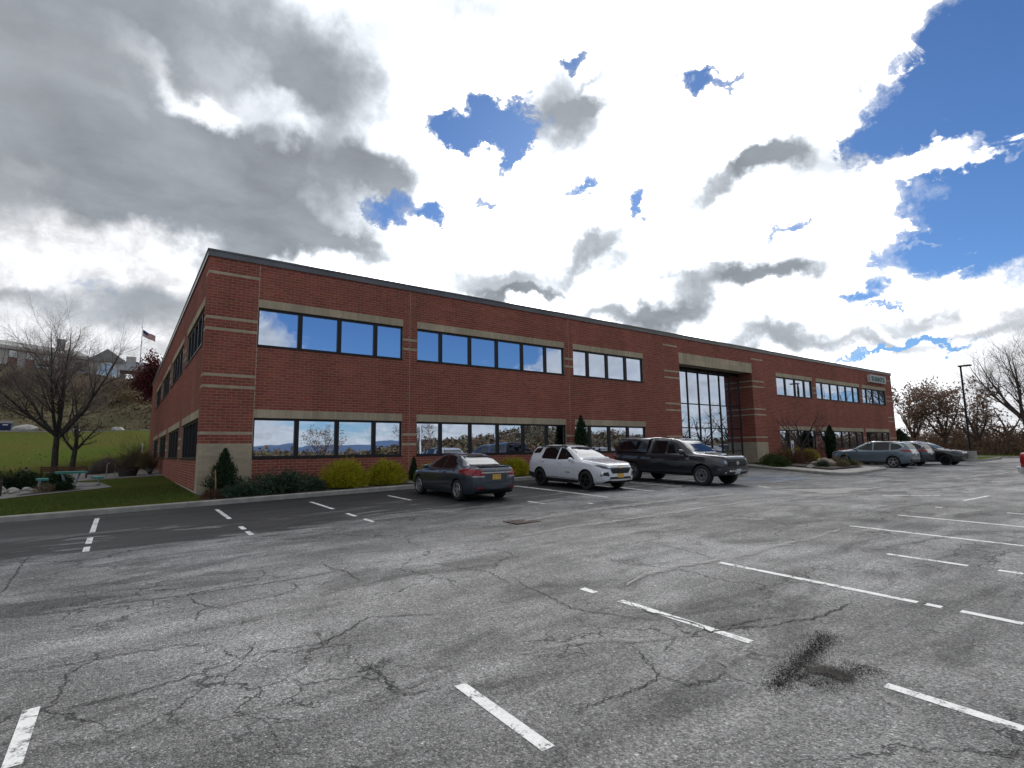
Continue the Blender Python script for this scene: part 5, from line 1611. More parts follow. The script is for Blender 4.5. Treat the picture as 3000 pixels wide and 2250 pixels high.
# --- SUVs at the far end of the building
def far_suv(name, label, loc, heading, paint, H=1.68, L=4.75, W=1.88, alloy=M_ALLOY, tail=True, chrome=True, group=None):
    k = L / 2
    h = H / 1.66
    S = dict(L=L, W=W, r=0.362, ra=0.412, rim=0.262, xf=k - .92, xr=-k + .98, spokes=(5, 0.025, 0.045), alloy=alloy,
     zt=[(k,.80*h),(k-.06,.93*h),(k-.28,1.01*h),(k-.95,1.09*h),(k-1.30,1.14*h),(k-1.72,1.36*h),(k-2.2,1.57*h),(k-2.6,1.64*h),(k-3.1,1.66*h),(-k+.95,1.635*h),(-k+.48,1.585*h),(-k+.27,1.38*h),(-k+.12,1.10*h),(-k,.90*h)],
     zs=[(k,.73*h),(k-.3,.88*h),(k-1.2,1.01*h),(0,1.04*h),(-k+1.1,1.09*h),(-k+.4,1.10*h),(-k,.86*h)],
     w=[(k,.60),(k-.08,.75),(k-.28,W/2-.07),(k-.65,W/2-.015),(k-1.1,W/2),(-k+.8,W/2),(-k+.36,W/2-.03),(-k+.12,W/2-.12),(-k,W/2-.25)],
     wr=[(k,.55),(k-.3,.78),(k-1.2,.79),(k-2.0,.64),(k-2.7,.61),(-k+.9,.60),(-k+.45,.60),(-k+.25,.66),(-k,.6)],
     zb=[(k,.36),(k-.3,.26),(k-1.1,.21),(-k+1.0,.21),(-k+.3,.28),(-k,.42)])
    c = Car(S, name, label, 'suv', loc, heading, paint, group)
    a = k - 1.62
    c.both('window', [(a,1.13*h),(a-.62,1.49*h),(a-.95,1.555*h),(a-.97,1.075*h)], M_CGLASS, off=0.006)
    c.both('window', [(a-1.06,1.08*h),(a-1.04,1.565*h),(a-1.72,1.565*h),(a-1.92,1.54*h),(a-1.95,1.10*h)], M_CGLASS, off=0.006)
    c.both('window', [(a-2.04,1.12*h),(a-2.0,1.535*h),(a-2.35,1.50*h),(a-2.58,1.38*h),(a-2.62,1.28*h),(a-2.45,1.16*h)], M_CGLASS, off=0.006)
    if chrome: c.both('window_trim', [(a-2.0,1.565*h),(a-2.0,1.59*h),(a-2.42,1.545*h),(a-2.72,1.37*h),(a-2.74,1.28*h),(a-2.71,1.28*h),(a-2.66,1.37*h),(a-2.4,1.515*h)], M_CHROME, off=0.010, cell=0.06)
    c.panel('windshield', [(-.69,1.18*h),(.69,1.18*h),(.56,1.555*h),(0,1.59*h),(-.56,1.555*h)], 'front', M_CGLASS, off=0.006)
    c.panel('rear_window', [(-.64,1.19*h),(.64,1.19*h),(.56,1.51*h),(-.56,1.51*h)], 'rear', M_CGLASS, off=0.006)
    for sg_ in (1, -1):
        f = lambda pts: [(sg_ * p, q * h) for p, q in pts]
        c.panel('tail_light', f([(.36,.98),(.36,1.06),(.62,1.12),(.86,1.12),(.84,1.02),(.6,.97)]), 'rear', M_RED, off=0.012, cell=0.05)
        c.panel('headlight', f([(.46,.78),(.48,.85),(.80,.935),(.86,.91),(.74,.80)]), 'front', M_LAMPD, off=0.010, cell=0.05)
        c.panel('exhaust_trim', f([(.52,.33),(.52,.39),(.74,.40),(.74,.34)]), 'rear', M_CHROME, off=0.012, cell=0.05)
    c.both('tail_light_side', [(-k+.16,1.0*h),(-k+.60,1.08*h),(-k+.55,1.13*h),(-k+.2,1.13*h)], M_RED, off=0.010, cell=0.05)
    c.panel('grille', [(-.40,.56*h),(.40,.56*h),(.46,.82*h),(-.46,.82*h)], 'front', M_BPLAST, off=0.008, cell=0.06)
    c.panel('license_plate', [(-.155,.78*h),(.155,.78*h),(.155,.93*h),(-.155,.93*h)], 'rear', M_PLATE_W, off=0.012)
    c.both('sill_cladding', [(k-1.32,.22),(k-1.34,.36),(-k+1.38,.37),(-k+1.38,.23)], M_BPLAST, off=0.012)
    c.panel('bumper_cladding', [(-.72,.40),(.72,.40),(.78,.54),(-.78,.54)], 'rear', M_BPLAST, off=0.010)
    c.both('roof_rail', [(a-.55,1.59*h),(a-.6,1.63*h),(a-2.2,1.62*h),(a-2.28,1.59*h)], M_ALLOY, off=0.05, skirt=0.06)
    c.mirror(a - .05, 1.13 * h, W / 2 - .02, paint, 0.19, 0.14)
    common(c, S, [(a-.82,.97*h),(a-1.84,1.0*h)], [[(a+.32,.36),(a+.30,.98*h),(a+.2,1.05*h)],[(a-1.01,.37),(a-1.01,1.05*h)],[(a-1.72,.45),(a-2.0,.82),(a-2.0,1.08*h)]], paint)
    return c
P_SLATE = car_paint('slate_blue_paint', (0.13, 0.18, 0.21), 0.45, 0.3, 0.3)
P_TEAL = car_paint('dark_teal_paint', (0.03, 0.042, 0.05), 0.6, 0.3, 0.3)
P_BLACK = car_paint('black_paint', (0.008, 0.008, 0.010), 0.2, 0.2, 0.15)
far_suv('suv', 'slate blue suv parked nose in just right of the planting island', (40.96, 15.20), PI / 2, P_SLATE)
far_suv('suv', 'dark suv with bright red tail lights mostly hidden behind the slate blue suv', (44.75, 15.42), PI / 2, P_TEAL, H=1.66, L=4.6, W=1.85)
far_suv('suv', 'black suv parked nose out at the far end, its bonnet pointing right', (47.95, 14.45), -PI / 2, P_BLACK, H=1.68, L=4.7, alloy=M_BALLOY, chrome=False)
far_suv('suv', 'black car mostly hidden behind the hood of the dark pickup truck', (24.9, 17.45), -PI / 2, P_BLACK, H=1.50, L=4.3, chrome=False)
# ------------------------------------------------------------------ plants
def bark_mat(name, col, isl=0.0):
    return simple(name, col, 0.95, var=0.35, vscale=6, spec=0.15, bumpk=0.7, bscale=25, isl=isl)
def leaf_mat(name, cols, rough=0.8, spec=0.2, trans=0.0):
    m, t, b, o = new_mat(name)
    r = t.node('ShaderNodeNewGeometry').outputs['Random Per Island']
    co = pos_co(t)
    n = t.noise(co, 1.6, 3)
    f = t.math('ADD', t.math('MULTIPLY', r, 0.75), t.math('MULTIPLY', n, 0.3))
    cr = t.node('ShaderNodeValToRGB')
    els = cr.color_ramp.elements
    for i, c in enumerate(cols):
        p = 0.15 + 0.75 * i / max(1, len(cols) - 1)
        if i < 2: els[i].position = p; els[i].color = c4(c)
        else:
            e = els.new(p); e.color = c4(c)
    t.put(cr.inputs[0], f)
    t.put(b.inputs['Base Color'], cr.outputs[0])
    b.inputs['Roughness'].default_value = rough
    b.inputs['Specular IOR Level'].default_value = spec
    if trans:
        tl = t.node('ShaderNodeBsdfTranslucent'); t.put(tl.inputs[0], cr.outputs[0])
        mx = t.node('ShaderNodeMixShader'); mx.inputs[0].default_value = trans
        t.l.new(b.outputs[0], mx.inputs[1]); t.l.new(tl.outputs[0], mx.inputs[2]); t.l.new(mx.outputs[0], o.inputs[0])
    return m
M_BARKD = bark_mat('dark_bark', (0.055, 0.047, 0.043))
M_BARK = bark_mat('grey_bark', (0.095, 0.082, 0.072))
M_TWIG = bark_mat('brown_twig', (0.13, 0.095, 0.085), 0.3)
M_TWIGG = bark_mat('grey_twig', (0.21, 0.165, 0.145), 0.3)
M_DEADLEAF = leaf_mat('dead_oak_leaf', [(0.14, 0.09, 0.065), (0.21, 0.14, 0.10), (0.26, 0.185, 0.14)], trans=0.3)
M_REDLEAF = leaf_mat('dark_red_leaf', [(0.050, 0.010, 0.014), (0.095, 0.016, 0.022), (0.13, 0.03, 0.03)], trans=0.2)
M_GOLD = leaf_mat('golden_needles', [(0.16, 0.16, 0.012), (0.42, 0.39, 0.022), (0.62, 0.56, 0.05)], trans=0.25)
M_EVER = leaf_mat('evergreen_needles', [(0.010, 0.022, 0.010), (0.022, 0.045, 0.018), (0.045, 0.075, 0.03)])
M_JUNI = leaf_mat('juniper_needles', [(0.022, 0.050, 0.030), (0.045, 0.085, 0.048), (0.075, 0.115, 0.070), (0.10, 0.09, 0.05)])
M_RUST = leaf_mat('rusty_twigs', [(0.06, 0.028, 0.018), (0.13, 0.06, 0.035), (0.17, 0.09, 0.05)])
M_HEDGE = leaf_mat('hedge_leaf', [(0.022, 0.045, 0.012), (0.055, 0.085, 0.022), (0.09, 0.12, 0.035)])
M_STRAW = leaf_mat('straw_grass', [(0.14, 0.10, 0.055), (0.22, 0.17, 0.09), (0.27, 0.21, 0.12)])
M_SCRUB = leaf_mat('scrub', [(0.060, 0.038, 0.026), (0.11, 0.068, 0.045), (0.13, 0.095, 0.055), (0.085, 0.090, 0.04)])
M_BRUSH = leaf_mat('woodland_undergrowth', [(0.085, 0.060, 0.045), (0.14, 0.095, 0.068), (0.20, 0.12, 0.07)], trans=0.3)

def unit(v): return v / (np.linalg.norm(v) + 1e-12)
class Tree:
    """Branch segments grown by rule, kept by level."""
    def __init__(s, seed):
        s.r = np.random.default_rng(seed); s.seg = []; s.tips = []
    def grow(s, p, d, L, r, lv, P):
        rg = s.r
        n = P['n'][lv]; step = L / n
        ang = P['ang'][lv] if lv < len(P['ang']) else 0
        up = np.array([0, 0, 1.0])
        r0 = r
        for i in range(n):
            d = unit(d + rg.normal(0, P['wig'][lv], 3) + up * P['trop'][lv])
            q = p + d * step
            r1 = r * (1 - (1 - P['tap'][lv]) * (i + 1) / n)
            s.seg.append((p, q, r0, r1, lv))
            p = q; r0 = r1
            f = (i + 1) / n
            if lv < P['max'] and f >= P['start'][lv] - 1e-6:
                k = P['kids'][lv]; k = int(k) + (rg.random() < k - int(k))
                for _ in range(k):
                    a = R_(ang * rg.uniform(0.7, 1.3))
                    ax = unit(np.cross(d, rg.normal(0, 1, 3)))
                    c = unit(d * math.cos(a) + np.cross(ax, d) * math.sin(a))
                    s.grow(p, c, L * P['len'][lv] * rg.uniform(0.65, 1.15) * (1 - 0.25 * f), r1 * P['rad'][lv], lv + 1, P)
        s.tips.append((p, d, lv))
    def mesh(s, lo, hi, sides):
        L = [g for g in s.seg if lo <= g[4] <= hi]
        A = np.array([g[0] for g in L]); B = np.array([g[1] for g in L]); ra = np.array([g[2] for g in L]); rb = np.array([g[3] for g in L])
        D = B - A; D /= np.linalg.norm(D, axis=1)[:, None] + 1e-9
        ref = np.where(np.abs(D[:, 2:3]) < 0.9, np.array([[0, 0, 1.0]]), np.array([[1.0, 0, 0]]))
        U = np.cross(D, ref); U /= np.linalg.norm(U, axis=1)[:, None]; W = np.cross(D, U)
        th = 2 * PI * np.arange(sides) / sides
        off = U[:, None, :] * np.cos(th)[None, :, None] + W[:, None, :] * np.sin(th)[None, :, None]
        V = np.concatenate([A[:, None, :] + off * ra[:, None, None], (B + D * (rb * 0.4)[:, None])[:, None, :] + off * rb[:, None, None]], 1)
        k = np.arange(sides); k2 = (k + 1) % sides
        f = np.stack([k, k2, k2 + sides, k + sides], 1)
        F = (np.arange(len(L)) * 2 * sides)[:, None, None] + f[None]
        return V.reshape(-1, 3), F.reshape(-1, 4)
    def leaves(s, n, size, lo, spread=0.25):
        T = np.array([t[0] for t in s.tips if t[2] >= lo])
        i = s.r.integers(0, len(T), n)
        C = T[i] + s.r.normal(0, spread, (n, 3))
        return quads(C, size, s.r)

def quads(C, size, rg, aspect=1.0, tri=False, up=None):
    n = len(C)
    a = rg.normal(0, 1, (n, 3)); a /= np.linalg.norm(a, axis=1)[:, None]
    if up is not None: a = a * (1 - up) + np.array([0, 0, 1.0]) * up; a /= np.linalg.norm(a, axis=1)[:, None]
    b = np.cross(a, rg.normal(0, 1, (n, 3))); b /= np.linalg.norm(b, axis=1)[:, None]
    sz = (np.asarray(size) * rg.uniform(0.6, 1.35, n))[:, None]
    a = a * sz; b = b * sz * aspect
    if tri:
        V = np.stack([C - b * 0.5, C + b * 0.5, C + a], 1); F = np.arange(3 * n).reshape(n, 3)
    else:
        V = np.stack([C - b * 0.5, C + a * 0.5 - b * 0.15, C + a, C + a * 0.5 + b * 0.5], 1); F = np.arange(4 * n).reshape(n, 4)
    return V.reshape(-1, 3), F

def bare_tree(name, label, cat, base, H, seed, P, r0, bark=M_BARK, twig=M_TWIG, limbs=4, fork=0.28, lean=0, spread=32, group=None, leaf=None, nleaf=0, lsize=0.1, leafpart='leaves', sides=5, lspread=0.3):
    base = np.array(base, float)
    t = Tree(seed); rg = t.r
    th = thing(name, label, cat, tuple(base), 0, group)
    # trunk up to the fork
    p = base - np.array([0, 0, 0.15]); d = unit(np.array([lean * 0.4, 0, 1.0])); n = 5
    fh = H * fork
    for i in range(n):
        d = unit(d + rg.normal(0, 0.03, 3) * np.array([1, 1, 0]))
        q = p + d * fh / n
        t.seg.append((p, q, r0 * (1.25 if i == 0 else 1 - 0.05 * i), r0 * (1 - 0.05 * (i + 1)), 0)); p = q
    a0 = rg.uniform(0, 2 * PI)
    for k in range(limbs):
        az = a0 + 2 * PI * k / limbs + rg.normal(0, 0.25); tilt = R_(spread * rg.uniform(0.55, 1.2)) if k else R_(spread * 0.3)
        c = unit(np.array([math.cos(az) * math.sin(tilt), math.sin(az) * math.sin(tilt), math.cos(tilt)]))
        t.grow(p - np.array([0, 0, rg.uniform(0, 0.12) * fh]), c, (H - fh) * rg.uniform(0.62, 0.8), r0 * (0.62 if k else 0.75), 1, P)
    V, F = t.mesh(0, 1, 8); V1, F1 = t.mesh(2, 2, sides); mk('trunk', np.vstack([V, V1]), np.vstack([F, F1 + len(V)]), bark, th, smooth=True)
    V2, F2 = t.mesh(3, 9, 3); mk('crown', V2, F2, twig, th)
    if leaf is not None:
        V, F = t.leaves(nleaf, lsize, 3, lspread); mk(leafpart, V, F, leaf, th)
    return th
PT = dict(max=4, n=[0, 7, 6, 5, 3], wig=[0, .09, .13, .16, .2], trop=[0, .05, .05, .03, .02], tap=[0, .12, .2, .3, .4], start=[0, .3, .2, .2], kids=[0, 1.3, 1.5, 1.4], ang=[0, 42, 42, 40], len=[0, .52, .50, .50], rad=[0, .55, .55, .6])
P_UP = dict(PT, trop=[0, .10, .09, .06, .04], ang=[0, 36, 36, 36])

def shrub(name, label, cat, c, rad, h, n, size, mat, seed, shape='dome', group=None, aspect=0.25, tri=True, up=0.35, core=None, shell=0.55, lump=0.16):
    """A leafy mound: sprigs through its outer volume round a dark twiggy core."""
    rg = np.random.default_rng(seed)
    th = thing(name, label, cat, c, 0, group)
    u = rg.normal(0, 1, (n, 3)); u /= np.linalg.norm(u, axis=1)[:, None]
    if shape in ('dome', 'spread'): u[:, 2] = np.abs(u[:, 2])
    q = rg.uniform(shell, 1.0, n) ** 0.6
    ph = rg.uniform(0, 6.28, 6)
    az = np.arctan2(u[:, 1], u[:, 0])
    lum = 1 + lump * (np.sin(3 * az + ph[0]) * 0.5 + np.sin(5 * az + 4 * u[:, 2] + ph[1]) * 0.6 + np.sin(9 * az - 6 * u[:, 2] + ph[2]) * 0.4)
    rx = rad if np.isscalar(rad) else rad[0]; ry = rad if np.isscalar(rad) else rad[1]
    if shape == 'cone':
        z = rg.random(n) ** 1.25
        prof = np.minimum(1.0, (1 - z) * 1.25 + 0.05) * np.minimum(1, 0.65 + z * 2.2)
        prof = prof * (1 + lump * np.sin(z * 22 + ph[3]) * 0.35)
        rr = np.sqrt(rg.uniform(0.25, 1, n)) * prof * lum
        C = np.stack([np.cos(az) * rx * rr, np.sin(az) * ry * rr, z * h], 1)
    elif shape == 'column':
        z = rg.random(n)
        prof = np.minimum(1, np.minimum(0.55 + z * 2, (1 - z) * 3.2 + 0.06)) * (1 + lump * np.sin(z * 17 + ph[3]) * 0.5)
        rr = np.sqrt(rg.uniform(0.25, 1, n)) * prof * lum
        C = np.stack([np.cos(az) * rx * rr, np.sin(az) * ry * rr, z * h], 1)
    else:
        C = np.stack([u[:, 0] * rx * q * lum, u[:, 1] * ry * q * lum, u[:, 2] * h * q * lum], 1)
    out = C * np.array([1, 1, 0.6]); out = out / (np.linalg.norm(out, axis=1)[:, None] + 1e-9)
    V, F = quads(C, size, rg, aspect, tri)
    # point the sprigs outward
    k = 3 if tri else 4
    Vr = V.reshape(n, k, 3)
    tip = 2 if tri else 2
    d = out * 0.75 + rg.normal(0, 0.35, (n, 3)) + np.array([0, 0, up])
    d /= np.linalg.norm(d, axis=1)[:, None]
    s_ = np.linalg.norm(Vr[:, tip] - C, axis=1)[:, None]
    Vr[:, tip] = C + d * s_
    mk('foliage', Vr.reshape(-1, 3) + np.array(c), F, mat, th)
    # woody core
    bt = Tree(seed + 1); k_ = 9
    for i in range(k_):
        a = 2 * PI * i / k_
        e = np.array([math.cos(a) * rx * 0.5, math.sin(a) * ry * 0.5, h * 0.75])
        bt.seg.append((np.zeros(3) + np.array([0, 0, -0.05]), e, 0.02, 0.008, 0))
    V, F = bt.mesh(0, 0, 4); mk('stem', V + np.array(c), F, M_BARKD, th)
    if core:
        # dense inner foliage that lets no light through
        nn = n // 3
        u = rg.normal(0, 1, (nn, 3)); u /= np.linalg.norm(u, axis=1)[:, None]; u[:, 2] = np.abs(u[:, 2])
        if shape in ('cone', 'column'):
            z = rg.random(nn); pr = np.minimum(1, (1 - z) * (1.2 if shape == 'cone' else 3)) * 0.6
            C = np.stack([u[:, 0] * rx * pr, u[:, 1] * ry * pr, z * h * 0.93], 1)
        else: C = u * np.array([rx, ry, h]) * rg.uniform(0.2, 0.62, nn)[:, None]
        V, F = quads(C, size * 1.4, rg, 0.7); mk('inner_foliage', V + np.array(c), F, mat, th)
    return th

def bz(x, y): return float(bed(x, y))
# --- bed at the left corner
shrub('conical_evergreen', 'small dark conical evergreen against the pale brick corner of the building', 'evergreen shrub', (2.86, 20.75, bz(2.86, 20.75)), 0.52, 1.52, 6200, 0.085, M_EVER, 11, 'cone', aspect=0.4, core=True, lump=0.38)
shrub('spreading_juniper', 'low grey green juniper spreading along the kerb below the first ground floor window', 'juniper', (4.75, 20.55, bz(4.75, 20.55)), (1.15, 0.62), 0.58, 5200, 0.13, M_JUNI, 12, 'spread', aspect=0.3, core=True, lump=0.4)
shrub('spreading_juniper', 'lower juniper mat at the foot of the conical evergreen, reaching the kerb', 'juniper', (3.45, 20.25, bz(3.45, 20.25)), (0.85, 0.42), 0.34, 3200, 0.12, M_JUNI, 13, 'spread', aspect=0.3, core=True, lump=0.4)
shrub('spreading_juniper', 'small juniper tuft right beside the first golden shrub', 'juniper', (5.75, 20.3, bz(5.75, 20.3)), (0.42, 0.4), 0.36, 1600, 0.11, M_JUNI, 14, 'spread', aspect=0.3, core=True, lump=0.3)
shrub('dry_plant', 'rusty brown withered plant at the corner of the lawn and the kerb', 'plant', (2.45, 20.05, bz(2.45, 20.05)), (0.32, 0.26), 0.26, 700, 0.12, M_RUST, 15, 'spread', aspect=0.14, up=0.6)
shrub('golden_shrub', 'larger round golden yellow shrub under the first ground floor window', 'shrub', (6.98, 20.62, bz(6.98, 20.62)), (0.90, 0.75), 0.98, 13000, 0.105, M_GOLD, 16, 'dome', 'golden shrubs in the front bed', aspect=0.16, core=True, up=0.15)
shrub('golden_shrub', 'rounded golden yellow shrub between the larger golden shrub and the grey sedan', 'shrub', (8.62, 20.65, bz(8.62, 20.65)), (0.80, 0.7), 0.88, 11000, 0.105, M_GOLD, 17, 'dome', 'golden shrubs in the front bed', aspect=0.16, core=True, up=0.15)
shrub('golden_shrub', 'golden shrub partly hidden behind the nose of the grey sedan', 'shrub', (10.55, 20.65, bz(10.5, 20.65)), (0.55, 0.55), 0.62, 4500, 0.13, M_GOLD, 18, 'dome', 'golden shrubs in the front bed', aspect=0.16, core=True, up=0.15)
shrub('golden_shrub', 'golden shrub seen in the gap between the grey sedan and the white suv', 'shrub', (15.0, 20.65, bz(15.0, 20.65)), (0.85, 0.7), 0.72, 6000, 0.14, M_GOLD, 19, 'dome', 'golden shrubs in the front bed', aspect=0.16, core=True, up=0.15)
shrub('conical_evergreen', 'tiny conical evergreen beside the nose of the grey sedan', 'evergreen shrub', (10.0, 20.95, bz(10, 20.95)), 0.24, 0.95, 2200, 0.07, M_EVER, 20, 'cone', aspect=0.4, core=True)
shrub('columnar_evergreen', 'tall narrow evergreen behind the white suv in front of the brick pier', 'evergreen shrub', (19.62, 20.9, bz(19.62, 20.9)), 0.36, 2.85, 5200, 0.10, M_EVER, 21, 'column', aspect=0.4, core=True)
st = MB().tube([(2.50, 20.02, bz(2.5, 20.02) - 0.1), (2.53, 20.05, 0.3), (2.50, 20.08, 0.85)], 0.022, 6).build('stake', simple('weathered_wood', (0.30, 0.17, 0.09), 0.9, var=0.3))
tag(st, 'thin wooden stake standing in the bed beside the conical evergreen', 'stake')

# --- island and bed at the entrance
def iz(x, y): return float(isl_z(x, y)) + 0.06
for i, (x, y, rx, ry, h, m, nm, lab, sh, a) in enumerate([
    (34.3, 18.6, 1.0, 0.8, 0.72, M_HEDGE, 'low_shrub', 'low green shrub at the foot of the pale brick entrance pier', 'dome', 0.5),
    (33.1, 17.5, 0.7, 0.6, 0.55, M_HEDGE, 'low_shrub', 'small green shrub at the tip of the green hedge nearest the pickup', 'dome', 0.5),
    (35.6, 18.2, 1.25, 1.0, 1.15, M_RUST, 'rusty_shrub', 'larger rust brown leafless shrub left of the accessible parking sign', 'dome', 0.12),
    (37.2, 18.0, 0.95, 0.9, 0.98, M_RUST, 'rusty_shrub', 'rust brown leafless shrub right below the accessible parking sign', 'dome', 0.12),
    (40.6, 20.3, 1.05, 0.8, 1.05, M_GOLD, 'golden_shrub', 'golden shrub beside the rust brown shrubs right of the entrance', 'dome', 0.16),
    (42.9, 20.4, 1.0, 0.8, 0.95, M_GOLD, 'golden_shrub', 'golden shrub half hidden behind the nose of the slate blue suv', 'dome', 0.16)]):
    z = iz(x, y) if x < 38.3 else bz(x, y)
    shrub(nm, lab, 'shrub', (x, y, z - 0.03), (rx, ry), h, 3600, 0.16 if m is not M_HEDGE else 0.09, m, 30 + i, sh, None, aspect=a, core=(m is not M_RUST), up=0.25 if m is not M_RUST else 0.5, shell=0.3)
for i, (x, y, r, h, m, lab) in enumerate([(33.4, 15.1, 0.34, 0.34, M_JUNI, 'small blue green tuft left of the boulders on the island'), (35.6, 14.6, 0.42, 0.36, M_HEDGE, 'green tuft right of the boulders on the island'),
    (34.6, 14.5, 0.36, 0.32, M_STRAW, 'straw coloured tuft in front of the boulders on the island'), (36.7, 14.9, 0.55, 0.30, M_STRAW, 'dry straw clump at the right tip of the island'), (35.9, 15.4, 0.40, 0.55, M_STRAW, 'upright straw coloured grass tuft behind the boulders')]):
    shrub('tuft', lab, 'plant', (x, y, iz(x, y) - 0.02), r, h, 1100, 0.16, m, 50 + i, 'dome', None, aspect=0.12, up=0.6, shell=0.2)
shrub('columnar_evergreen', 'dark narrow evergreen against the ground floor windows right of the bare ornamental tree', 'evergreen shrub', (47.6, 20.75, bz(47.6, 20.75)), 0.42, 2.75, 3400, 0.15, M_EVER, 60, 'column', aspect=0.4, core=True)
shrub('columnar_evergreen', 'dark narrow evergreen standing just past the far corner of the building', 'evergreen shrub', (65.4, 21.7, 0.05), 0.85, 2.9, 4200, 0.18, M_EVER, 61, 'column', aspect=0.4, core=True)
bare_tree('ornamental_tree', 'small bare ornamental tree with spreading dark limbs right of the entrance', 'tree', (41.3, 20.0, bz(41.3, 20.0)), 4.9, 77, dict(PT, trop=[0, .03, .04, .03, .02], wig=[0, .11, .14, .17, .2], kids=[0, 1.1, 1.2, 1.3]), 0.12, M_BARKD, M_TWIG, 5, 0.25, spread=48)

def boulder(name, label, c, r, seed, mat, cat='boulder', group=None):
    bm = bmesh.new(); bmesh.ops.create_icosphere(bm, subdivisions=3, radius=1.0)
    rg = np.random.default_rng(seed)
    K = rg.normal(0, 1, (9, 3)); K /= np.linalg.norm(K, axis=1)[:, None]; dd = rg.uniform(0.62, 0.92, 9)
    for v in bm.verts:
        p = np.array(v.co)
        for k, d in zip(K, dd):
            e = p @ k - d
            if e > 0: p = p - k * e * 0.85
        p = p * (1 + 0.03 * math.sin(7 * p[0] + seed) + 0.03 * math.sin(11 * p[1] - seed))
        v.co = (p[0] * r[0], p[1] * r[1], p[2] * r[2])
    me = bpy.data.meshes.new(name); bm.to_mesh(me); bm.free(); me.materials.append(mat)
    o = link(name, me, loc=c); o.rotation_euler = (0, 0, rg.uniform(0, 6))
    autosmooth(o, 28)
    return tag(o, label, cat, group)
M_ROCK = simple('pale_rock', (0.36, 0.345, 0.31), 0.9, var=0.35, vscale=3, bumpk=0.8, bscale=9)
M_ROCKT = simple('tan_rock', (0.26, 0.215, 0.16), 0.9, var=0.35, vscale=3, bumpk=0.8, bscale=9)
M_ROCKD = simple('dark_rock', (0.06, 0.045, 0.038), 0.95, var=0.4, vscale=3, bumpk=0.8, bscale=9)
for i, (x, y, r, lab) in enumerate([(35.0, 15.6, (0.95, 0.6, 0.55), 'largest tan boulder on the mulched island before the golden shrubs'), (33.9, 15.6, (0.7, 0.5, 0.32), 'flat tan boulder left of the largest island boulder'),
    (36.4, 15.9, (0.6, 0.45, 0.38), 'tan boulder right of the largest island boulder'), (32.5, 15.4, (0.30, 0.25, 0.18), 'small grey rock at the edge of the mulch near the entrance walk')]):
    boulder('boulder', lab, (x, y, iz(x, y) + r[2] * 0.2), tuple(q * 0.78 for q in r), 80 + i, M_ROCKT if i < 3 else M_ROCK)
for i, (x, y) in enumerate(((36.3, 15.5), (38.6, 15.9))):
    s_ = MB().tube([(x, y, iz(x, y) - 0.1), (x + 0.02, y, iz(x, y) + 1.15)], 0.016, 5).build('stake', M_ROCKT if i else simple('rusty_stake', (0.30, 0.10, 0.05), 0.9))
    tag(s_, ['thin orange marker stake on the island before the rust brown shrubs', 'thin grey marker stake beside the nose of the slate blue suv'][i], 'stake')
# accessible parking sign
sx, sy = 37.6, 18.9
sgn = thing('parking_sign', 'narrow white accessible parking sign with a blue symbol on a thin post', 'sign', (sx, sy, iz(sx, sy)))
MB().box((sx - 0.02, sy - 0.01, iz(sx, sy)), (sx + 0.02, sy + 0.02, 1.78)).build('post', M_ALLOY, sgn)
MB().box((sx - 0.17, sy - 0.028, 1.12), (sx + 0.17, sy - 0.012, 1.78)).build('panel', M_WHITE, sgn)
MB().box((sx - 0.17, sy - 0.028, 0.80), (sx + 0.17, sy - 0.012, 1.105)).build('lower_panel', M_WHITE, sgn)
M_SBLUE = simple('sign_blue', (0.02, 0.08, 0.30), 0.4)
ws = MB(); n = 20
ws.box((sx - 0.10, sy - 0.034, 1.24), (sx + 0.10, sy - 0.0285, 1.54)); ws.build('symbol_field', M_SBLUE, sgn)
wm = MB()
wm.add([(sx - 0.015 + 0.06 * math.cos(PI * 0.6 + 1.5 * PI * k / n) * q, sy - 0.0375, 1.325 + 0.06 * math.sin(PI * 0.6 + 1.5 * PI * k / n) * q) for q in (1, 0.72) for k in range(n + 1)], [(k, k + 1, n + 2 + k, n + 1 + k) for k in range(n)])
wm.box((sx - 0.03, sy - 0.038, 1.38), (sx - 0.008, sy - 0.035, 1.47)).box((sx - 0.03, sy - 0.0382, 1.36), (sx + 0.04, sy - 0.0352, 1.382)).box((sx + 0.02, sy - 0.038, 1.29), (sx + 0.042, sy - 0.035, 1.36)).box((sx - 0.036, sy - 0.038, 1.482), (sx - 0.004, sy - 0.035, 1.515))
wm.build('symbol', M_WHITE, sgn)

# --- left: lawn trees, patio and seats
def lz(x, y): return float(lawn(x, y)) + 0.03
TP = dict(max=4, n=[0, 9, 7, 5, 4], wig=[0, .06, .10, .13, .16], trop=[0, .085, .06, .035, .02], tap=[0, .10, .15, .25, .4], start=[0, .2, .15, .1], kids=[0, 1.9, 2.7, 2.5], ang=[0, 36, 36, 36], len=[0, .56, .52, .55], rad=[0, .5, .5, .6])
bare_tree('lawn_tree', 'large bare tree with a wide fan of fine twigs behind the picnic table', 'tree', (-3.95, 51.5, lz(-3.95, 51.5)), 13.4, 5, TP, 0.22, M_BARKD, M_TWIGG, 7, 0.22, spread=43)
bare_tree('lawn_tree', 'smaller slender bare tree close to the right of the large bare tree', 'tree', (-2.95, 51.2, lz(-2.95, 51.2)), 4.9, 6, dict(TP, kids=[0, 1.2, 1.4, 1.4]), 0.19, M_BARKD, M_TWIGG, 4, 0.40, spread=50)
bare_tree('lawn_tree', 'bare tree at the left edge, only its right twigs in view', 'tree', (-10.5, 56, lz(-10.5, 56)), 12.0, 8, dict(TP, kids=[0, 1.3, 1.5, 1.5]), 0.26, M_BARKD, M_TWIGG, 5, 0.22, spread=34)
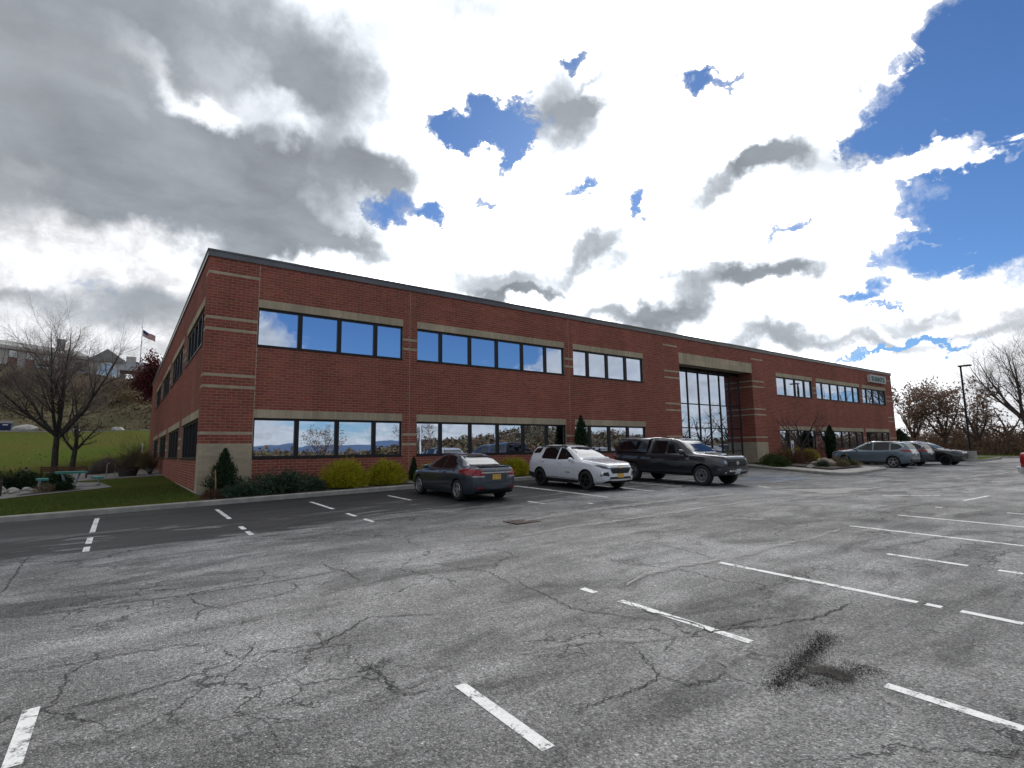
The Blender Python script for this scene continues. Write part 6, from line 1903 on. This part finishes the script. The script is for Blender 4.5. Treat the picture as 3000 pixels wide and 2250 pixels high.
bare_tree('red_leaved_tree', 'dark red leaved tree at the left end of the brick building on the slope', 'tree', (5.6, 124, float(lawn(5.6, 124))), 11.2, 9, P_UP, 0.20, M_BARKD, M_TWIG, 6, 0.10, spread=26, leaf=M_REDLEAF, nleaf=9000, lsize=0.42, lspread=0.5)
bare_tree('twiggy_shrub', 'leafless brown shrub at the back corner bed beside the brick wall', 'shrub', (0.35, 42.6, lz(0.35, 42.6)), 2.9, 21, dict(TP, max=4, trop=[0, .05, .03, .02, .02]), 0.05, M_TWIG, M_SCRUB, 10, 0.05, spread=55)
bare_tree('twiggy_shrub', 'reddish brown leafless shrub close against the brick wall', 'shrub', (1.55, 43.0, lz(1.55, 43.0)), 2.0, 22, dict(TP, trop=[0, .08, .05, .03, .02]), 0.04, M_TWIG, M_RUST, 8, 0.05, spread=36)
# dark planter under the leafless shrub
n = 18
pp = MB()
prof = [(0.42, -0.08), (0.60, 0.5), (0.66, 0.62), (0.56, 0.62), (0.5, 0.5)]
V = [(0.35 + q * math.cos(2 * PI * k / n), 42.5 + q * math.sin(2 * PI * k / n), lz(0.35, 42.5) + h) for q, h in prof for k in range(n)]
F = [(i * n + k, i * n + (k + 1) % n, (i + 1) * n + (k + 1) % n, (i + 1) * n + k) for i in range(len(prof) - 1) for k in range(n)] + [tuple((len(prof) - 1) * n + k for k in range(n))]
pp.add(V, F); pl_ = pp.build('planter', M_ROCKD); tag(pl_, 'dark rounded planter below the leafless brown shrub', 'planter'); autosmooth(pl_, 40)
V, F = poly_sheet([(-2.8, 41.0), (2.1, 40.2), (2.1, 50), (-3.2, 50)], lawn, 0.045, 1.0); mk('stone_bed', V, F, M_GRAVEL, kind='structure')
e_ = MB()
for i in range(8):
    x = -1.6 + i * 0.47; y = 40.75 - i * 0.07
    e_.box((x, y, lz(x, y) - 0.05), (x + 0.45, y + 0.09, lz(x, y) + 0.10))
eo = e_.build('bed_edging', M_CONC); tag(eo, 'grey stone edging along the bed of leafless shrubs', 'edging')
boulder('mound_stone', 'dark brown hump shaped stone behind the leafless shrubs', (-0.9, 48.5, lz(-.9, 48.5) + 0.25), (1.15, 0.8, 0.85), 71, M_ROCKD)
# patio
PAT = [(-9.0, 26.6), (-3.66, 28.16), (-2.94, 29.0), (-1.83, 29.73), (-0.82, 30.17), (-0.29, 30.86), (-0.89, 36.74), (-2.24, 39.4), (-4.0, 42.1), (-9.5, 42.5)]
V, F = poly_sheet(PAT, lawn, 0.055, 0.8); mk('patio', V, F, M_GRAVEL, kind='structure', smooth=True)
V, F = poly_sheet([(-3.4, 29.6), (-2.6, 30.1), (-1.5, 30.4), (-1.3, 31.2), (-2.4, 31.6), (-3.3, 30.8)], lawn, 0.08, 0.4); mk('patio_bed', V, F, M_MULCH, kind='structure', smooth=True)
shrub('patio_shrub', 'low rounded dark green shrub in front of the picnic table', 'shrub', (-2.05, 30.95, lz(-2.05, 30.95)), (0.42, 0.4), 0.40, 1800, 0.08, M_EVER, 91, 'dome', None, aspect=0.4, core=True)
shrub('patio_shrub', 'tuft of pale ornamental grass left of the rounded shrub on the patio', 'grass tuft', (-2.62, 30.75, lz(-2.6, 30.75)), (0.36, 0.32), 0.36, 900, 0.16, M_STRAW, 92, 'dome', None, aspect=0.08, up=0.7, shell=0.2)
shrub('patio_shrub', 'wide dark green mounded shrub at the left side of the patio', 'shrub', (-4.1, 35.4, lz(-4.1, 35.4)), (1.35, 1.0), 0.85, 5000, 0.12, M_EVER, 93, 'dome', None, aspect=0.4, core=True, lump=0.3)
shrub('patio_shrub', 'small dark shrub under the left seat of the picnic table', 'shrub', (-2.75, 38.2, lz(-2.75, 38.2)), (0.7, 0.6), 0.60, 2200, 0.12, M_EVER, 94, 'dome', None, aspect=0.4, core=True)
PSL = ['middle sized pale stone in the centre of the patio stone pile', 'pale stone at the back right of the patio stone pile', 'largest pale stone at the back left of the patio stone pile', 'small pale stone at the right of the patio stone pile',
       'small pale stone at the front of the patio stone pile, nearest the lawn', 'pale stone at the front left of the patio stone pile', 'smallest pale stone, right end of the patio stone pile', 'pale stone at the far left of the patio stone pile beside the bench']
for i, (x, y, r) in enumerate([(-3.9, 33.0, .28), (-3.5, 33.6, .22), (-4.4, 33.6, .35), (-3.2, 32.6, .18), (-3.75, 31.9, .2), (-4.2, 32.3, .24), (-2.95, 33.3, .16), (-4.7, 32.8, .3)]):
    boulder('patio_stone', PSL[i], (x, y, lz(x, y) + r * 0.3), (r, r * 0.8, r * 0.6), 100 + i, M_ROCK, 'stone', 'pale stones piled at the left of the patio')
# picnic table: square teal top, a tube frame and two attached seats
M_TEAL = simple('teal_plastic', (0.055, 0.28, 0.24), 0.45, var=0.15); M_TUBE = simple('grey_tube', (0.36, 0.40, 0.44), 0.4, 0.2)
tx, ty = -1.95, 33.6; tz = lz(tx, ty)
pt = thing('picnic_table', 'teal topped picnic table with two teal seats on a grey tube frame', 'picnic table', (tx, ty, tz))
def slab(cx, cy, w, d, z, rot, name):
    M = Matrix.Translation((cx, cy, z)) @ Matrix.Rotation(rot, 4, 'Z')
    m = MB().box((-w / 2, -d / 2, 0), (w / 2, d / 2, 0.04), M=M).box((-w / 2, -d / 2, -0.05), (w / 2, -d / 2 + 0.03, -0.002), M=M).box((-w / 2, d / 2 - 0.03, -0.05), (w / 2, d / 2, -0.002), M=M)
    return m.build(name, M_TEAL, pt)
slab(tx, ty, 1.15, 1.0, tz + 0.74, R_(8), 'tabletop')
for sx_ in (-1.02, 1.02): slab(tx + sx_, ty + 0.14 * sx_, 0.42, 0.95, tz + 0.45, R_(8), 'seat')
for sy_ in (-0.28, 0.28):
    y = ty + sy_
    MB().tube([(tx - 0.35, y, tz + 0.74), (tx - 0.16, y, tz + 0.14), (tx + 0.16, y, tz + 0.14), (tx + 0.35, y, tz + 0.74)], 0.032, 8).build('leg', M_TUBE, pt)
    for sx_ in (-1, 1):
        MB().tube([(tx + sx_ * 0.16, y, tz + 0.14), (tx + sx_ * 0.2, y, tz + 0.05), (tx + sx_ * 0.92, y + 0.1 * sx_, tz + 0.05), (tx + sx_ * 1.12, y + 0.12 * sx_, tz + 0.14), (tx + sx_ * 1.08, y + 0.14 * sx_, tz + 0.45)], 0.028, 8).build('seat_support', M_TUBE, pt)
# benches
M_WOODD = simple('dark_wood', (0.035, 0.022, 0.02), 0.7, var=0.3); M_WOODR = simple('reddish_wood', (0.10, 0.038, 0.026), 0.8, var=0.3)
def bench(name, label, x, y, w, rot, mat, slatm):
    z = lz(x, y); b = thing(name, label, 'bench', (x, y, z), rot)
    for s_ in (-1, 1):
        MB().box((s_ * w / 2 - 0.04, -0.30, 0), (s_ * w / 2 + 0.04, -0.22, 0.62)).box((s_ * w / 2 - 0.04, 0.20, 0), (s_ * w / 2 + 0.04, 0.28, 0.86)).box((s_ * w / 2 - 0.05, -0.30, 0.62), (s_ * w / 2 + 0.05, 0.25, 0.67)).build('side_frame', mat, b, world=False)
    for k in range(4): MB().box((-w / 2 + 0.05, -0.27 + k * 0.12, 0.42), (w / 2 - 0.05, -0.17 + k * 0.12, 0.455)).build('seat_slat', slatm, b, world=False)
    for k in range(3): MB().box((-w / 2 + 0.05, 0.215, 0.52 + k * 0.11), (w / 2 - 0.05, 0.245, 0.60 + k * 0.11)).build('back_slat', slatm, b, world=False)
    return b
bench('garden_bench', 'dark brown garden bench cut off by the left edge of the view', -4.75, 30.6, 1.5, R_(6), M_WOODD, M_WOODD)
bench('garden_bench', 'reddish brown wooden bench standing behind the picnic table', -2.9, 44.3, 2.2, PI, M_WOODR, M_WOODR)
for i, (x, y) in enumerate(((-0.75, 42.2), (-0.35, 44.2))):
    s_ = MB().tube([(x, y, lz(x, y) - 0.1), (x + 0.03, y, lz(x, y) + 0.85), (x + 0.15, y, lz(x, y) + 0.95)], 0.035, 6).build('path_light', M_ROCK)
    tag(s_, ['short pale garden light post left of the shrub bed, nearer one', 'short pale garden light post left of the shrub bed, farther one'][i], 'garden light')
mx_ = MB().tube([(1.6, 67.0, float(lawn(1.6, 67)) - 0.1), (1.6, 67.0, float(lawn(1.6, 67)) + 0.95)], 0.07, 8).build('marker_post', simple('white_plastic', (0.8, 0.8, 0.8), 0.4)); tag(mx_, 'short white marker post on the green bank near the brick wall', 'post')
# upper road: dumpster and boulders
dz_ = float(lawn(-15.4, 108)) + 0.06
dp = thing('dumpster', 'dark blue dumpster with white labels beside the upper road at the left', 'dumpster', (-15.8, 112, dz_))
M_DUMP = simple('dumpster_blue', (0.014, 0.026, 0.075), 0.6, var=0.2)
MB().add([(-17.4, 111.2, dz_ + .12), (-14.1, 111.2, dz_ + .12), (-14.1, 112.8, dz_ + .12), (-17.4, 112.8, dz_ + .12), (-17.4, 111.0, dz_ + 1.25), (-14.0, 111.0, dz_ + 1.25), (-14.0, 113.0, dz_ + 1.7), (-17.4, 113.0, dz_ + 1.7)], [(0,3,2,1),(4,5,6,7),(0,1,5,4),(1,2,6,5),(2,3,7,6),(3,0,4,7)]).build('bin', M_DUMP, dp)
MB().add([(-17.45, 110.95, dz_ + 1.26), (-13.95, 110.95, dz_ + 1.26), (-13.95, 113.05, dz_ + 1.72), (-17.45, 113.05, dz_ + 1.72), (-17.45, 110.95, dz_ + 1.33), (-13.95, 110.95, dz_ + 1.33), (-13.95, 113.05, dz_ + 1.79), (-17.45, 113.05, dz_ + 1.79)], [(0,3,2,1),(4,5,6,7),(0,1,5,4),(1,2,6,5),(2,3,7,6),(3,0,4,7)]).build('lid', simple('dark_lid', (0.02, 0.025, 0.03), 0.5), dp)
for a, b_, c_, d_ in ((-16.3, -15.5, .72, 1.12), (-15.0, -14.4, 1.02, 1.16)): MB().box((a, 111.00 - 0.02, dz_ + c_), (b_, 111.08, dz_ + d_)).build('label_plate', M_WHITE, dp)
boulder('boulder', 'large pale boulder beside the blue dumpster on the upper road', (-12.5, 111.0, dz_ + 0.45), (1.75, 0.9, 0.78), 61, M_ROCK)
boulder('boulder', 'grey white boulder at the road edge left of the brick building', (-0.8, 110.5, dz_ + 0.3), (1.15, 0.8, 0.75), 63, M_ROCK)
boulder('boulder', 'small pale boulder on the road edge behind the large bare tree', (-6.3, 111.0, dz_ + 0.25), (0.9, 0.6, 0.4), 67, M_ROCK)

# hillside scrub, uncountable: twiggy clumps over the slope
rg = np.random.default_rng(42)
n = 26000
X = rg.uniform(-48, 22, n); Y = 118 + 38 * rg.random(n)
dens = np.sin(X * 0.35 + 1) * np.sin(Y * 0.4) + np.sin(X * 0.13 - Y * 0.21) + rg.normal(0, 0.7, n)
k_ = dens > -0.3; X, Y = X[k_], Y[k_]
C = np.stack([X, Y, lawn(X, Y)], 1)
V, F = quads(C, np.where(rg.random(len(C)) < 0.06, 1.1, 0.5), rg, 0.35, True, up=0.45)
o = mk('hillside_scrub', V, F, M_SCRUB); tag(o, 'brown scrub and dry grass covering the steep hillside', 'scrub', kind='stuff')
# a few larger scrub bushes on the crest
for i, (x, y, h, m, lab) in enumerate([(0.0, 135, 2.2, M_STRAW, 'orange tinted bush on the brown hillside beside the red leaved tree'), (-18, 140, 2.6, M_SCRUB, 'brown bush near the left edge on the hillside')]):
    shrub('hillside_bush', lab, 'bush', (x, y, float(lawn(x, y))), (2.2, 1.6), h, 1500, 0.5, m, 200 + i, 'dome', None, aspect=0.2, up=0.4, shell=0.2)
# lawn: blades near the kerb, leaves scattered on the bank
n = 46000
X = rg.uniform(-9, 2.0, n); Y = 19.9 + 9.0 * rg.random(n) ** 1.3
C = np.stack([X, Y, lawn(X, Y) + 0.03], 1)
V, F = quads(C, 0.055, rg, 0.16, True, up=0.55)
o = mk('lawn_blades', V, F, leaf_mat('grass_blade', [(0.048, 0.085, 0.012), (0.075, 0.115, 0.018), (0.11, 0.13, 0.03)])); tag(o, 'short green grass blades along the kerb', 'grass', kind='stuff')
n = 900
X = rg.uniform(-28, 2.0, n); Y = rg.uniform(52, 105, n); C = np.stack([X, Y, lawn(X, Y) + 0.05], 1)
V, F = quads(C, 0.20, rg, 0.7); V[:, 2] = np.maximum(V[:, 2], lawn(V[:, 0], V[:, 1]) + 0.04)
o = mk('fallen_leaves', V, F, M_STRAW); tag(o, 'pale dead leaves scattered over the green bank', 'leaves', kind='stuff')
# small yellow leaves on the asphalt near us
n = 420
r_ = 1.6 + 9 * rg.random(n) ** 1.7; a_ = rg.uniform(R_(-5), R_(100), n)
X = r_ * np.cos(a_); Y = r_ * np.sin(a_)
C = np.stack([X, Y, lot(X, Y) + 0.012], 1)
V, F = quads(C, 0.020, rg, 0.55); z0 = np.repeat(C[:, 2], 4); V[:, 2] = z0 + np.clip((V[:, 2] - z0), 0, 1) * 0.35
o = mk('fallen_leaves', V, F, leaf_mat('yellow_leaf', [(0.22, 0.17, 0.06), (0.42, 0.34, 0.14), (0.55, 0.48, 0.27)])); tag(o, 'tiny yellow leaves scattered over the asphalt', 'leaves', kind='stuff')
# crumbs of soil on the dirt patch
n = 9000
t0 = np.where(rg.random(n) < 0.7, rg.beta(1.2, 1.2, n), 0.0); X = 4.25 + 1.55 * t0 + rg.normal(0, 0.05, n); Y = 2.44 + 0.26 * t0 + rg.normal(0, 0.065, n)
alt = t0 == 0; X = np.where(alt, 4.55 + rg.random(n) * 0.75, X); Y = np.where(alt, 2.25 - 0.25 * (X - 4.9) + rg.normal(0, 0.10, n), Y)
C = np.stack([X, Y, lot(X, Y) + 0.008], 1)
V, F = quads(C, 0.0100, rg, 0.9); o = mk('soil_crumbs', V, F, simple('soil_crumb', (0.032, 0.027, 0.023), 1.0, isl=0.4)); tag(o, 'dark crumbs of soil on the asphalt', 'soil', kind='stuff')
# drain in the lot
gz_ = float(lot(7.7, 10.3))
dg_ = thing('drain_grate', 'rusty drain grate sunk in the pale stained asphalt', 'drain grate', (7.7, 10.3, gz_))
M_RUSTY = simple('rusty_iron', (0.06, 0.035, 0.025), 0.8, var=0.4)
MB().box((7.35, 10.02, gz_ - 0.01), (8.05, 10.06, gz_ + 0.014)).box((7.35, 10.54, gz_ - 0.01), (8.05, 10.58, gz_ + 0.014)).box((7.35, 10.065, gz_ - 0.01), (7.39, 10.535, gz_ + 0.014)).box((8.01, 10.065, gz_ - 0.01), (8.05, 10.535, gz_ + 0.014)).build('frame', M_RUSTY, dg_)
for k in range(9): MB().box((7.42 + k * 0.066, 10.065, gz_), (7.455 + k * 0.066, 10.535, gz_ + 0.012)).build('bar', M_RUSTY, dg_)
MB().box((7.395, 10.07, gz_ + 0.0045), (8.005, 10.53, gz_ + 0.006)).build('well', M_WELL, dg_)

# ------------------------------------------------------------------ building, flag and cars on the hilltop
P0 = Vector((-31.0, 157.0)); P1 = Vector((-8.6, 172.0))
hz = 20.5
hb = thing('hilltop_office', 'long grey roofed brick and stone office on the hilltop behind the bare tree', 'building', (-20, 164, hz))
ex = (P1 - P0).normalized(); nx_ = Vector((ex.y, -ex.x))
LN = (P1 - P0).length
def hp(u, d, z): 
    q = P0 + ex * u + nx_ * d
    return (q.x, q.y, z)
def hbox2(mb, u0, u1, d0, d1, z0, z1):
    return mb.add([hp(u0, d0, z0), hp(u1, d0, z0), hp(u1, d1, z0), hp(u0, d1, z0), hp(u0, d0, z1), hp(u1, d0, z1), hp(u1, d1, z1), hp(u0, d1, z1)], [(0,3,2,1),(4,5,6,7),(0,1,5,4),(1,2,6,5),(2,3,7,6),(3,0,4,7)])
zE, zR = 26.6, 28.5
M_HB = simple('hill_brick', (0.24, 0.13, 0.11), 0.9, var=0.2); M_HS = simple('hill_stone', (0.45, 0.43, 0.40), 0.9, var=0.12); M_HR = simple('green_grey_roof', (0.27, 0.285, 0.265), 0.8, var=0.2, vscale=0.5)
hbox2(MB(), 0, LN, -9, 0, hz - 3, zE).build('wall', M_HB, hb)
MB().add([hp(-.5, 0.6, zE), hp(LN + .3, 0.6, zE), hp(LN + .3, -4.5, zR), hp(-.5, -4.5, zR), hp(-.5, -9.6, zE), hp(LN + .3, -9.6, zE)], [(0,1,2,3),(3,2,5,4),(0,3,4),(1,5,2),(0,4,5,1)]).build('roof', M_HR, hb)
hbox2(MB(), -.5, LN + .3, 0.0, 0.75, zE - 0.75, zE - 0.02).build('fascia', M_HS, hb)
for k in range(8):
    u = 0.3 + k * 3.35
    hbox2(MB(), u + 1.8, u + 3.3, 0.01, 0.28, hz - 3, zE - 0.76).build('pilaster', M_HS, hb)
    w = hbox2(MB(), u + 0.1, u + 1.75, 0.01, 0.10, zE - 2.55, zE - 0.9).build('window', M_HS, hb)
    hbox2(MB(), u + 0.2, u + 0.90, 0.101, 0.14, zE - 2.45, zE - 1.0).build('pane', glass_mirror('hill_glass', (0.42, 0.45, 0.48)) if k == 0 else MATS['hill_glass'], w)
    hbox2(MB(), u + 0.95, u + 1.65, 0.101, 0.14, zE - 2.45, zE - 1.0).build('pane', MATS['hill_glass'], w)
# gabled entrance block with its arch, chimneys and the vaulted canopy
MB().box((-8.4, 168, hz - 3), (-0.6, 178, 25.3)).build('entrance_wall', M_HS, hb)
MB().add([(-8.9, 167.6, 25.2), (-0.2, 167.6, 25.2), (-4.6, 167.6, 28.5), (-8.9, 178, 25.2), (-0.2, 178, 25.2), (-4.6, 178, 28.5)], [(0,1,2),(3,5,4),(0,2,5,3),(1,4,5,2),(0,3,4,1)]).build('gable_roof', M_HR, hb)
n = 16
ar = MB()
V = [(-4.5 + q * math.cos(PI * k / n), y, 23.0 + q * math.sin(PI * k / n)) for y in (167.45, 167.99) for q in (1.6, 2.0) for k in range(n + 1)]
m_ = n + 1
F = [(k, k + 1, m_ + k + 1, m_ + k) for k in range(n)] + [(2 * m_ + k + 1, 2 * m_ + k, 3 * m_ + k, 3 * m_ + k + 1) for k in range(n)] + [(m_ + k, m_ + k + 1, 3 * m_ + k + 1, 3 * m_ + k) for k in range(n)] + [(k + 1, k, 2 * m_ + k, 2 * m_ + k + 1) for k in range(n)]
ar.add(V, F); ar.build('arch', M_WHITE, hb)
MB().add([(-4.5 + 1.6 * math.cos(PI * k / n), 167.96, 23.0 + 1.6 * math.sin(PI * k / n)) for k in range(n + 1)] + [(-4.5 + 1.6 * math.cos(PI * k / n), 167.9, 23.0 + 1.6 * math.sin(PI * k / n)) for k in range(n + 1)], [tuple(range(n + 1)), tuple(range(2 * n + 1, n, -1))] + [(k, n + 1 + k, n + 2 + k, k + 1) for k in range(n)]).build('arch_window', MATS['hill_glass'], hb)
MB().box((-6.6, 167.9, 20.0), (-2.4, 167.99, 22.95)).build('entrance_glazing', MATS['hill_glass'], hb)
MB().box((-14.2, 163, 26.5), (-12.6, 164.4, 29.2)).build('chimney', M_HS, hb)
MB().box((-0.7, 170, 24.5), (1.4, 171.6, 27.3)).build('chimney', M_HS, hb)
cv = MB()
V = [(2.2 + 4.3 * math.cos(PI * k / n), y, 22.3 + 2.3 * math.sin(PI * k / n)) for y in (160.0, 167.3) for k in range(n + 1)]
F = [(k + 1, k, n + 1 + k, n + 2 + k) for k in range(n)] + [tuple(range(n + 1)), tuple(range(2 * n + 1, n, -1)), (0, n, 2 * n + 1, n + 1)]
cv.add(V, F); autosmooth(cv.build('canopy', simple('pale_canopy', (0.50, 0.52, 0.54), 0.6), hb), 50)
for x in (-1.9, 6.2): MB().tube([(x, 160.4, hz - 2), (x, 160.4, 22.5)], 0.16, 8).build('canopy_post', M_WHITE, hb)
MB().box((6.3, 167, hz - 3), (20, 176, 24.2)).build('annex_wall', M_HB, hb)
MB().box((5.9, 166.6, 24.2), (20.4, 176.4, 24.9)).build('annex_roof', M_HR, hb)
M_CAR = {}
def tiny_car(label, x, y, col, rot=0.0):
    z = float(lawn(x, y)) + 0.1
    m = MB()
    V = [(-2.2, -.85, .3), (2.2, -.85, .3), (2.2, .85, .3), (-2.2, .85, .3), (-2.2, -.85, .85), (2.15, -.85, .75), (2.15, .85, .75), (-2.2, .85, .85), (-1.5, -.7, 1.4), (.5, -.7, 1.42), (.5, .7, 1.42), (-1.5, .7, 1.4), (1.15, -.8, .86), (1.15, .8, .86), (-2.0, -.8, .88), (-2.0, .8, .88)]
    F = [(0,3,2,1), (0,1,5,12,14,4), (2,3,7,15,13,6), (1,2,6,5), (3,0,4,7), (5,6,13,12), (4,14,15,7)]
    G = [(14,12,9,8), (13,15,11,10), (12,13,10,9), (15,14,8,11)]
    m.add(V, F, 0).add(V, G, 1).add(V, [(8,9,10,11)], 0)
    r = thing('parked_car', label, 'car', (x, y, z), rot, 'cars parked on the hilltop')
    m.build('body', [simple('tiny_' + label[:5], col, 0.3), M_CGLASS], r, world=False)
    for a in (-1.35, 1.35):
        for b_ in (-.86, .86):
            w = MB(); w.tube([(a, b_ - .1, .31), (a, b_ + .1, .31)], .31, 12); w.build('wheel', M_TYRE, r, world=False)
tiny_car('white car on the hilltop at the far left below the long office', -24.5, 154.5, (0.7, 0.7, 0.72), 0.5)
tiny_car('silver car on the hilltop behind the large bare tree', -15.0, 156.5, (0.35, 0.36, 0.38), 0.5)
tiny_car('grey car on the hilltop near the arched entrance', -9.5, 158.0, (0.16, 0.17, 0.19), 0.5)
tiny_car('pale car on the hilltop at the foot of the flagpole', 4.5, 157.0, (0.6, 0.6, 0.6), 0.1)
fx, fy = 2.05, 152.5; fz = float(lawn(fx, fy))
fp = thing('flagpole', 'tall white flagpole on the hilltop left of the red leaved tree', 'flagpole', (fx, fy, fz - 0.3))
MB().tube([(fx, fy, fz - 0.3), (fx, fy, fz + 6), (fx, fy, 31.9)], [0.15, 0.12, 0.07], 10).build('pole', M_WHITE, fp)
MB().tube([(fx, fy, 31.9), (fx, fy, 32.1)], 0.13, 8).build('finial', M_ALLOY, fp)
# the flag, streaming to the right and sagging
nu, nv = 24, 13
V = []; mi = []
F = []
for j in range(nv + 1):
    for i in range(nu + 1):
        u = i / nu; v = j / nv
        V.append((fx + 0.12 + 2.55 * u, fy + 0.22 * math.sin(u * 7 + v) * u, 31.2 - 1.55 * v * (1 - 0.12 * u) - 1.25 * u ** 1.15 + 0.10 * math.sin(u * 8 + 1.0)))
for j in range(nv):
    for i in range(nu):
        a = j * (nu + 1) + i
        F.append((a, a + 1, a + nu + 2, a + nu + 1))
        mi.append(2 if (j < 7 and i < nu * 0.4) else (0 if j % 2 == 0 else 1))
fo = mk('flag', np.array(V), np.array(F), [simple('flag_red', (0.40, 0.03, 0.04), 0.8), simple('flag_white', (0.72, 0.70, 0.70), 0.8), simple('flag_blue', (0.02, 0.03, 0.12), 0.8)], midx=mi, smooth=True)
tag(fo, 'red and white striped flag with a blue corner streaming from the hilltop flagpole', 'flag')

# ------------------------------------------------------------------ right: lamp post and the woods
lx, ly = 59.4, 14.6; gz0 = float(lot(lx, ly)) + 0.12
lp = thing('lamp_post', 'tall dark lamp post on a round concrete base at the far end of the lot', 'lamp post', (lx, ly, gz0))
MB().tube([(lx, ly, gz0 - 0.2), (lx, ly, gz0 + 0.72)], 0.40, 20).build('base', M_CONC, lp)
MB().tube([(lx, ly, gz0 + 0.72), (lx, ly, gz0 + 8.1)], [0.095, 0.075], 10).build('pole', M_BRONZE, lp)
MB().box((lx - 0.2, ly - 0.75, gz0 + 8.08), (lx + 0.2, ly + 0.15, gz0 + 8.20)).build('lamp_head', M_BRONZE, lp)
def rz(x): return float(lot(x, 10)) + 0.1 + 0.02 * max(x - 80, 0)
PO = dict(max=4, n=[0, 6, 5, 4, 3], wig=[0, .12, .16, .2, .2], trop=[0, .03, .03, .03, .02], tap=[0, .12, .2, .3, .4], start=[0, .3, .2, .2], kids=[0, 1.1, 1.2, 1.1], ang=[0, 45, 45, 42], len=[0, .52, .52, .52], rad=[0, .55, .55, .6])
oaks = [(84.0, 26.6, 9.6, 'oak with brown leaves right behind the far corner of the building', 3, 2600), (85.0, 23.4, 10.4, 'broad oak with brown leaves between the building and the lamp post, tallest of them', 4, 3000), (87.0, 20.4, 8.8, 'thin oak with few brown leaves just left of the lamp post', 14, 1500)]
for i, (x, y, h, lab, sd, nl) in enumerate(oaks):
    bare_tree('oak_tree', lab, 'tree', (x, y, rz(x)), h, sd, PO, 0.24, M_BARK, M_TWIG, 5, 0.24, spread=44, leaf=M_DEADLEAF, nleaf=nl, lsize=0.30, lspread=0.35, group='oaks at the edge of the woods')
bt = [(84.0, 15.2, 17.0, 'tallest bare tree at the right edge, its crown cut by the frame', 31, 0.27, 7), (88.0, 17.9, 9.0, 'slender bare tree with a forked trunk right of the lamp post', 32, 0.2, 3), (95, 16.2, 10.0, 'bare tree deep in the woods between the forked tree and the tallest tree', 33, 0.2, 4),
      (97, 23.0, 8.5, 'bare tree far behind the brown leaved oaks', 34, 0.2, 4), (99, 30.5, 9.0, 'bare tree far back close to the building corner', 35, 0.2, 4), (92, 12.0, 11.0, 'bare tree outside the right edge of the woods', 36, 0.24, 4)]
for i, (x, y, h, lab, sd, r0, lb) in enumerate(bt):
    bare_tree('bare_tree', lab, 'tree', (x, y, rz(x)), h, sd, dict(TP if i == 0 else PO, kids=[0, 1.5, 2.0, 1.8] if i == 0 else [0, 1.3, 1.5, 1.4]), r0, M_BARK, M_TWIG, lb, 0.26, spread=44 if i == 0 else 34, group='bare trees in the woods')
# undergrowth
n = 30000
X = 80 + 26 * rg.random(n) ** 0.8; Y = rg.uniform(-6, 48, n)
hh = (2.6 + 1.6 * np.sin(Y * 0.5) * np.sin(X * 0.3 + 2) + rg.normal(0, .4, n)) * np.clip((X - 78) / 6, 0.25, 1)
Z = hh * rg.random(n) ** 1.2
base = np.array([rz(x) for x in X])
C = np.stack([X, Y, base + Z], 1)
V, F = quads(C, 0.9, rg, 0.16, True, up=0.35)
V2, F2 = quads(C[: n // 3] + rg.normal(0, .3, (n // 3, 3)), 0.30, rg, 0.8)
o = mk('woodland_undergrowth', np.vstack([V, V2]), [F, F2 + len(V)], M_BRUSH); tag(o, 'tangled brown undergrowth along the edge of the woods', 'undergrowth', kind='stuff')
# ------------------------------------------------------------------ behind the camera, met only in the window reflections
n = 42000
az = rg.normal(0.80, 0.42, n); r = rg.uniform(90, 420, n)
X = r * np.sin(az); Y = -r * np.cos(az); k_ = Y < -64; X, Y = X[k_], Y[k_]
Z = terrain(X, Y)
C = np.stack([X, Y, Z + 1.2 + 3.2 * rg.random(len(X)) ** 1.5 * (0.6 + 0.4 * np.sin(X * 0.21) * np.sin(Y * 0.17))], 1)
V, F = quads(C, rg.uniform(0.7, 1.8, len(C)), rg, 0.9)
o = mk('wooded_ridge', V, F, M_SCRUB); tag(o, 'brown wooded ridge beyond the lot, mirrored in the ground floor windows', 'woods', kind='stuff')
for i, (x, y, h, lf, lab) in enumerate([(14, -61, 9.0, None, 'bare tree beyond the lot mirrored in the second ground floor pane'), (30, -58, 9.0, M_DEADLEAF, 'brown leaved tree beyond the lot mirrored in the fourth pane'), (47, -56, 9.5, M_DEADLEAF, 'brown leaved tree beyond the lot mirrored in the middle windows'),
    (85, 11.0, 15, None, 'bare tree outside the right edge mirrored in the farthest windows'), (84, 6.0, 13, None, 'bare tree outside the right edge mirrored in the far upper windows'), (84, 0.5, 14, None, 'large bare tree outside the right edge mirrored right of the entrance'),
    (83, -6, 13, None, 'bare tree outside the right edge mirrored in the right half of the entrance glazing'), (84, -12.5, 12, None, 'bare tree outside the right edge mirrored in the left half of the entrance glazing'), (85, -20, 12, None, 'bare tree outside the right edge mirrored in the last left windows')]):
    bare_tree('bare_tree' if lf is None else 'oak_tree', lab, 'tree', (x, y, float(lot(x, y)) + 0.05), h, 60 + i, PO, 0.24, M_BARKD, M_TWIGG, 5, 0.2, spread=42, leaf=lf, nleaf=1100, lsize=0.30, group='trees across the lot seen in the windows')
for i, (x, y) in enumerate(((31, -20), (43, -20))):
    z = float(lot(x, y)); l_ = thing('lamp_post', ['pale lamp post across the lot mirrored in the middle windows, left one', 'pale lamp post across the lot mirrored in the middle windows, right one'][i], 'lamp post', (x, y, z))
    MB().tube([(x, y, z - .1), (x, y, z + .7)], .3, 14).build('base', M_CONC, l_); MB().tube([(x, y, z + .7), (x, y, z + 7.6)], [.09, .07], 8).build('pole', M_WHITE, l_); MB().box((x - .2, y - .1, z + 7.6), (x + .2, y + .7, z + 7.72)).build('lamp_head', M_WHITE, l_)
